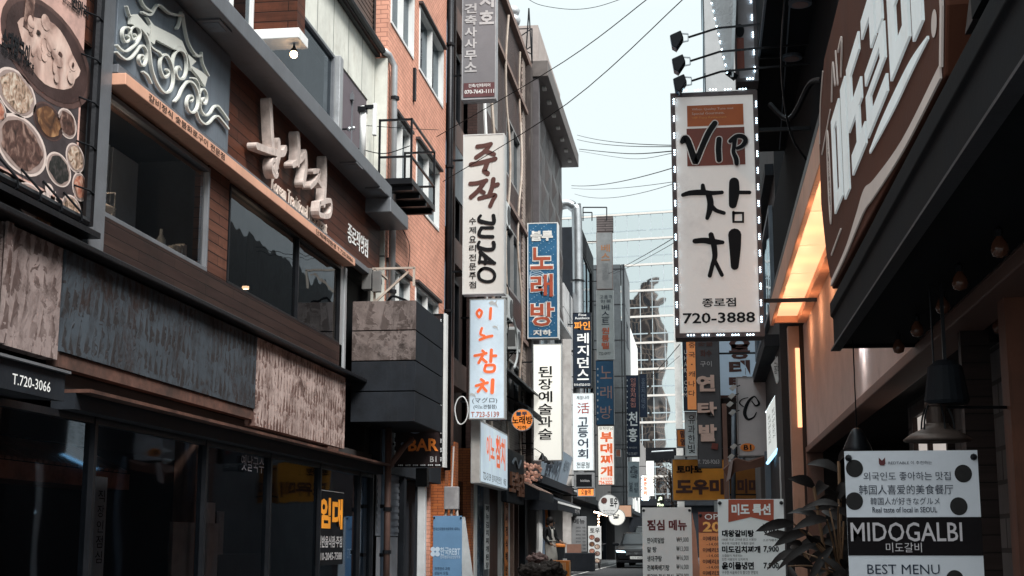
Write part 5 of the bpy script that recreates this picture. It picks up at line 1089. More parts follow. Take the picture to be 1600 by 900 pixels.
# body above, overhang
m = B(); m.box(1.72, 9, 4, 23.9, 4.62, 9.4); m.box(1.28, 1.72, 4, 23.9, 4.96, 6.64); build('upper_wall', m, mat('charcoal_wall', (.006, .007, .009), .9, var=.3, spec=.05), rr)
m = B(); m.box(.75, 1.72, 12.0, 20.2, 6.66, 9.4); build('overhang', m, black, rr, bevel=.02)
m = B(); m.bar((.76, 12.1, 6.63), (.76, 20.1, 6.63), .025); m.bar((.95, 12.2, 6.64), (1.2, 20, 6.64), .015); build('edge_conduit', m, slate, rr)
for px, py in ((1237, 88), (1250, 3)):
    p = at_z(px, py, 6.65); m = B(); m.lathe((p.x, p.y, 6.62), [(.12, 0), (.12, .038), (.09, .039)], 20); o = build('downlight', m, slate, rr, smooth=False)
    m = B(); m.lathe((p.x, p.y, 6.612), [(.085, 0), (.085, .007)], 20); build('lamp_glass', m, mat('dusty_rose_glass', (.28, .19, .18), .4), o)
m = B(); m.tube(catmull([(1.27, 15, 5.0), (1.0, 14.6, 5.3), (.9, 14.2, 5.9), (.95, 14, 6.6)], 6), .012, 5); m.tube(catmull([(.8, 14.8, 5.7), (1.0, 14.7, 5.5), (1.2, 14.5, 5.8), (1.3, 14.2, 5.75)], 6), .03, 6); build('hanging_wire', m, black_metal, rr)
# front canopy
m = B(); m.box(1.095, 1.66, 3.2, 11.268, 2.625, 2.70); m.box(1.921, 3.6, 3.2, 11.2, 2.62, 2.70); build('canopy_soffit', m, black, rr)
m = B(); m.slab([(1.05, 3.2, 2.60), (1.09, 3.2, 2.60), (1.09, 3.2, 2.965), (1.03, 3.2, 2.965), (1.03, 3.2, 2.86), (1.05, 3.2, 2.84)], (0, 8.13, 0)); m.box(1.094, 1.698, 11.27, 11.33, 2.60, 2.966); build('canopy_fascia', m, black, rr, bevel=.006)
m = B(); m.box(1.025, 1.10, 3.2, 11.36, 2.585, 2.600); build('fascia_edge', m, mat('worn_edge', (.04, .043, .05), .5, m=.4, var=.4, sc=9), rr)  # thin strip, paler and more mottled than the fascia above
m = B(); m.box(1.25, 1.72, 3.2, 11.3, 3.05, 4.95); m.box(1.05, 1.30, 3.2, 5.3, 3.05, 3.9); build('canopy_wall', m, black, rr)
m = B(); m.slab([(1.06, 3.4, 3.06), (1.06, 5.5, 3.06), (1.06, 5.2, 3.30), (1.06, 3.4, 3.65)], (.1, 0, 0)); build('canopy_gusset', m, mat('gusset_dark', (.028, .022, .022), .6), rr)
# interior
m = B(); m.box(1.6, 9, 3.2, 23.3, .0, .05); m.box(3.5, 3.6, 3.2, 23.4, .05, 2.92); m.box(1.93, 3.5, 23.3, 23.4, .05, 2.9); m.box(1.93, 3.5, 11.3, 23.3, 2.63, 2.7); build('interior', m, mat('dark_interior', (.014, .012, .012), .8), rr)
stone = grid_mat('old_grey_stone', (.11, .10, .10), (.085, .078, .078), (.03, .026, .025), .5, .26, .02, dirt=(.03, .025, .024), damt=.4)
m = B(); m.box(2.3, 2.5, 8.2, 9.6, .05, 2.9); m.box(2.3, 2.5, 10.9, 12.2, .05, 2.9); build('stone_pier', m, stone, rr)
m = B(); m.box(1.78, 1.9, 8.55, 8.75, .0, 2.9); build('brown_column', m, mat('rust_brown_column', (.14, .052, .03), .55, var=.3, dirt=(.04, .02, .015), damt=.5, streak=True), rr)
m = B(); m.box(1.76, 1.95, 9.9, 10.0, 0, 2.9); build('dark_column', m, wood_dark, rr)
m = B(); m.box(2.3, 2.5, 12.9, 16.4, .05, 2.62); build('stone_pier', m, stone, rr)
o = pane_window(rr, PL('r', 2.28), -15.7, 1.75, -13.5, 2.5, wood_dark, mat('window_view', (.55, .58, .6), .5, emit=.30, ecol=(.8, .72, .66)), .09, (-14.7,), -.005)
# canopy bulbs, unlit
bulb_g = mat('amber_bulb', (.12, .05, .03), .12, var=.3, coat=.5)
def bulb(p, label):
    t = thing('glass_bulb', label, 'bulb', p - Vector((0, 0, .05)), 'bulbs under the dark canopy')
    m = B(); m.lathe(p, [(.01, -.05), (.035, -.04), (.045, -.01), (.04, .02), (.02, .05), (.017, .06)], 14); build('globe', m, bulb_g, t, smooth=True)
    m = B(); m.lathe(p, [(.02, .055), (.022, .09), (.008, .1), (.006, max(.105, 2.62 - p.z))], 10); build('socket', m, black_metal, t)
    m = B(); m.ball(p, .008, 6); build('filament', m, mat('dull_filament', (.5, .2, .1), .4, emit=.6, ecol=(1, .3, .1)), t)
    return t
b0 = None
BL = ('unlit brown bulb hanging against the pinkish plaster at the canopy end', 'unlit brown bulb, second up the slanting row from the plaster wall', 'unlit brown bulb, third up the slanting row from the plaster wall', 'unlit brown bulb, fourth up the slanting row from the plaster wall', 'highest unlit brown bulb, last of the slanting row under the canopy', 'unlit brown bulb off the slanting row, nearest the rusty brown column', 'unlit brown bulb off the slanting row, between the speaker and the brown column')
for (px, py, Z), lb in zip(((1404, 542, 2.52), (1433, 515, 2.52), (1473, 478, 2.52), (1500, 440, 2.52), (1562, 387, 2.52), (1561, 510, 2.52), (1515, 538, 2.52)), BL):
    p = at_z(px, py, Z); p.z = Z
    if b0 is None: b0 = bulb(p, lb); q0 = p
    else: copy_tree(b0, p - Vector((0, 0, .05)), None, lb)
# signboard with white block characters
sb = thing('restaurant_signboard', 'brown notched signboard with huge white block characters above the canopy', 'signboard', (1.05, 8.9, 3.05))
S = PL('r', 1.06)
out_ = [(-11.4, 3.09), (-11.8, 3.46), (-12.1, 3.95), (-12.05, 4.44), (-11.8, 4.78), (-11.3, 4.98), (-6.1, 4.98), (-5.85, 4.75), (-5.85, 3.32), (-5.98, 3.05)]
m = B(); m.slab([S(u, v, -.14) for u, v in out_], S(0, 0, .14) - S(0, 0, 0)); build('board', m, mat('sign_brown', (.095, .032, .018), .75, var=.12, sc=1.5, dirt=(.06, .02, .012), damt=.3, spec=.15), sb, bevel=.012)
cr = mat('cream_relief', (.60, .52, .48), .6, var=.08, dirt=(.4, .33, .3), damt=.2, emit=.05)
m = B(); stroke(m, S, [(-11.38, 3.13, .04), (-10.2, 3.14, .05), (-9.4, 3.19, .09), (-8.9, 3.22, .13), (-8.4, 3.17, .10), (-7.2, 3.09, .06), (-6.02, 3.085, .06)], .06, d=.0, depth=.01, cap=False); build('lower_band', m, cr, sb)
m = B(); stroke(m, S, [(-6.0, 3.10), (-5.905, 3.33), (-5.905, 4.7)], .05, d=.0, depth=.01, cap=False, curve=False); build('side_band', m, cr, sb)
for p in ([(-11.3, 3.35), (-10.5, 3.38)], [(-11.95, 4.45), (-11.75, 4.72), (-11.4, 4.9)], [(-11.75, 4.3), (-10.9, 4.42)]): m = B(); stroke(m, S, p, .018, d=.0, depth=.008); build('fine_line', m, cr, sb)
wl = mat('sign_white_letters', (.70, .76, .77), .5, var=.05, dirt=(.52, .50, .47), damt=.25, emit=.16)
def ltr(boxes):
    m = B()
    for u0, v0, u1, v1 in boxes: m.slab([S(u0, v0, .0), S(u1, v0, .0), S(u1, v1, .0), S(u0, v1, .0)], S(0, 0, .014) - S(0, 0, 0))
    build('block_letter', m, wl, sb)
# four block syllables, each its own raised letter
ltr([(-10.82, 3.57, -10.64, 4.30), (-10.40, 3.57, -10.22, 4.30), (-10.64, 3.57, -10.40, 3.68), (-10.64, 4.19, -10.40, 4.30), (-10.06, 3.50, -9.74, 4.31)])
ltr([(-9.62, 4.19, -8.85, 4.31), (-9.62, 3.86, -9.38, 4.19), (-9.38, 3.86, -8.82, 4.0), (-9.17, 3.67, -8.98, 3.86), (-9.5, 3.53, -8.7, 3.67)])
ltr([(-8.68, 4.19, -8.05, 4.31), (-8.27, 3.99, -8.05, 4.19), (-7.96, 3.97, -7.72, 4.33), (-7.72, 4.08, -7.6, 4.2), (-8.6, 3.86, -7.68, 3.94), (-7.88, 3.79, -7.68, 3.86), (-8.6, 3.73, -7.68, 3.79), (-8.6, 3.63, -8.38, 3.73), (-8.6, 3.53, -7.66, 3.63)])
ltr([(-7.5, 3.53, -7.25, 4.31), (-7.0, 3.53, -6.8, 4.31), (-7.25, 3.53, -7.0, 3.66), (-7.25, 3.86, -7.0, 3.98), (-6.69, 3.46, -6.4, 4.33)])
m = B(); stroke(m, S, [(-8.55, 3.43, .02), (-8.0, 3.42, .065), (-7.4, 3.40, .08), (-6.8, 3.38, .06), (-6.3, 3.34, .015)], .05, d=0, depth=.01, cap=False); build('swoosh', m, wl, sb)
for pts in ([(-10.75, 4.45), (-10.55, 4.68), (-10.45, 4.48)], [(-10.3, 4.68), (-10.25, 4.42)], [(-10.1, 4.62), (-9.85, 4.62), (-10.0, 4.40)]): m = B(); stroke(m, S, pts, .03, d=0, depth=.01); build('small_lettering', m, cr, sb)
m = B(); ellipse(m, S, -6.15, 3.35, .075, .06, .004); build('seal_mark', m, cr, sb)
m = B(); stroke(m, S, [(-11.2 + .10 * math.cos(a), 3.96 + .37 * math.sin(a)) for a in [k * math.pi / 10 for k in range(21)]], .03, d=0, depth=.008); build('oval_ring', m, cr, sb)
m = B()
for k, ch in enumerate('숯불갈비'): text(m, S, ch, -11.27, 4.13 - k * .16, -11.13, 4.26 - k * .16, d=.006, bold=.0)
build('oval_lettering', m, cr, sb)
# wall light
wl_ = thing('wall_lamp', 'small orange box wall lamp shining white down the plaster', 'lamp', (1.6, 15.6, 3.1))
p = at_x(1331, 546, 1.58)
m = B(); m.box(1.58, 1.70, p.y - .4, p.y + .4, 3.18, 3.42); build('box', m, mat('lamp_orange_box', (.5, .16, .07), .5, emit=.15), wl_)
m = B(); m.box(1.585, 1.69, p.y - .38, p.y + .38, 3.165, 3.178); build('diffuser', m, mat('white_led_panel', (1, 1, 1), .5, var=0, bump=0, emit=5, ecol=(.9, .96, 1)), wl_)
d = bpy.data.lights.new('lamp_light', 'SPOT'); d.energy = 7; d.spot_size = math.radians(120); d.spot_blend = 1; d.shadow_soft_size = .06; d.color = (1, .95, .9); o = bpy.data.objects.new('lamp_light', d); COL.objects.link(o); o.parent = wl_; o.location = Vector((1.63, p.y, 3.15)) - WORLD_AT[wl_.name]
# industrial pendant lamp and round black speaker above it
pd = thing('pendant_lamp', 'rusty enamel pendant lamp with wide shade in front of the stone pier', 'lamp', (1.38, 8.6, 1.75))
c = at_y(1465, 690, 8.6)
m = B(); m.lathe(c, [(.19, 0), (.195, .012), (.15, .045), (.085, .075), (.07, .095), (.068, .105)], 28); build('shade', m, mat('rusty_enamel', (.10, .075, .065), .45, m=.3, var=.4, sc=9, dirt=(.2, .11, .07), damt=.3), pd, smooth=True)
m = B(); m.lathe(c, [(.055, .10), (.058, .2), (.065, .21), (.065, .225), (.045, .245), (.012, .26), (.01, .27)], 20); build('housing', m, mat('dark_rust', (.06, .042, .036), .5, m=.4, var=.3, sc=12), pd, smooth=False)
m = B()
for k in range(5): a = 2 * math.pi * k / 5; m.tube(catmull([c + Vector((.10 * math.cos(a), .10 * math.sin(a), .06)), c + Vector((.09 * math.cos(a), .09 * math.sin(a), .14)), c + Vector((.06 * math.cos(a), .06 * math.sin(a), .215))], 4), .006, 5)
m.tube([c + Vector((0, 0, .27)), c + Vector((0, 0, 2.62 - c.z))], .006, 6); m.tube([c + Vector((.06, 0, .2)), c + Vector((.42, .05, .2))], .01, 6); build('cage', m, black_metal, pd)
m = B(); m.ball(c + Vector((0, 0, .03)), .05, 12, (1, 1, .7)); build('bulb', m, mat('grey_bulb', (.2, .19, .19), .3), pd, smooth=True)
sp_ = thing('speaker', 'black cone speaker in the shade above the pendant lamp', 'speaker', (1.4, 8.5, 2.1))
c = at_y(1478, 600, 8.6); m = B(); m.lathe(c, [(.12, -.12), (.13, -.1), (.10, .1), (.05, .14)], 20); build('cone', m, black_soft, sp_)
m = B(); m.bar(c + Vector((0, 0, .12)), Vector((c.x, c.y, 2.62)), .02); build('hanger', m, black_metal, sp_)
c = at_y(1340, 705, 11.0); m = B(); m.lathe(c, [(.12, -.02), (.10, .035), (.06, .12), (.035, .165), (.01, .175)], 16); m.tube([c + Vector((0, 0, .17)), Vector((c.x, c.y, 2.62))], .005, 5)
single('bell_lamp', m, black_metal, 'small dark bell lamp just above the corner of the large menu banner', 'lamp', smooth=True)

# menu banners
sheet_grey = mat('banner_grey', (.66, .67, .72), .55, var=.06, sc=3, dirt=(.45, .45, .46), damt=.2)
sheet_white = mat('banner_white', (.76, .77, .77), .55, var=.05, sc=3)
t, pl, r = standing_banner('menu_banner', 'large grey and black MIDOGALBI menu banner with four round holes', 7.5, 1319, 705, 1527, sheet_grey, None, None)
m = B(); rect(m, pl, r[0], pl.uv(1420, 868)[1], r[1], pl.uv(1420, 808)[1], .003); build('black_band', m, mat('banner_black', (.010, .008, .009), .8, spec=.1), t)
hole = mat('hole_view', (.018, .016, .016), .8, var=.4, sc=14)
for cx, cy in ((1335, 732), (1335, 783), (1505, 740), (1498, 791), (1492, 905)):
    u, v = pl.uv(cx, cy); m = B(); ellipse(m, pl, u, v, .043, .045, .002); build('hole', m, hole, t)
m = B(); kwx = {}
tpx(m, pl, '외국인도 좋아하는 맛집', 1349, 737, 1485, 751, bold=.0); tpx(m, pl, '韩国人喜爱的美食餐厅', 1342, 757, 1489, 773, bold=.0); tpx(m, pl, '韓国人が好きなグルメ', 1360, 777, 1468, 789, bold=.0); tpx(m, pl, 'Real taste of local in SEOUL', 1363, 792, 1464, 801, bold=.01); tpx(m, pl, 'REDTABLE 이 추천하는', 1388, 720, 1456, 726, bold=.0); tpx(m, pl, 'BEST MENU', 1355, 882, 1468, 897, bold=.0)
build('dark_lettering', m, navy, t)
m = B(); u, v = pl.uv(1378, 721); m.poly([pl(u + .016 * x, v + .02 * y, .004) for x, y in ((-1, 1), (0, .2), (1, 1), (1, -.6), (.6, -1), (-.6, -1), (-1, -.6))]); build('crown_mark', m, mat('dark_wine', (.10, .018, .022), .5), t)
m = B(); tpx(m, pl, 'MIDOGALBI', 1329, 816, 1503, 846, d=.007, bold=.008); tpx(m, pl, '미도갈비', 1384, 848, 1440, 863, d=.007, bold=.0); build('pale_lettering', m, mat('rose_white_ink', (.55, .50, .52), .5, bump=0), t)
t, pl, r = standing_banner('menu_banner', 'white menu banner with a red ribbon heading 미도 특선', 13.3, 1121, 780, 1224, sheet_white, None, None)
m = B(); q = [pl.uv(*c) for c in ((1138, 780.5), (1209, 780.5), (1209, 816), (1173, 808), (1138, 816))]; m.poly([pl(u, v, .003) for u, v in q]); build('ribbon', m, mat('ribbon_red', (.36, .075, .04), .5), t)
m = B(); tpx(m, pl, '미도 특선', 1143, 787, 1204, 805, d=.007, bold=.04); build('heading_lettering', m, ink_white, t)
m = B()
for s, bx_, bo in (('대왕갈비탕', (1128, 828, 1178, 839), .045), ('9,900', (1193, 827, 1218, 838), .03), ('11,900', (1192, 818, 1216, 825), .0), ('100분 이상 고아낸 맑고 시원한', (1128, 841, 1182, 845), 0), ('육수와 식감좋은 두툼한 갈비', (1128, 847, 1178, 851), 0), ('소고기/호주산', (1192, 842, 1218, 846), 0), ('미도김치찌개', (1128, 853, 1188, 864), .045), ('7,900', (1193, 853, 1217, 864), .03), ('오겹살이 제공되는', (1128, 866, 1160, 870), 0), ('진한 국물맛의 김치찌개', (1128, 872, 1168, 876), 0), ('은이물냉면', (1128, 878, 1178, 890), .045), ('7,900', (1193, 879, 1217, 890), .03), ('구수한 사골육수의 쫄깃한 면발의', (1128, 892, 1184, 897), 0)):
    tpx(m, pl, s, *bx_, bold=bo)
build('menu_lettering', m, ink, t)
t, pl, r = standing_banner('menu_banner', 'white lunch menu banner headed in dark red, left of the orange one', 17.0, 1003, 793, 1080, sheet_white, None, None)
m = B(); tpx(m, pl, '점심 메뉴', 1011, 812, 1073, 829, bold=.04); build('heading_lettering', m, mat('dark_red_ink', (.13, .022, .026), .5, bump=0), t)
m = B()
for k, (a_, b_) in enumerate((('연어회덮밥', '₩9,000'), ('알 탕', '₩13,000'), ('생대구탕', '₩16,000'), ('전복뚝배기탕', '₩16,000'), ('회덮밥 점심 정식', '₩28,000'))):
    y = 840 + k * 14.2; tpx(m, pl, a_, 1011, y, (1038, 1026, 1034, 1046, 1052)[k], y + 9, bold=.02); tpx(m, pl, b_, 1057, y - 1, 1076, y + 8, bold=.0)
build('menu_lettering', m, ink, t)
t, pl, r = standing_banner('menu_banner', 'orange and dark red opening banner half hidden between two white ones', 15.2, 1091, 800, 1150, mat('banner_orange', (.80, .30, .12), .5, var=.05), None, None)
m = B(); rect(m, pl, r[0], pl.uv(1100, 832)[1], r[1], pl.uv(1100, 800)[1], .003); build('red_band', m, mat('banner_wine', (.20, .045, .03), .5), t)
m = B(); tpx(m, pl, 'OPEN', 1101, 803, 1142, 812, d=.007, bold=.0); build('open_lettering', m, ink_white, t)
m = B(); tpx(m, pl, '20%', 1098, 815, 1146, 831, d=.007, bold=.03); build('number_lettering', m, mat('amber_flat', (.85, .42, .12), .5, bump=0), t)
m = B()
for k in range(4): tpx(m, pl, '이베리코', 1098, 838 + k * 18, 1126, 845 + k * 18, bold=.03); tpx(m, pl, '-14,000-', 1104, 848 + k * 18, 1130, 853 + k * 18, bold=.0)
build('menu_lettering', m, maroon, t)
# side of a folded orange banner behind the lunch menu
m = B(); q = [at_y(*c, 17.6) for c in ((1081, 800), (1087, 830), (1094, 905), (1081, 905))]; m.slab(q, (0, .01, 0)); single('banner_flap', m, mat('flap_peach', (.55, .28, .2), .6), 'peach coloured banner edge showing right of the lunch menu', 'banner')

# rubber plant
pt = thing('rubber_plant', 'rubber plant with large dark leaves in front of the large menu banner', 'plant', (.78, 9.4, 0))
m = B(); m.lathe((.85, 9.4, 0), [(.16, 0), (.2, .36), (.22, .38), (.2, .40), (.19, .38)], 20); build('pot', m, mat('clay_pot', (.12, .1, .095), .6), pt)
st_ = B(); lf = B(); rnd = random.Random(3)
def leaf(base, d, L, w, up=.0):
    d = Vector(d).normalized(); side = d.cross(Vector((rnd.uniform(-.5, .5), -1, rnd.uniform(-.2, .9)))).normalized(); nrm = side.cross(d).normalized()
    if nrm.y > 0: nrm = -nrm
    n = 7; vs = []
    for i in range(n + 1):
        t = i / n; c = Vector(base) + d * L * t - Vector((0, 0, 1)) * (.35 * L * t * t) + nrm * .02 * math.sin(t * 3)
        ww = w * math.sin(math.pi * min(1, t * .92 + .08)) ** .8 * (1 if t < .9 else .6)
        vs += [c + side * ww / 2 + nrm * ww * .18, c, c - side * ww / 2 + nrm * ww * .18]
    lf.add(vs, [(3 * i, 3 * i + 3, 3 * i + 4, 3 * i + 1) for i in range(n)] + [(3 * i + 1, 3 * i + 4, 3 * i + 5, 3 * i + 2) for i in range(n)])
for (tx, ty, tz) in ((.70, 9.3, 1.45), (.88, 9.5, 1.62), (.98, 9.3, 1.25), (.6, 9.5, 1.1)):
    pts = catmull([(.85, 9.4, .38), (.85 + (tx - .85) * .4, 9.4, .8), (tx, ty, tz)], 8); st_.tube(pts, .011, 6)
    for i, p in enumerate(pts[4:]):
        a = i * 2.4 + tx * 9; leaf(p, (math.cos(a), math.sin(a) * .7, .45 + .3 * rnd.random()), .20 + .1 * rnd.random(), .055 + .02 * rnd.random())
for px, py, dx, dz, L in ((1240, 818, -1, .15, .24), (1292, 812, -1, .05, .22), (1296, 795, -1, .3, .2), (1262, 832, -1, -.05, .22), (1275, 850, -.8, -.25, .26), (1250, 862, -1, -.2, .22), (1300, 855, -.5, -.5, .24), (1310, 780, .2, .8, .18), (1285, 872, .5, -.3, .2), (1232, 885, .2, -.6, .2), (1310, 790, -1, .25, .22), (1318, 815, .4, -.6, .2)):
    b = at_y(px, py, 9.1 + .3 * rnd.random()); leaf(b, (dx, rnd.uniform(-.3, .3), dz), L, .05 + .025 * rnd.random())
    st_.tube(catmull([(.85, 9.4, .9), ((b.x + .85) / 2, 9.3, (b.z + .95) / 2), tuple(b)], 4), .006, 5)
build('stem', st_, mat('plant_stem', (.16, .09, .05), .6), pt); o = build('foliage', lf, mat('dark_leaf', (.016, .0125, .012), .55, var=.5, sc=9, spec=.22), pt, smooth=True); o['kind'] = 'stuff'

# ------------------------------------------------------------------ VIP sign and its neighbours on the right
vip_face = mat('vip_face', (.60, .58, .57), .4, var=.06, sc=.9, dirt=(.36, .33, .33), damt=.25, emit=.10, ecol=(1, .95, .9))
t, pl = sign('tuna_sign', 'tall white VIP tuna sign edged with cold white lights', 15.4, 1051, 140, 1189, 528, .34, mat('vip_case', (.075, .055, .055), .5, var=.2), vip_face, None, rim=.05, wall=1.28, texts=[('종로점', (1097, 465, 1150, 480), ink, .02), ('720-3888', (1067, 487, 1180, 506), ink, .018)])
sq = mat('vip_orange', (.42, .10, .025), .45, var=.15); sq2 = mat('vip_brown', (.17, .042, .028), .45, var=.12)
m = B(); a = pl.uv(1074, 198); b = pl.uv(1161, 162); rect(m, pl, a[0], a[1], b[0], b[1], .002); build('orange_square', m, sq, t)
m = B(); a = pl.uv(1074, 260); b = pl.uv(1163, 198); rect(m, pl, a[0], a[1], b[0], b[1], .002); build('brown_square', m, sq2, t)
m = B(); tpx(m, pl, 'When Quality Tuna met', 1081, 167, 1146, 174, bold=.0, d=.004); tpx(m, pl, 'Special Gourmets.', 1081, 174, 1132, 181, bold=.0, d=.004); build('cream_lettering', m, mat('vip_cream', (.6, .45, .38), .5, bump=0), t)
m = B(); tpx(m, pl, 'VIP Tuna Restaurant', 1081, 181, 1135, 186, d=.004); build('amber_lettering', m, mat('vip_amber', (.65, .28, .06), .5, bump=0), t)
VS = [([(1066, 222, 7), (1071, 216, 9), (1077, 226, 9), (1085, 250, 9), (1088, 252, 8), (1097, 230, 8), (1107, 208, 8.5), (1117, 193, 8)], 9), ([(1123.5, 218), (1122.5, 232), (1123.5, 250)], 8), ([(1141, 221, 6), (1146, 217, 7), (1152, 213, 6.5), (1161, 214, 7), (1165, 220, 7), (1160, 228, 6), (1152, 232, 5)], 6), ([(1148, 216, 7), (1147, 228, 6), (1146, 238, 6), (1150, 248, 7), (1151, 256, 6.5)], 6.5)]
m = B()
for pts, w_ in VS: spx(m, pl, [(p[0], p[1], (p[2] if len(p) > 2 else w_) + 3.2) for p in pts], w_ + 3, d=.004)
build('letter_outline', m, mat('vip_outline', (.66, .62, .6), .5, bump=0), t)
m = B()
for pts, w_ in VS: spx(m, pl, pts, w_, d=.011)
TS = [([(1098, 290, 6), (1099, 298, 8)], 6), ([(1067, 305, 6), (1078, 302, 8), (1096, 301, 9), (1112, 302, 7), (1128, 301, 6)], 7), ([(1107, 303, 9), (1110, 316, 10), (1109, 328, 9), (1105, 341, 6)], 9), ([(1111, 322, 8), (1119, 329, 6.5), (1131, 333, 6)], 7), ([(1147, 285, 15), (1147, 302, 16), (1145, 320, 12)], 15), ([(1150, 301, 6), (1171, 301, 6)], 6), ([(1146, 333, 4.5), (1161, 333, 4.5), (1161, 347, 4.5), (1146, 347, 4.5), (1146, 332, 4.5)], 4.5),
      ([(1111, 367, 8), (1113, 375, 9)], 8), ([(1086, 377, 8), (1100, 376, 9), (1114, 378, 10), (1129, 379, 6)], 8), ([(1115, 380, 9), (1117, 400, 8), (1113, 415, 6.5), (1109, 431, 6.5)], 8), ([(1117, 408, 6), (1122, 418, 6), (1128, 430, 6)], 6), ([(1148, 367, 20), (1148.5, 390, 17), (1148, 416, 12)], 18)]
for pts, w_ in TS: spx(m, pl, pts, w_, d=.006, curve=len(pts) != 5 or pts[0][0] != 1146)
build('brush_lettering', m, ink, t)
led_rows(t, pl, 1052.5, 146, 1058, 516, 14, led, .008); led_rows(t, pl, 1181, 150, 1190, 512, 14, led, .008); led_rows(t, pl, 1056, 142, 1172, 139, 5, led, .008, False); led_rows(t, pl, 1068, 524, 1184, 523, 5, led, .008, False)
# upper sign seen above it
t, pl = sign('upper_sign', 'part of another light-edged white sign directly above the tuna sign', 15.9, 1146, -160, 1181, 128, .3, mat('upper_case', (.05, .042, .045), .5), mat('upper_face', (.24, .22, .23), .5, var=.1), None, rim=.04, wall=1.28)
m = B(); a = pl.uv(1148, 108); b = pl.uv(1162, 59); rect(m, pl, a[0] + .03, a[1], b[0], b[1], .002); build('brown_square', m, sq2, t)
m = B(); a = pl.uv(1156, 48); ellipse(m, pl, a[0], a[1], .05, .08, .004); build('letter_mark', m, ink, t)
led_rows(t, pl, 1171, -40, 1180, 122, 6, led, .008); led_rows(t, pl, 1166, 124, 1178, 123, 1, led, .010, False)
rp = thing('reflector_panel', 'slanted silvery panel edged with tiny lights beside the upper sign', 'panel', at_y(1138, 112, 15.7))
m = B(); q = [at_y(*c, 15.7) for c in ((1135, 116), (1143, 116), (1150, -60), (1098, -60))]; m.slab(q, (0, .05, 0)); build('panel', m, mat('silver_panel', (.42, .42, .43), .3, m=.5, var=.25, sc=1.2), rp)
m = B(); m.slab([at_y(*c, 15.69) for c in ((1141, 120), (1146, 120), (1153, -60), (1148, -60))], (0, .05, 0)); build('edge', m, steel, rp)
m = B()
for k in range(15): f = k / 14; m.ball(at_y(1098 + 38 * f, -55 + 168 * f, 15.67), .009, 6)
build('light_string', m, led, rp)
m = B(); m.bar(at_y(1137, 112, 15.7), at_y(1150, 122, 15.75), .06); m.bar(at_y(1120, -20, 15.8), (1.28, 15.8, at_y(1120, -20, 15.8).z), .04); build('bracket', m, black_metal, rp)
# three floodlights on arms
def flood(px, py, ax_, ay_, Y):
    p = at_y(px, py, Y); e = at_y(ax_, ay_, Y + .05)
    t = thing('floodlight', 'black floodlight on a thin arm beside the tuna sign top, highest of the three', 'floodlight', p, 'floodlights over the tuna sign')
    m = B(); m.slab([p + Vector(v) for v in ((-.07, -.06, .04), (.05, -.06, .09), (.08, -.06, .0), (.0, -.06, -.12), (-.05, -.06, -.09))], (0, .14, 0)); build('housing', m, black_metal, t, bevel=.01)
    m = B(); m.slab([p + Vector(v) for v in ((-.073, -.055, .04), (-.053, -.055, -.09), (-.0, -.055, -.125))], (0, .13, 0)); build('lens', m, mat('blue_lens', (.03, .07, .12), .2), t)
    m = B()
    for a_, b_ in (((.05, 0, .07), (.13, 0, .06)), ((.13, 0, .06), (.13, 0, -.02)), ((.13, 0, -.02), (.07, 0, -.03))): m.bar(p + Vector(a_), p + Vector(b_), .014)
    build('yoke', m, steel, t)
    m = B(); m.bar(p + Vector((.13, 0, .02)), e, .02); m.bar(e, Vector((1.28, e.y, e.z + .05)), .02); build('arm', m, black_metal, t)
    return t
f0 = flood(1057, 62, 1121, 44, 15.3)
for (px, py), lb in (((1060, 99), 'black floodlight on a thin arm beside the tuna sign top, middle of the three'), ((1062, 130), 'black floodlight nearly touching the top edge of the tuna sign')): copy_tree(f0, at_y(px, py, 15.3), None, lb)

# ------------------------------------------------------------------ right side beyond the restaurant
db = thing('dark_building', 'black building right behind the tuna sign, beyond the warm soffit', 'building', (4, 29, 0))
m = B(); m.box(1.35, 9, 24.2, 34, 0, 19); build('wall', m, mat('black_wall', (.012, .013, .016), .6, var=.4), db)
m = B(); m.box(1.1, 1.35, 24.4, 33.6, 4.4, 4.6); m.box(1.2, 1.35, 24.4, 33.6, 7.4, 7.6); build('ledge', m, black_soft, db)
pane_window(db, PL('r', 1.34), -33, 5.2, -25, 7.0, slate, glass_dark, .1, (-29,), .02)
def skew_sign(name, label, x, y0, y1, z0, z1, d, case, face, texts=(), group=None):
    t = thing(name, label, 'sign', (x, (y0 + y1) / 2, z0), group); pl = PL('r', x)
    m = B(); m.box(x + .01, x + d, y0, y1, z0, z1); build('case', m, case, t, bevel=.01)
    m = B(); rect(m, pl, -y1 + .03, z0 + .03, -y0 - .03, z1 - .03, -.004); build('face', m, face, t)
    for s, u0, v0, u1, v1, mm, bo in texts:
        m = B(); text(m, pl, s, u0, v0, u1, v1, d=.004, bold=bo); build('lettering', m, mm, t)
    return t, pl
# oblique lit sign (turned towards the viewer)
ls = thing('lit_wall_sign', 'pale lit sign edged with tiny lights, tilted outwards by the tan post', 'sign', (1.3, 26, 2.9))
A = at_y(1197, 644, 27.6); Bp = at_y(1222, 600, 25.6); C_ = at_y(1224, 690, 25.6); D = at_y(1199, 722, 27.6)
TPs = TP(D, (Bp - A), (A - D)); Wd = (Bp - A).length; Hd = (A - D).length
m = B(); m.slab([D, C_, Bp, A], TPs.n * -.0 + Vector((.32, .1, 0))); build('case', m, mat('mauve_case', (.17, .14, .145), .5, dirt=(.09, .07, .07)), ls)
m = B(); m.add([p + TPs.n * .012 for p in (D + (C_ - D) * .04, C_ - (C_ - D) * .04, Bp - (Bp - A) * .04, A + (Bp - A) * .04)], [(0, 1, 2, 3)]); build('face', m, mat('sign_face_lit', (.62, .66, .64), .4, var=.1, sc=3, emit=.42), ls)
m = B()
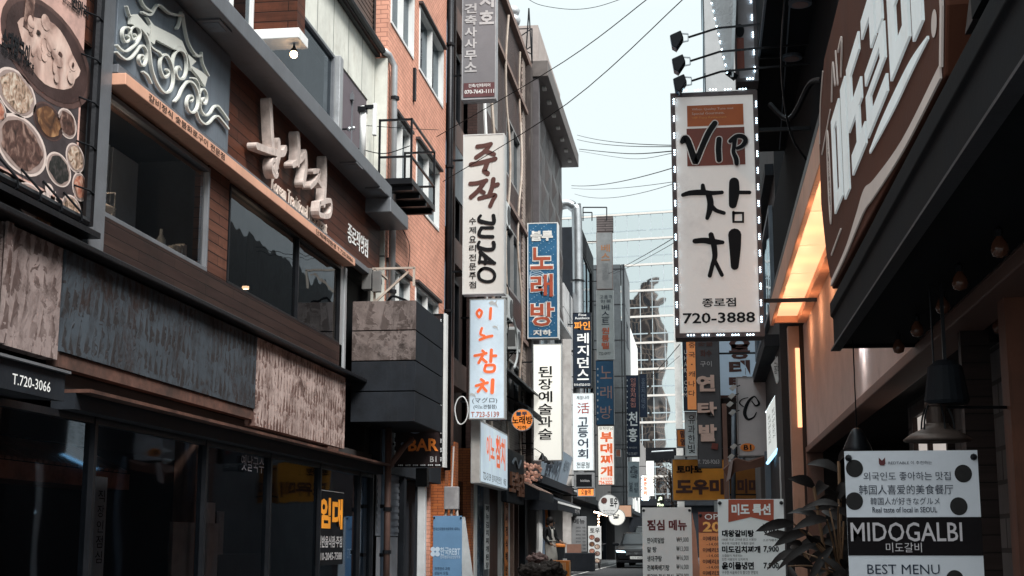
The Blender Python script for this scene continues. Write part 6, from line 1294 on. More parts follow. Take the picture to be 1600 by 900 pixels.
for j in range(3):
    for k in range(6): text(m, TPs, '활어회포장식사'[k], Wd * (.2 + .26 * j), Hd * (.72 - .1 * k) - .0, Wd * (.36 + .26 * j), Hd * (.79 - .1 * k), d=.03)
build('lettering', m, mat('grey_green_ink', (.14, .15, .14), .5, bump=0), ls)
m = B()
for k in range(22): f = k / 21; m.ball(A + (Bp - A) * f, .014, 6); m.ball(Bp + (C_ - Bp) * f, .014, 6)
build('light_string', m, mat('led_pale', (.9, 1, 1), .4, var=0, bump=0, emit=3, ecol=(.75, .95, 1)), ls)
m = B(); m.tube([D + Vector((0, -.02, -.02)), C_ + Vector((0, -.02, -.02))], .03, 8); build('blue_tube', m, mat('blue_glow', (.3, .6, .9), .4, var=0, bump=0, emit=1.2, ecol=(.35, .7, 1)), ls)
# small diamond signs
for k, (px, py, lb) in enumerate(((1214, 575, 'small white diamond sign with dark writing beside the tan post'), (1220, 563, 'second small white diamond sign half hidden behind the first'))):
    c = at_y(px, py, 25 + k * .6); m = B(); m.slab([c + Vector(v) for v in ((-.10, 0, .06), (-.02, 0, -.27), (.10, 0, -.08), (.04, 0, .24))], (.02, .05, 0)); o = single('diamond_sign', m, mat('diamond_white', (.5, .54, .55), .5, emit=.08), lb, 'sign')
    mm = B(); text(mm, PL('y', c.y - .005), '굴비' if k == 0 else '회', c.x - .05, c.z - .1, c.x + .05, c.z + .1)
    for p in mm.v: p -= o.location
    build('lettering', mm, ink, o, local=True)
# lower white box sign
t, pl = sign('corner_sign', 'pink-white narrow box sign edged with lights at the foot of the tan post', 25.2, 1222, 713, 1246, 930, .3, case_white, mat('pinkish_face', (.66, .54, .51), .5, var=.06), None, wall=1.7)
led_rows(t, pl, 1223, 716, 1223, 800, 12, led, .012)
m = B(); a = pl.uv(1236, 741); m.box(a[0], a[0] + .09, 25.17, 25.2, a[1], a[1] + .1); build('switch_plate', m, mat('plate_dark', (.08, .05, .05), .5), t)
# the sign stack between the tuna sign and the corner
t, pl = sign('hanging_sign', 'grey box sign with one black script letter and orange B1 oval', 30, 1152, 588, 1200, 713, .5, mat('grey_box_case', (.24, .235, .24), .5), mat('grey_box_face', (.46, .44, .45), .5, var=.08, sc=2), 'signs on the right side', wall=1.35)
m = B(); u, v = pl.uv(1171, 640)
stroke(m, pl, [(u + .16, v + .22, .02), (u + .10, v + .27, .035), (u - .02, v + .16, .06), (u - .10, v - .06, .075), (u - .04, v - .2, .05), (u + .08, v - .16, .03), (u + .14, v - .06, .02)], .05); stroke(m, pl, [(u + .16, v + .22, .02), (u + .2, v + .12, .05), (u + .13, v + .08, .03), (u + .05, v + .18, .02)], .03); stroke(m, pl, [(u - .12, v + .06, .02), (u - .2, v + .14, .03), (u - .14, v + .22, .02), (u - .02, v + .25, .015)], .03)
build('script_letter', m, ink, t)
m = B(); u, v = pl.uv(1168, 699); ellipse(m, pl, u, v, .15, .085, .004); build('oval', m, orange, t)
m = B(); tpx(m, pl, 'B1', 1162, 695, 1174, 703, d=.009, bold=.03); build('lettering', m, ink, t)
t, pl = sign('hanging_sign', 'dark vertical sign with carved tan characters and phone number', 33, 1088, 520, 1126, 731, .3, mat('char_case', (.05, .05, .055), .5), mat('char_face', (.075, .077, .085), .5, var=.12), 'signs on the right side', wall=1.35, texts=[('구이', (1094, 564, 1112, 573), mute, .01), ('T. 720-9263', (1090, 718, 1124, 725), mute, .01), ('화수', (1094, 546, 1112, 558), maroon, .02), ('숯불', (1090, 534, 1114, 541), maroon, .02)])
m = B(); tan = mat('tan_carved', (.66, .48, .41), .5, var=.12)
for ch, bx_ in (('연', (1088, 586, 1117, 612)), ('타', (1090, 628, 1120, 650)), ('발', (1092, 663, 1120, 690))): tpx(m, pl, ch, *bx_, depth=.04, bold=.05, d=.004)
build('lettering', m, tan, t)
m = B(); a = pl.uv(1111, 703); b = pl.uv(1121, 692); m.slab([pl(a[0], a[1] + .03, .004), pl(b[0], a[1], .004), pl(b[0] + .02, b[1] - .02, .004), pl(a[0] + .03, b[1], .004)], (0, -.03, 0)); build('red_seal', m, mat('seal_red', (.16, .04, .03), .5), t)
t, pl = sign('hanging_sign', 'pale blue sign with brown blocky characters in a dark frame', 34.4, 1117, 500, 1190, 621, .35, maroon, mat('pale_blue_lit', (.40, .52, .64), .5, var=.05, emit=.10), 'signs on the right side', wall=1.4, rim=.05, verts=[('동태탕', (1139, 537, 1172, 612), maroon, .05, (('gap', .04),))], texts=[('ㅇ', (1139, 526, 1172, 547), maroon, .05)])
t, pl = sign('hanging_sign', 'narrow black and orange sign reading UHAK.COM', 36, 1067, 525, 1088, 641, .3, navy, navy, 'signs on the right side', wall=1.4, rim=.01)
m = B(); a = pl.uv(1074.5, 640); b = pl.uv(1088, 527); rect(m, pl, a[0], a[1], b[0], b[1], .003); build('orange_panel', m, mat('orange_face', (.85, .32, .11), .5, var=.05, emit=.10), t)
m = B(); vert(m, pl, '중국.캐나다', 1076, 532, 1086, 622, d=.007, bold=.01, gap=.4); build('lettering', m, maroon, t)
m = B(); vert(m, pl, 'UHAK.COM', 1069, 545, 1073.5, 622, d=.005, gap=.3); build('white_lettering', m, ink_white, t)
sign('hanging_sign', 'white narrow sign with black brush writing under UHAK.COM', 36.3, 1070, 643, 1089, 713, .3, case_white, mat('pale_green_face', (.66, .72, .74), .5), 'signs on the right side', wall=1.4, verts=[('유과한빛', (1075, 648, 1086, 709), ink, .0)])
sign('hanging_sign', 'little orange sign with dark blocks left of the brush writing', 37.5, 1057, 670, 1072, 699, .3, case_grey, orange, 'signs on the right side', wall=1.4, verts=[('맘영', (1063, 672, 1071, 697), maroon, .05)])
t, pl = sign('facade_sign', 'wide orange sign with dark red characters across the right side', 38.5, 1050, 716, 1140, 783, .3, case_grey, mat('mustard_face', (.80, .32, .04), .5, var=.1, dirt=(.5, .18, .03), damt=.3), 'signs on the right side', wall=1.4, texts=[('토마토', (1057, 727, 1097, 740), ink, .05), ('도우미', (1056, 748, 1131, 773), maroon, .055)])
m = B(); a = at_y(1126, 783, 38.6); b = at_y(1222, 720, 38.6); m.box(a.x, b.x, 38.85, 38.95, a.z, b.z); o = single('dim_panel', m, mat('dim_mustard', (.34, .135, .03), .5, var=.15), 'rest of the wide orange sign, its shade painted in as brown', 'sign')  # same orange sign in shade; the shade is put into this darker colour
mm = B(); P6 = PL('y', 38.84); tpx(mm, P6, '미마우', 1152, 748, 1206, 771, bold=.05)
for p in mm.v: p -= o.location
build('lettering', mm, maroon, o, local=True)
for k, px in enumerate((1062, 1082)):
    a = at_y(px, 718, 38.4); m = B(); m.box(a.x - .14, a.x + .14, 38.3, 38.45, a.z, a.z + .1); single('lamp_head', m, case_white, ('small white lamp head on the left top edge of the wide orange sign', 'small white lamp head on the top edge above the dark characters')[k], 'lamp', 'lamps on the orange sign')
# little spotlights beside the grey box sign
def spot(px, py, lb):
    c = at_y(px, py, 29.8); t = thing('spotlight', lb, 'spotlight', c, 'spotlights beside the grey box sign')
    m = B(); m.slab([c + Vector(v) for v in ((-.085, 0, -.03), (-.015, 0, -.085), (.07, 0, .0), (.0, 0, .045))], (0, .12, 0)); build('housing', m, MATS['junction_pale'], t)
    m = B(); m.bar(c + Vector((.05, .06, 0)), c + Vector((.14, .06, .03)), .02); build('arm', m, black_metal, t)
    return t
s0 = spot(1146, 604, 'topmost little pale spotlight beside the grey box sign')
for px, py, lb in ((1144, 617, 'second little pale spotlight down the edge of the grey box sign'), (1141, 630, 'third little pale spotlight down the edge of the grey box sign'), (1145, 643, 'fourth little pale spotlight down, level with the script letter'), (1147, 696, 'little pale spotlight level with the orange oval of the grey box sign'), (1143, 712, 'lowest little pale spotlight, just above the brown tarpaulin')): copy_tree(s0, at_y(px, py, 29.8), None, lb)
# umbrella / tarp between
m = B(); q = [at_y(*c, 29.5) for c in ((1130, 734), (1150, 716), (1170, 722), (1200, 712), (1196, 728), (1148, 738), (1140, 752))]; m.slab(q, (0, .5, .05)); single('brown_tarp', m, mat('brown_tarp_cloth', (.10, .045, .03), .7, var=.3), 'folded brown tarpaulin awning under the grey box sign', 'tarp')
m = B(); m.slab([at_y(*c, 29.3) for c in ((1135, 752), (1140, 722), (1146, 716), (1141, 748))], (0, .2, 0)); single('pale_flap', m, mat('pale_flap_cloth', (.3, .24, .23), .7), 'pale pinkish flap hanging at the tarp edge', 'cloth')
# right-hand buildings further on
for k, (y0, y1, x, zt, mm, lb) in enumerate(((34.2, 47, 1.4, 9.5, concrete, 'grey building behind the carved dark sign'), (47.2, 58, 1.5, 8.0, mat('brown_render', (.16, .11, .10), .8), 'brown rendered building behind the wide orange sign'))):
    t = thing('office_building', lb, 'building', (x + 3, (y0 + y1) / 2, 0)); b = B(); b.box(x, 9, y0, y1, 0, zt); build('wall', b, mm, t); pane_window(t, PL('r', x), -y1 + 1, 4, -y0 - 1, 6, slate, glass_dark, .1, (-(y0 + y1) / 2,), .03)
t = thing('concrete_building', 'tall plain grey concrete building rising behind the floodlights', 'building', (4, 64, 0))
b = B(); b.box(.55, 12, 60, 74, 0, 42); build('wall', b, mat('plain_concrete', (.30, .31, .32), .8, var=.08, dirt=(.24, .25, .25), damt=.3, streak=True), t)
for z in range(4, 40, 4):
    b = B(); b.box(.50, .55, 61, 73, z, z + 1.6); build('window_band', b, glass_dark, t)
m = B(); a = at_y(1057, 720, 62); b = at_y(1068, 380, 62); m.box(a.x, a.x + .3, 62, 62.4, 0, b.z); single('white_pillar', m, mat('bright_pillar', (.80, .79, .77), .6, dirt=(.5, .48, .46), damt=.2), 'slim bright white pillar just left of UHAK.COM', 'pillar')
pipe('conduit_post', 'pale conduit post between the carved sign and the script letter', [at_y(1146, 640, 31.5), at_y(1146, 780, 31.5)], .05, slate)
m = B(); a = at_y(1132, 780, 32.5); m.box(a.x, a.x + .1, 32.5, 32.6, 0, 4.2); single('tan_post', m, trim_brown, 'brown timber post right of the dark carved sign', 'post')
m = B(); a = at_y(1205, 780, 29); m.box(a.x - .1, a.x + .12, 29, 29.2, 0, 2.9); single('steel_post', m, slate, 'grey steel post in front of the shade-painted end of the wide orange sign', 'post')
# ------------------------------------------------------------------ glass office block closing the view, and the tower it mirrors
gb = thing('glass_block', 'wide glass office block with pale floor bands closing the street', 'building', (0, 190, 0))
ga_ = math.radians(9); gu = Vector((math.cos(ga_), -math.sin(ga_), 0)); gn = Vector((-math.sin(ga_), -math.cos(ga_), 0))
G = TP(Vector((-24, 192, 0)), gu, (0, 0, 1))
curtain = glass_mat('curtain_glass', (.30, .40, .46), (.95, 1.0, 1.0), .72, .015, wave=.038, wsc=.16)
m = B(); m.slab([G(0, 0, -.2), G(46, 0, -.2), G(46, 45.0, -.2), G(0, 45.0, -.2)], gn * -14); build('core', m, mat('block_core', (.16, .19, .21), .7), gb)
m = B(); m.poly([G(0, 6, 0), G(46, 6, 0), G(46, 45.5, 0), G(0, 45.5, 0)]); build('glazing', m, curtain, gb)
m = B(); z = 6.0
while z < 46: m.slab([G(0, z, .02), G(46, z, .02), G(46, z + .27, .02), G(0, z + .27, .02)], gn * .16); z += 3.55
build('floor_band', m, mat('band_cream', (.60, .57, .54), .5, var=.04, dirt=(.6, .52, .48), damt=.2), gb)
m = B()
for k in range(29): m.slab([G(k * 1.64, 6, .01), G(k * 1.64 + .07, 6, .01), G(k * 1.64 + .07, 45.4, .01), G(k * 1.64, 45.4, .01)], gn * .05)
build('mullion', m, mat('mullion_grey', (.42, .47, .5), .5, m=.2), gb)
m = B(); z = 7.3
while z < 44:
    for a, b in ((0, 17.4), (17.8, 24), (24.4, 46)): m.slab([G(a, z, .012), G(b, z, .012), G(b, z + .16, .012), G(a, z + .16, .012)], gn * .02)
    z += 3.55
build('spandrel_strip', m, mat('strip_grey', (.34, .40, .43), .5), gb)
m = B()
for z in (1.4, 4.2): m.slab([G(0, z, 0), G(46, z, 0), G(46, z + .9, 0), G(0, z + .9, 0)], gn * .6)
build('base_band', m, mat('base_cream', (.6, .58, .55), .6), gb)
m = B(); m.slab([G(0, 0, -.1), G(46, 0, -.1), G(46, 6, -.1), G(0, 6, -.1)], gn * .05); build('base_wall', m, mat('base_dark', (.03, .035, .04), .5), gb)
tw = thing('office_tower', 'brown and black tower seen only as a wavy reflection in the glass block', 'building', (-168, -80, 0))
dv_ = Vector((-.035, 1, 0)).normalized(); hit = Vector((-7.0, 189.3, 0)); rf_ = dv_ - 2 * dv_.dot(gn) * gn; tc = hit + rf_ * 330
tw.location = (tc.x, tc.y, 0); WORLD_AT[tw.name] = tw.location.copy()
m = B(); m.box(tc.x - 5.5, tc.x + 5.5, tc.y - 5, tc.y + 5, 0, 90); m.box(tc.x - 3, tc.x + 3, tc.y - 3, tc.y + 3, 90, 96); build('shaft', m, grid_mat('tower_grid', (.03, .035, .045), (.07, .05, .045), (.25, .18, .15), 2.2, 3.6, .25, r=.4), tw)

# ------------------------------------------------------------------ low things far down the street
m = B(); a = at_y(1009, 722, 100); b = at_y(1075, 699, 100); m.box(a.x, b.x + 2, 100, 101, a.z, b.z); single('dark_gantry', m, black, 'black beam over the street in front of the glass block', 'beam')
m = B(); a = at_y(1020, 705, 99.5); m.tube([at_y(1018, 706, 99.5), at_y(1052, 704, 99.5)], .06, 6); single('gantry_rail', m, steel, 'thin steel rail under the black beam', 'rail')
m = B(); a = at_y(962, 830, 110); b = at_y(1070, 790, 110); m.box(a.x, b.x + 3, 110, 118, 0, b.z); m.box(a.x - 1, b.x + 4, 109.5, 110, b.z, b.z + .5); single('low_shop', m, black_soft, 'low dark shop block beyond the cars', 'building')
# small tree with reddish leaves
tr = thing('street_tree', 'small tree with russet leaves behind the wide orange sign', 'tree', (-2.2, 72, 0)); c = at_y(1047, 752, 72)
m = B(); m.tube(catmull([(c.x + .3, 72, 0), (c.x + .25, 72, 1.4), (c.x + .1, 72, 3.0), (c.x, 72, 4.6)], 5), [.11 - .0045 * k for k in range(16)], 8)
for k in range(9): a = k * .7; m.tube([(c.x + .1, 72, 2.8 + .2 * k), (c.x + .1 + .55 * math.cos(a), 72 + .5 * math.sin(a), 3.4 + .22 * k)], [.03, .01], 5)
build('trunk', m, mat('bark', (.08, .06, .05), .9), tr)
m = B(); rn = random.Random(5)
for k in range(900):
    a, e, r = rn.random() * 6.283, rn.uniform(-1, 1), rn.random() ** .45
    p = Vector((c.x + .95 * r * math.cos(a) * math.sqrt(1 - e * e), 72 + .9 * r * math.sin(a) * math.sqrt(1 - e * e), c.z + 1.25 * r * e))
    if rn.random() < .35 and math.sin(p.x * 7 + p.z * 5) > .1: continue
    d = Vector((rn.uniform(-1, 1), rn.uniform(-1, 1), rn.uniform(-1, .6))).normalized(); s = d.cross(Vector((.3, .2, 1))).normalized(); L_ = rn.uniform(.08, .17)
    m.add([p, p + d * L_ * .5 + s * L_ * .3, p + d * L_, p + d * L_ * .5 - s * L_ * .3], [(0, 1, 2, 3)])
build('crown', m, mat('russet_leaf', (.16, .085, .06), .6, var=.6, sc=3), tr)

# ------------------------------------------------------------------ street things
def car(name, label, X, Y, W, Hh, L_, paint):
    """front faces the viewer (-Y)"""
    t = thing(name, label, 'car', (X, Y + L_ / 2, 0)); hw = W / 2
    gl_ = mat('car_glass', (.02, .025, .03), .15, var=.1, bump=0, spec=.25)
    secs = [(0.0, .42, .70, .86), (.10, .30, .86, .95), (.45, .24, .96, .99), (1.25, .22, 1.06, 1.0), (2.6, .22, 1.04, 1.0), (L_ - .5, .24, 1.05, .99), (L_ - .1, .32, .98, .95), (L_, .45, .8, .88)]
    k_ = Hh / 1.62
    m = B(); ring = []
    for (y, zb, zt, f) in secs:
        zb *= k_; zt *= k_; w_ = hw * f; ch = .12
        ring.append([(X - w_ + ch * .5, Y + y, zb), (X + w_ - ch * .5, Y + y, zb), (X + w_, Y + y, zb + ch), (X + w_, Y + y, zt - ch * 1.3), (X + w_ - ch * .6, Y + y, zt - ch * .3), (X + w_ * .55, Y + y, zt), (X - w_ * .55, Y + y, zt), (X - w_ + ch * .6, Y + y, zt - ch * .3), (X - w_, Y + y, zt - ch * 1.3), (X - w_, Y + y, zb + ch)])
    n = 10; vs = [p for r in ring for p in r]; fs = [(i * n + k, i * n + (k + 1) % n, (i + 1) * n + (k + 1) % n, (i + 1) * n + k) for i in range(len(ring) - 1) for k in range(n)] + [tuple(range(n - 1, -1, -1)), tuple(range((len(ring) - 1) * n, len(ring) * n))]
    m.add(vs, fs); body = build('body', m, paint, t, bevel=.03, smooth=True)
    cs = [(1.0, 1.03, .86), (1.75, Hh / k_ - .04, .70), (2.3, Hh / k_, .70), (L_ - 1.1, Hh / k_ - .03, .68), (L_ - .25, 1.05, .82)]
    m = B(); ring = [[(X - hw * f, Y + y, (1.0 if z > 1.1 else .98) * k_ if False else .98 * k_), (X + hw * f, Y + y, .98 * k_), (X + hw * f * (.97 if z < 1.2 else 1), Y + y, z * k_ - .05), (X + hw * f * .8, Y + y, z * k_), (X - hw * f * .8, Y + y, z * k_), (X - hw * f * (.97 if z < 1.2 else 1), Y + y, z * k_ - .05)] for (y, z, f) in cs]
    n = 6; m.add([p for r in ring for p in r], [(i * n + k, i * n + (k + 1) % n, (i + 1) * n + (k + 1) % n, (i + 1) * n + k) for i in range(len(ring) - 1) for k in range(n)] + [tuple(range(n - 1, -1, -1)), tuple(range((len(ring) - 1) * n, len(ring) * n))])
    build('cabin', m, paint, t, smooth=False)
    def lerp(i, f, s): y, z, w_ = [cs[i][j] + (cs[i + 1][j] - cs[i][j]) * f for j in range(3)]; return Vector((X + s * hw * w_ * .84, Y + y - .018, z * k_ + .006))
    m = B(); m.quad(lerp(0, .10, -1), lerp(0, .10, 1), lerp(0, .92, 1), lerp(0, .92, -1)); build('windscreen', m, gl_, t)
    for s in (-1, 1):
        m = B(); m.quad(*[Vector((X + s * (hw * .77 + .012), Y + y, z * k_)) for y, z in ((1.5, 1.1), (L_ - .9, 1.1), (L_ - 1.3, 1.42), (1.95, 1.44))]); build('side_window', m, gl_, t)
        m = B(); m.box(X + s * hw * .93 - .04 * s, X + s * (hw + .2), Y + 1.35, Y + 1.45, 1.0 * k_, 1.14 * k_); build('mirror', m, paint, t, bevel=.03)
        m = B(); m.slab([(X + s * hw * .50, Y + .01, .70 * k_), (X + s * hw * .93, Y + .06, .72 * k_), (X + s * hw * .95, Y + .06, .80 * k_), (X + s * hw * .55, Y + .01, .77 * k_)], (0, .08, 0))
        for p in m.v: p.y -= .045
        build('headlight', m, mat('car_headlight', (.7, .85, .95), .2, var=0, bump=0, emit=2.2 if s < 0 else .3, ecol=(.6, .88, 1)), t)
        for y in (.85, L_ - .9):
            xx = X + s * (hw - .12); w_ = build('wheel', B().lathe((xx, Y + y, .34), [(.2, -.11), (.33, -.1), (.34, -.06), (.34, .06), (.33, .1), (.2, .11)], 22, 'x'), mat('tyre', (.012, .012, .013), .85), t)
            build('rim', B().lathe((xx + s * .1, Y + y, .34), [(.21, -.012), (.21, .02), (.05, .03)] if s > 0 else [(.05, -.03), (.21, -.02), (.21, .012)], 18, 'x'), steel, w_)
    m = B(); m.box(X - hw * .5, X + hw * .5, Y - .03, Y + .02, .56 * k_, .76 * k_); g_ = build('grille', m, black, t, bevel=.02)
    m = B()
    for k in range(3): m.box(X - hw * .48, X + hw * .48, Y - .04, Y - .03, (.59 + .06 * k) * k_, (.605 + .06 * k) * k_)
    u = X; pts = [(u + .075 * math.cos(a), .68 * k_ + .04 * math.sin(a)) for a in [j * math.pi / 8 for j in range(17)]]; PP = PL('y', Y - .045); stroke(m, PP, pts, .014, cap=False); stroke(m, PP, [(u - .03, .66 * k_), (u - .02, .70 * k_)], .014); stroke(m, PP, [(u + .03, .70 * k_), (u + .02, .66 * k_)], .014); stroke(m, PP, [(u - .02, .68 * k_), (u + .02, .68 * k_)], .012); build('emblem', m, steel, g_)
    m = B(); m.box(X - hw * .88, X + hw * .88, Y - .02, Y + .06, .25 * k_, .36 * k_); build('lower_bumper', m, black, t, bevel=.02)
    m = B(); m.box(X - .27, X + .27, Y - .05, Y - .03, .41 * k_, .53 * k_); pl_ = build('number_plate', m, white, t)
    m = B(); text(m, PL('y', Y - .051), '123가 4568', X - .24, .43 * k_, X + .24, .51 * k_, d=.003); build('lettering', m, ink, pl_)
    return t
car_paint = mat('dark_car_paint', (.004, .0055, .0075), .4, var=.1, bump=0, coat=.12, spec=.2)
car('parked_car', 'dark car facing the viewer with its left headlight shining, beside the lunch menu', -2.95, 63.5, 1.86, 1.56, 4.3, car_paint)
car('parked_car', 'second dark car just behind, only roof and windscreen showing', -2.75, 70.5, 1.88, 1.92, 4.5, mat('slate_car_paint', (.012, .015, .02), .4, var=.1, bump=0, coat=.1, spec=.2))

# bicycle beside the kerb
by = thing('bicycle', 'dark bicycle parked at the kerb left of the car', 'bicycle', (-4.55, 62.5, 0))
def wheel_(c): 
    w_ = build('wheel', B().tube([c + Vector((.25 * 0 + .0, .33 * math.cos(a), .33 * math.sin(a))) for a in [k * math.pi / 10 for k in range(21)]], .022, 6), mat('tyre', (.012, .012, .013), .85) if 'tyre' not in MATS else MATS['tyre'], by)
    m = B()
    for k in range(8): a = k * math.pi / 4; m.tube([c, c + Vector((0, .32 * math.cos(a), .32 * math.sin(a)))], .004, 4)
    build('spokes', m, steel, w_)
wheel_(Vector((-4.45, 62.0, .34))); wheel_(Vector((-4.55, 63.05, .34)))
m = B()
A_, B__, C__, D__, E_ = Vector((-4.45, 62.0, .34)), Vector((-4.47, 62.15, .85)), Vector((-4.52, 62.72, .8)), Vector((-4.5, 62.5, .33)), Vector((-4.55, 63.05, .34))
for p, q in ((A_, B__), (B__, C__), (B__ - Vector((0, 0, .08)), D__), (C__, D__), (D__, E_), (E_, C__)): m.tube([p, q], .018, 6)
build('frame', m, black_metal, by)
m = B(); m.tube([B__, B__ + Vector((0, -.02, .18))], .014, 6); m.tube([B__ + Vector((-.28, .05, .2)), B__ + Vector((0, -.02, .18)), B__ + Vector((.28, .05, .2))], .014, 6); build('handlebar', m, black_metal, by)
m = B(); m.ball(C__ + Vector((0, 0, .12)), .12, 10, (.6, 1, .35)); m.tube([C__, C__ + Vector((0, 0, .1))], .014, 6); build('saddle', m, black, by, smooth=True)
m = B(); m.box(-4.6, -4.3, 61.75, 62.02, .75, .98); build('basket', m, black_metal, by)
# menu stands at the kerb
def menu_stand(name, label, x0, x1, y0, y1, Y, face, title, pics, group):
    a = at_y(x0, y1, Y); b = at_y(x1, y0, Y); zb = max(a.z, .13); t = thing(name, label, 'menu board', ((a.x + b.x) / 2, Y + .1, zb), group)
    m = B(); m.box(a.x, b.x, Y, Y + .12, zb, b.z); build('board', m, face, t, bevel=.015); pl = PL('y', Y)
    m = B(); W = b.x - a.x; tz = b.z - .28; text(m, pl, title, a.x + W * .15, tz, b.x - W * .1, b.z - .08, bold=.02)
    if not pics:
        for k in range(8): z = tz - .1 - k * .13; text(m, pl, ['김치찌개', '된장찌개', '제육볶음', '비빔밥', '순두부', '생선구이', '냉면', '만둣국'][k], a.x + W * .3, z - .07, a.x + W * .62, z, bold=.0); text(m, pl, '9,000', a.x + W * .74, z - .07, b.x - W * .06, z)
    build('lettering', m, ink, t)
    if pics:
        for k in range(8):
            m = B(); cx = a.x + W * (.3 if k % 2 == 0 else .7); cz = tz - .16 - (k // 2) * .27 - (.1 if k % 2 else 0)
            ellipse(m, pl, cx, cz, W * .22, .1, .003, 18); m.cur = 1; ellipse(m, pl, cx, cz, W * .17, .075, .006, 18); build('dish_picture', m, [MATS['printed_brown_plate'], [f_kim, f_meat, f_soup, f_green][k % 4]], t)
    return t
menu_stand('menu_stand', 'white board of round dish pictures standing at the kerb', 919, 939, 822, 874, 57.5, case_white, '토우', True, 'menu boards along the left kerb')
menu_stand('menu_stand', 'grey board listing dishes and prices, left of the picture board', 893, 916, 807, 862, 54.0, case_grey, '메뉴', False, 'menu boards along the left kerb')
# bins, boxes, sacks
bn = thing('food_bin', 'black cylindrical bin with an orange lid beside the standing person', 'bin', (-4.55, 44.5, .11))
c = at_y(872, 888, 44.5); c.z = .11
m = B(); m.lathe(c, [(.17, 0), (.2, .04), (.22, .8), (.22, .86)], 20); build('drum', m, mat('bin_black', (.03, .033, .038), .35), bn, smooth=False)
m = B(); m.lathe(c + Vector((0, 0, .86)), [(.24, 0), (.24, .05), (.2, .09), (.05, .11)], 20); build('lid', m, orange, bn)
m = B(); m.box(c.x + .17, c.x + .29, 44.3, 44.36, .3, .62); build('label', m, white, bn)
ct = thing('orange_crate', 'orange plastic crate with ribbed side at the kerb edge', 'crate', at_y(875, 893, 40)); p = at_y(875, 893, 40); p.z = .11; ct.location = p; WORLD_AT[ct.name] = p.copy()
m = B(); m.box(p.x - .25, p.x + .27, 39.76, 40.24, .11, .62); m2 = B(); build('body', m, orange, ct, bevel=.02)
m = B()
for k in range(5): m.box(p.x + .272, p.x + .285, 39.84 + k * .07, 39.88 + k * .07, .15, .58)
for k in range(5): m.box(p.x - .0 + k * .04, p.x + .02 + k * .04, 39.745, 39.759, .2, .56)
build('rib', m, mat('crate_cream', (.75, .5, .3), .5), ct)
m = B(); q = at_y(907, 868, 51); m.box(q.x - .55, q.x + .5, 50.6, 51.3, .11, .75); single('black_box', m, black_soft, 'long black planter box on the pavement below the price board', 'box', bevel=.03)
m = B(); q = at_y(897, 852, 52.5); m.box(q.x - .25, q.x + .25, 52.3, 52.7, .72, 1.05); single('brown_carton', m, mat('carton', (.22, .12, .09), .8), 'brown carton standing behind the black planter box', 'carton')
sack = mat('brown_sack', (.045, .034, .03), .9, var=.5, sc=9, bump=.9, bsc=26)
for k, (px, py, s, lb) in enumerate(((835, 893, .34, 'dark bushy brown sack at the left end of the heap'), (858, 886, .27, 'brown bundle in the middle of the heap by the person'), (840, 873, .22, 'pinkish bundle lying on top of the dark sack'), (862, 900, .3, 'dark sack in front at the kerb'))):
    p = at_y(px, py, 38 + k * .5); m = B(); m.ball(p, s, 18, (1.35, .9, .62)); o = single('sack', m, sack if k != 2 else mat('pink_sack', (.26, .17, .155), .9, var=.4, sc=9, bump=.8, bsc=20), lb, 'sack', 'sacks heaped on the pavement', smooth=True)
    o.location.z = max(.11, o.location.z) if k in (0, 1, 3) else o.location.z
    d = o.modifiers.new('sub', 'SUBSURF'); d.levels = d.render_levels = 2
    tex = bpy.data.textures.new('lumps', 'CLOUDS'); tex.noise_scale = .1; dm = o.modifiers.new('lumps', 'DISPLACE'); dm.texture = tex; dm.strength = .2
m = B(); p = at_y(845, 895, 38.5); m.box(p.x - .6, p.x + .55, 38, 39.6, .11, max(.14, p.z - .1)); single('low_pallet', m, wood_dark, 'low dark pallet under the heap of sacks', 'pallet')
# open shop fronts along the left behind the person: pale panes, curtains
m = B(); m.box(-6.69, -6.6, 44.9, 46.2, .9, 2.4); build('shop_window', m, mat('bluish_pane', (.30, .36, .40), .3), cb)
m = B(); a = at_y(1128, 783, 33.7); b = at_y(1151, 622, 33.7); m.box(a.x, b.x, 33.7, 33.9, at_y(1128, 717, 33.7).z, b.z); single('timber_panel_wall', m, wood_dark, 'dark timber boards right of the carved tan characters', 'wall')
for k, (y, c_) in enumerate(((46.8, white), (47.6, pipe_blue), (48.4, orange), (49.2, black_soft))):
    m = B(); m.tube(catmull([(-5.35 + .04 * math.sin(j), y + .05 * math.cos(j * 2), 2.5 - j * .6) for j in range(5)], 3), .11, 8)
    single('rolled_blind', m, c_, ('white rolled blind hanging by the shop door', 'blue rolled blind hanging by the shop door', 'orange rolled blind hanging by the shop door', 'black rolled blind hanging by the shop door')[k], 'blind', 'rolled blinds at the shop door')
# lit strings of the far restaurant
fs_ = thing('light_string', 'string of warm bulbs on the dark restaurant front near the bicycle', 'lights', at_y(940, 830, 68))
m = B()
for k in range(9): m.ball(at_y(935 + (k % 2) * .6, 801 + k * 5, 68), .05, 6)
for k in range(7): m.ball(at_y(929 + k * 3.2, 800 + k * .9, 68), .05, 6)
build('bulb', m, mat('string_bulb', (1, .8, .6), .4, var=0, bump=0, emit=3, ecol=(1, .7, .5)), fs_)
m = B(); m.tube([at_y(935, 800, 68.05), at_y(935.6, 845, 68.05)], .02, 5); m.tube([at_y(927, 800, 68.05), at_y(952, 807, 68.05)], .02, 5); build('wire', m, black, fs_)

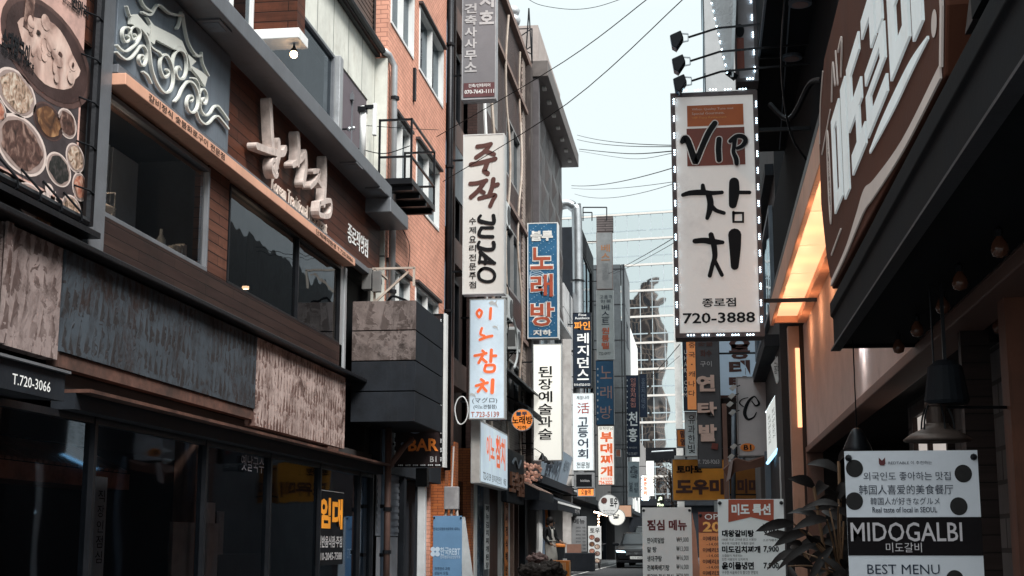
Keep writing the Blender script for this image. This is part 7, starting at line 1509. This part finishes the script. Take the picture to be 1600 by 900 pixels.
# ------------------------------------------------------------------ the person in an apron, standing at the shop door
def skin_person():
    c = at_y(858, 880, 42.0); X, Y, Z = c.x, 42.0, .11
    h = 1.70
    J = {'pel': (0, 0, .93), 'wa': (.02, 0, 1.10), 'ch': (.02, .0, 1.30), 'nk': (.03, -.01, 1.46), 'hd': (.05, -.02, 1.56), 'tp': (.05, -.02, 1.68),
         'ls': (-.17, 0, 1.40), 'le': (-.22, -.03, 1.13), 'lw': (-.10, -.16, .95), 'lh': (-.03, -.20, .92), 'rs': (.19, 0, 1.40), 're': (.26, -.04, 1.14), 'rw': (.30, -.2, 1.0), 'rh': (.34, -.27, .98),
         'lk': (-.09, -.02, .90), 'lkn': (-.10, -.03, .50), 'la': (-.10, .01, .09), 'lt': (-.11, -.14, .04), 'rk': (.10, .0, .90), 'rkn': (.12, -.06, .50), 'ra': (.12, .0, .09), 'rt': (.13, -.15, .04)}
    E = [('pel', 'wa'), ('wa', 'ch'), ('ch', 'nk'), ('nk', 'hd'), ('hd', 'tp'), ('ch', 'ls'), ('ls', 'le'), ('le', 'lw'), ('lw', 'lh'), ('ch', 'rs'), ('rs', 're'), ('re', 'rw'), ('rw', 'rh'), ('pel', 'lk'), ('lk', 'lkn'), ('lkn', 'la'), ('la', 'lt'), ('pel', 'rk'), ('rk', 'rkn'), ('rkn', 'ra'), ('ra', 'rt')]
    R = {'pel': .15, 'wa': .135, 'ch': .155, 'nk': .055, 'hd': .085, 'tp': .08, 'ls': .075, 'le': .05, 'lw': .036, 'lh': .04, 'rs': .075, 're': .05, 'rw': .036, 'rh': .04, 'lk': .095, 'lkn': .065, 'la': .045, 'lt': .04, 'rk': .095, 'rkn': .065, 'ra': .045, 'rt': .04}
    names = list(J); me = bpy.data.meshes.new('person'); me.from_pydata([J[n] for n in names], [(names.index(a), names.index(b)) for a, b in E], [])
    o = bpy.data.objects.new('person', me); COL.objects.link(o); o.location = (X, Y, Z)
    sk = o.modifiers.new('skin', 'SKIN'); me.skin_vertices if me.skin_vertices else None
    sv = me.skin_vertices[0].data if me.skin_vertices else None
    if sv is None:
        bm = bmesh.new(); bm.from_mesh(me); bm.verts.layers.skin.verify(); bm.to_mesh(me); bm.free(); sv = me.skin_vertices[0].data
    for i, n in enumerate(names): sv[i].radius = (R[n], R[n] * (.72 if n in ('pel', 'wa', 'ch') else 1)); sv[i].use_root = n == 'pel'
    ss = o.modifiers.new('sub', 'SUBSURF'); ss.levels = ss.render_levels = 2
    # skin at the head and hands, dark clothes elsewhere, by height and reach of each point
    M = bpy.data.materials.new('clothed_body'); M.use_nodes = True; t = M.node_tree; b = t.nodes['Principled BSDF']; tc = t.nodes.new('ShaderNodeTexCoord'); sp = t.nodes.new('ShaderNodeSeparateXYZ'); t.links.new(tc.outputs['Object'], sp.inputs[0])
    g1 = t.nodes.new('ShaderNodeMath'); g1.operation = 'GREATER_THAN'; g1.inputs[1].default_value = 1.46; t.links.new(sp.outputs[2], g1.inputs[0])
    g2 = t.nodes.new('ShaderNodeMath'); g2.operation = 'LESS_THAN'; g2.inputs[1].default_value = -.17; t.links.new(sp.outputs[1], g2.inputs[0])
    g4 = t.nodes.new('ShaderNodeMath'); g4.operation = 'GREATER_THAN'; g4.inputs[1].default_value = .6; t.links.new(sp.outputs[2], g4.inputs[0])
    g5 = t.nodes.new('ShaderNodeMath'); g5.operation = 'MULTIPLY'; t.links.new(g2.outputs[0], g5.inputs[0]); t.links.new(g4.outputs[0], g5.inputs[1])
    g3 = t.nodes.new('ShaderNodeMath'); g3.operation = 'MAXIMUM'; t.links.new(g1.outputs[0], g3.inputs[0]); t.links.new(g5.outputs[0], g3.inputs[1])
    mx = t.nodes.new('ShaderNodeMix'); mx.data_type = 'RGBA'; mx.inputs[6].default_value = (.018, .017, .019, 1); mx.inputs[7].default_value = (.42, .24, .17, 1); t.links.new(g3.outputs[0], mx.inputs[0]); t.links.new(mx.outputs[2], b.inputs['Base Color']); b.inputs['Roughness'].default_value = .7
    me.materials.append(M)
    o['label'] = 'person in black with a pale apron standing at the shop door, head bent'; o['category'] = 'person'
    base = Vector((X, Y, Z)); WORLD_AT[o.name] = base
    hc = base + Vector((.05, -.02, 1.60))
    m = B(); m.ball(hc + Vector((-.015, .015, .03)), .112, 16, (.95, 1, 1)); m.ball(hc + Vector((-.07, .03, -.05)), .07, 12); 
    build('hair', m, mat('dark_hair', (.02, .014, .012), .6), o, smooth=True)
    m = B(); f = hc + Vector((.02, -.1, -.03)); m.ball(f + Vector((.03, -.01, -.015)), .016, 8, (.8, 1, 1.3)); build('nose', m, mat('skin_tone', (.42, .24, .17), .6), o, smooth=True)
    m = B(); ap = mat('apron_cloth', (.82, .75, .68), .8, var=.12, sc=6, bump=.5, bsc=8)
    W = []
    for z, hw_, dy in ((1.38, .09, -.125), (1.2, .13, -.135), (1.06, .19, -.125), (.9, .22, -.14), (.6, .235, -.17), (.38, .24, -.16)):
        W.append([base + Vector((.03 + hw_ * s, dy + .10 * s * s + .012 * math.sin(9 * s + z * 4) * (z < 1), z)) for s in (-1, -.6, -.2, .2, .6, 1)])
    n = 6
    m.add([p for r in W for p in r], [(i * n + k, (i + 1) * n + k, (i + 1) * n + k + 1, i * n + k + 1) for i in range(len(W) - 1) for k in range(n - 1)])
    a_ = build('apron', m, ap, o, smooth=True); so = a_.modifiers.new('thick', 'SOLIDIFY'); so.thickness = .008
    m = B(); m.tube([base + Vector(v) for v in ((-.05, -.125, 1.38), (-.02, -.03, 1.47), (.06, .06, 1.48), (.12, -.02, 1.46), (.11, -.125, 1.38))], .012, 6); m.tube([base + Vector((.03 + .2 * math.cos(a), .005 + .14 * math.sin(a), 1.05)) for a in [k * .314 for k in range(21)]], .014, 6); build('apron_strap', m, ap, o)
    m = B()
    for s, hnd in ((-1, 'lh'), (1, 'rh')):
        hp = base + Vector(J[hnd])
        for k in range(4): m.tube(catmull([hp + Vector((-.025 + .017 * k, -.015, 0)), hp + Vector((-.025 + .018 * k, -.055, -.012)), hp + Vector((-.022 + .017 * k, -.075, -.04))], 3), [.010] * 7, 6)
        m.tube([hp + Vector((-.035 * s, -.01, .0)), hp + Vector((-.05 * s, -.05, -.01))], .011, 6)
    build('fingers', m, MATS['skin_tone'], o)
    o.rotation_euler.z = math.radians(50)
skin_person()

# ------------------------------------------------------------------ overhead cables
def wire(pts, r=.012, sag=0., label='', m_=None):
    P = [at_y(px, py, Y) for px, py, Y in pts]
    if len(P) == 2:
        a, b = P; P = [a + (b - a) * t - Vector((0, 0, sag * 4 * t * (1 - t))) for t in [k / 14 for k in range(15)]]
    else: P = catmull([tuple(p) for p in P], 6)
    m = B(); m.tube(P, r, 5); single('overhead_cable', m, m_ or black, label, 'cable', 'cables strung across the sky')
wire([(824, -2, 38), (845, 8, 38), (890, 14.5, 37), (930, 11, 36), (972, -2, 35)], 0.0087, label='thin cable sagging at the very top of the sky')
wire([(680, 215, 28.6), (880, 97, 25), (1012, -2, 22)], 0.0087, label='black cable rising steeply to the top, left of the parallel one')
wire([(690, 285, 29.4), (886, 162, 25), (1068, -2, 21)], 0.0087, label='black cable rising past the white brush sign to the top beside the tuna sign')
wire([(902, 211, 60), (1053, 227, 30)], 0.0099, .1, 'upper thin cable from the cornice end to the tuna sign')
wire([(902, 218, 60), (1053, 229, 30)], 0.0099, .1, 'second thin cable close below the upper one at the cornice end')
wire([(905, 233, 60), (980, 240, 45), (1053, 236, 30)], 0.0136, 0, 'thicker drooping cable level with the top of the tuna lettering')
wire([(905, 236, 60), (985, 248, 45), (1053, 239, 30)], 0.0074, 0, 'faint drooping cable under the thicker one')
wire([(893, 290, 60), (1053, 262, 30)], 0.0112, .15, 'cable sloping up from the steel duct towards the tuna sign')
wire([(893, 294, 60), (1053, 284, 30)], 0.0068, .1, 'faint nearly level cable just above the duct bend')
wire([(898, 303, 60), (1053, 287, 30)], 0.0074, .25, 'faint sagging cable just below the duct bend')
wire([(950, 428, 70), (1054, 371, 32)], 0.0099, .05, 'cable crossing the glass block, upper of the pair')
wire([(958, 428, 70), (1054, 379, 32)], 0.0074, .05, 'cable crossing the glass block, lower of the pair')
wire([(1008, 598, 80), (1062, 538, 45)], 0.0136, .05, 'black cable slanting past the foot of the glass block')
wire([(1018, 590, 80), (1062, 556, 45)], 0.0087, .05, 'thin cable slanting under the black one')
wire([(568, 196, 22), (640, 201, 23.3), (685, 203, 28)], 0.0062, 0, 'thin cable from the antenna pole past the balcony rail')
wire([(560, 232, 21.9), (600, 240, 22.6), (640, 228, 23.2)], 0.0087, 0, 'black cable drooping behind the antenna pole to the balcony')
wire([(623, 315, 24), (626, 350, 24), (640, 385, 24.2), (636, 430, 24.2)], 0.0074, 0, 'thin cable wriggling down the orange brick under the balcony')
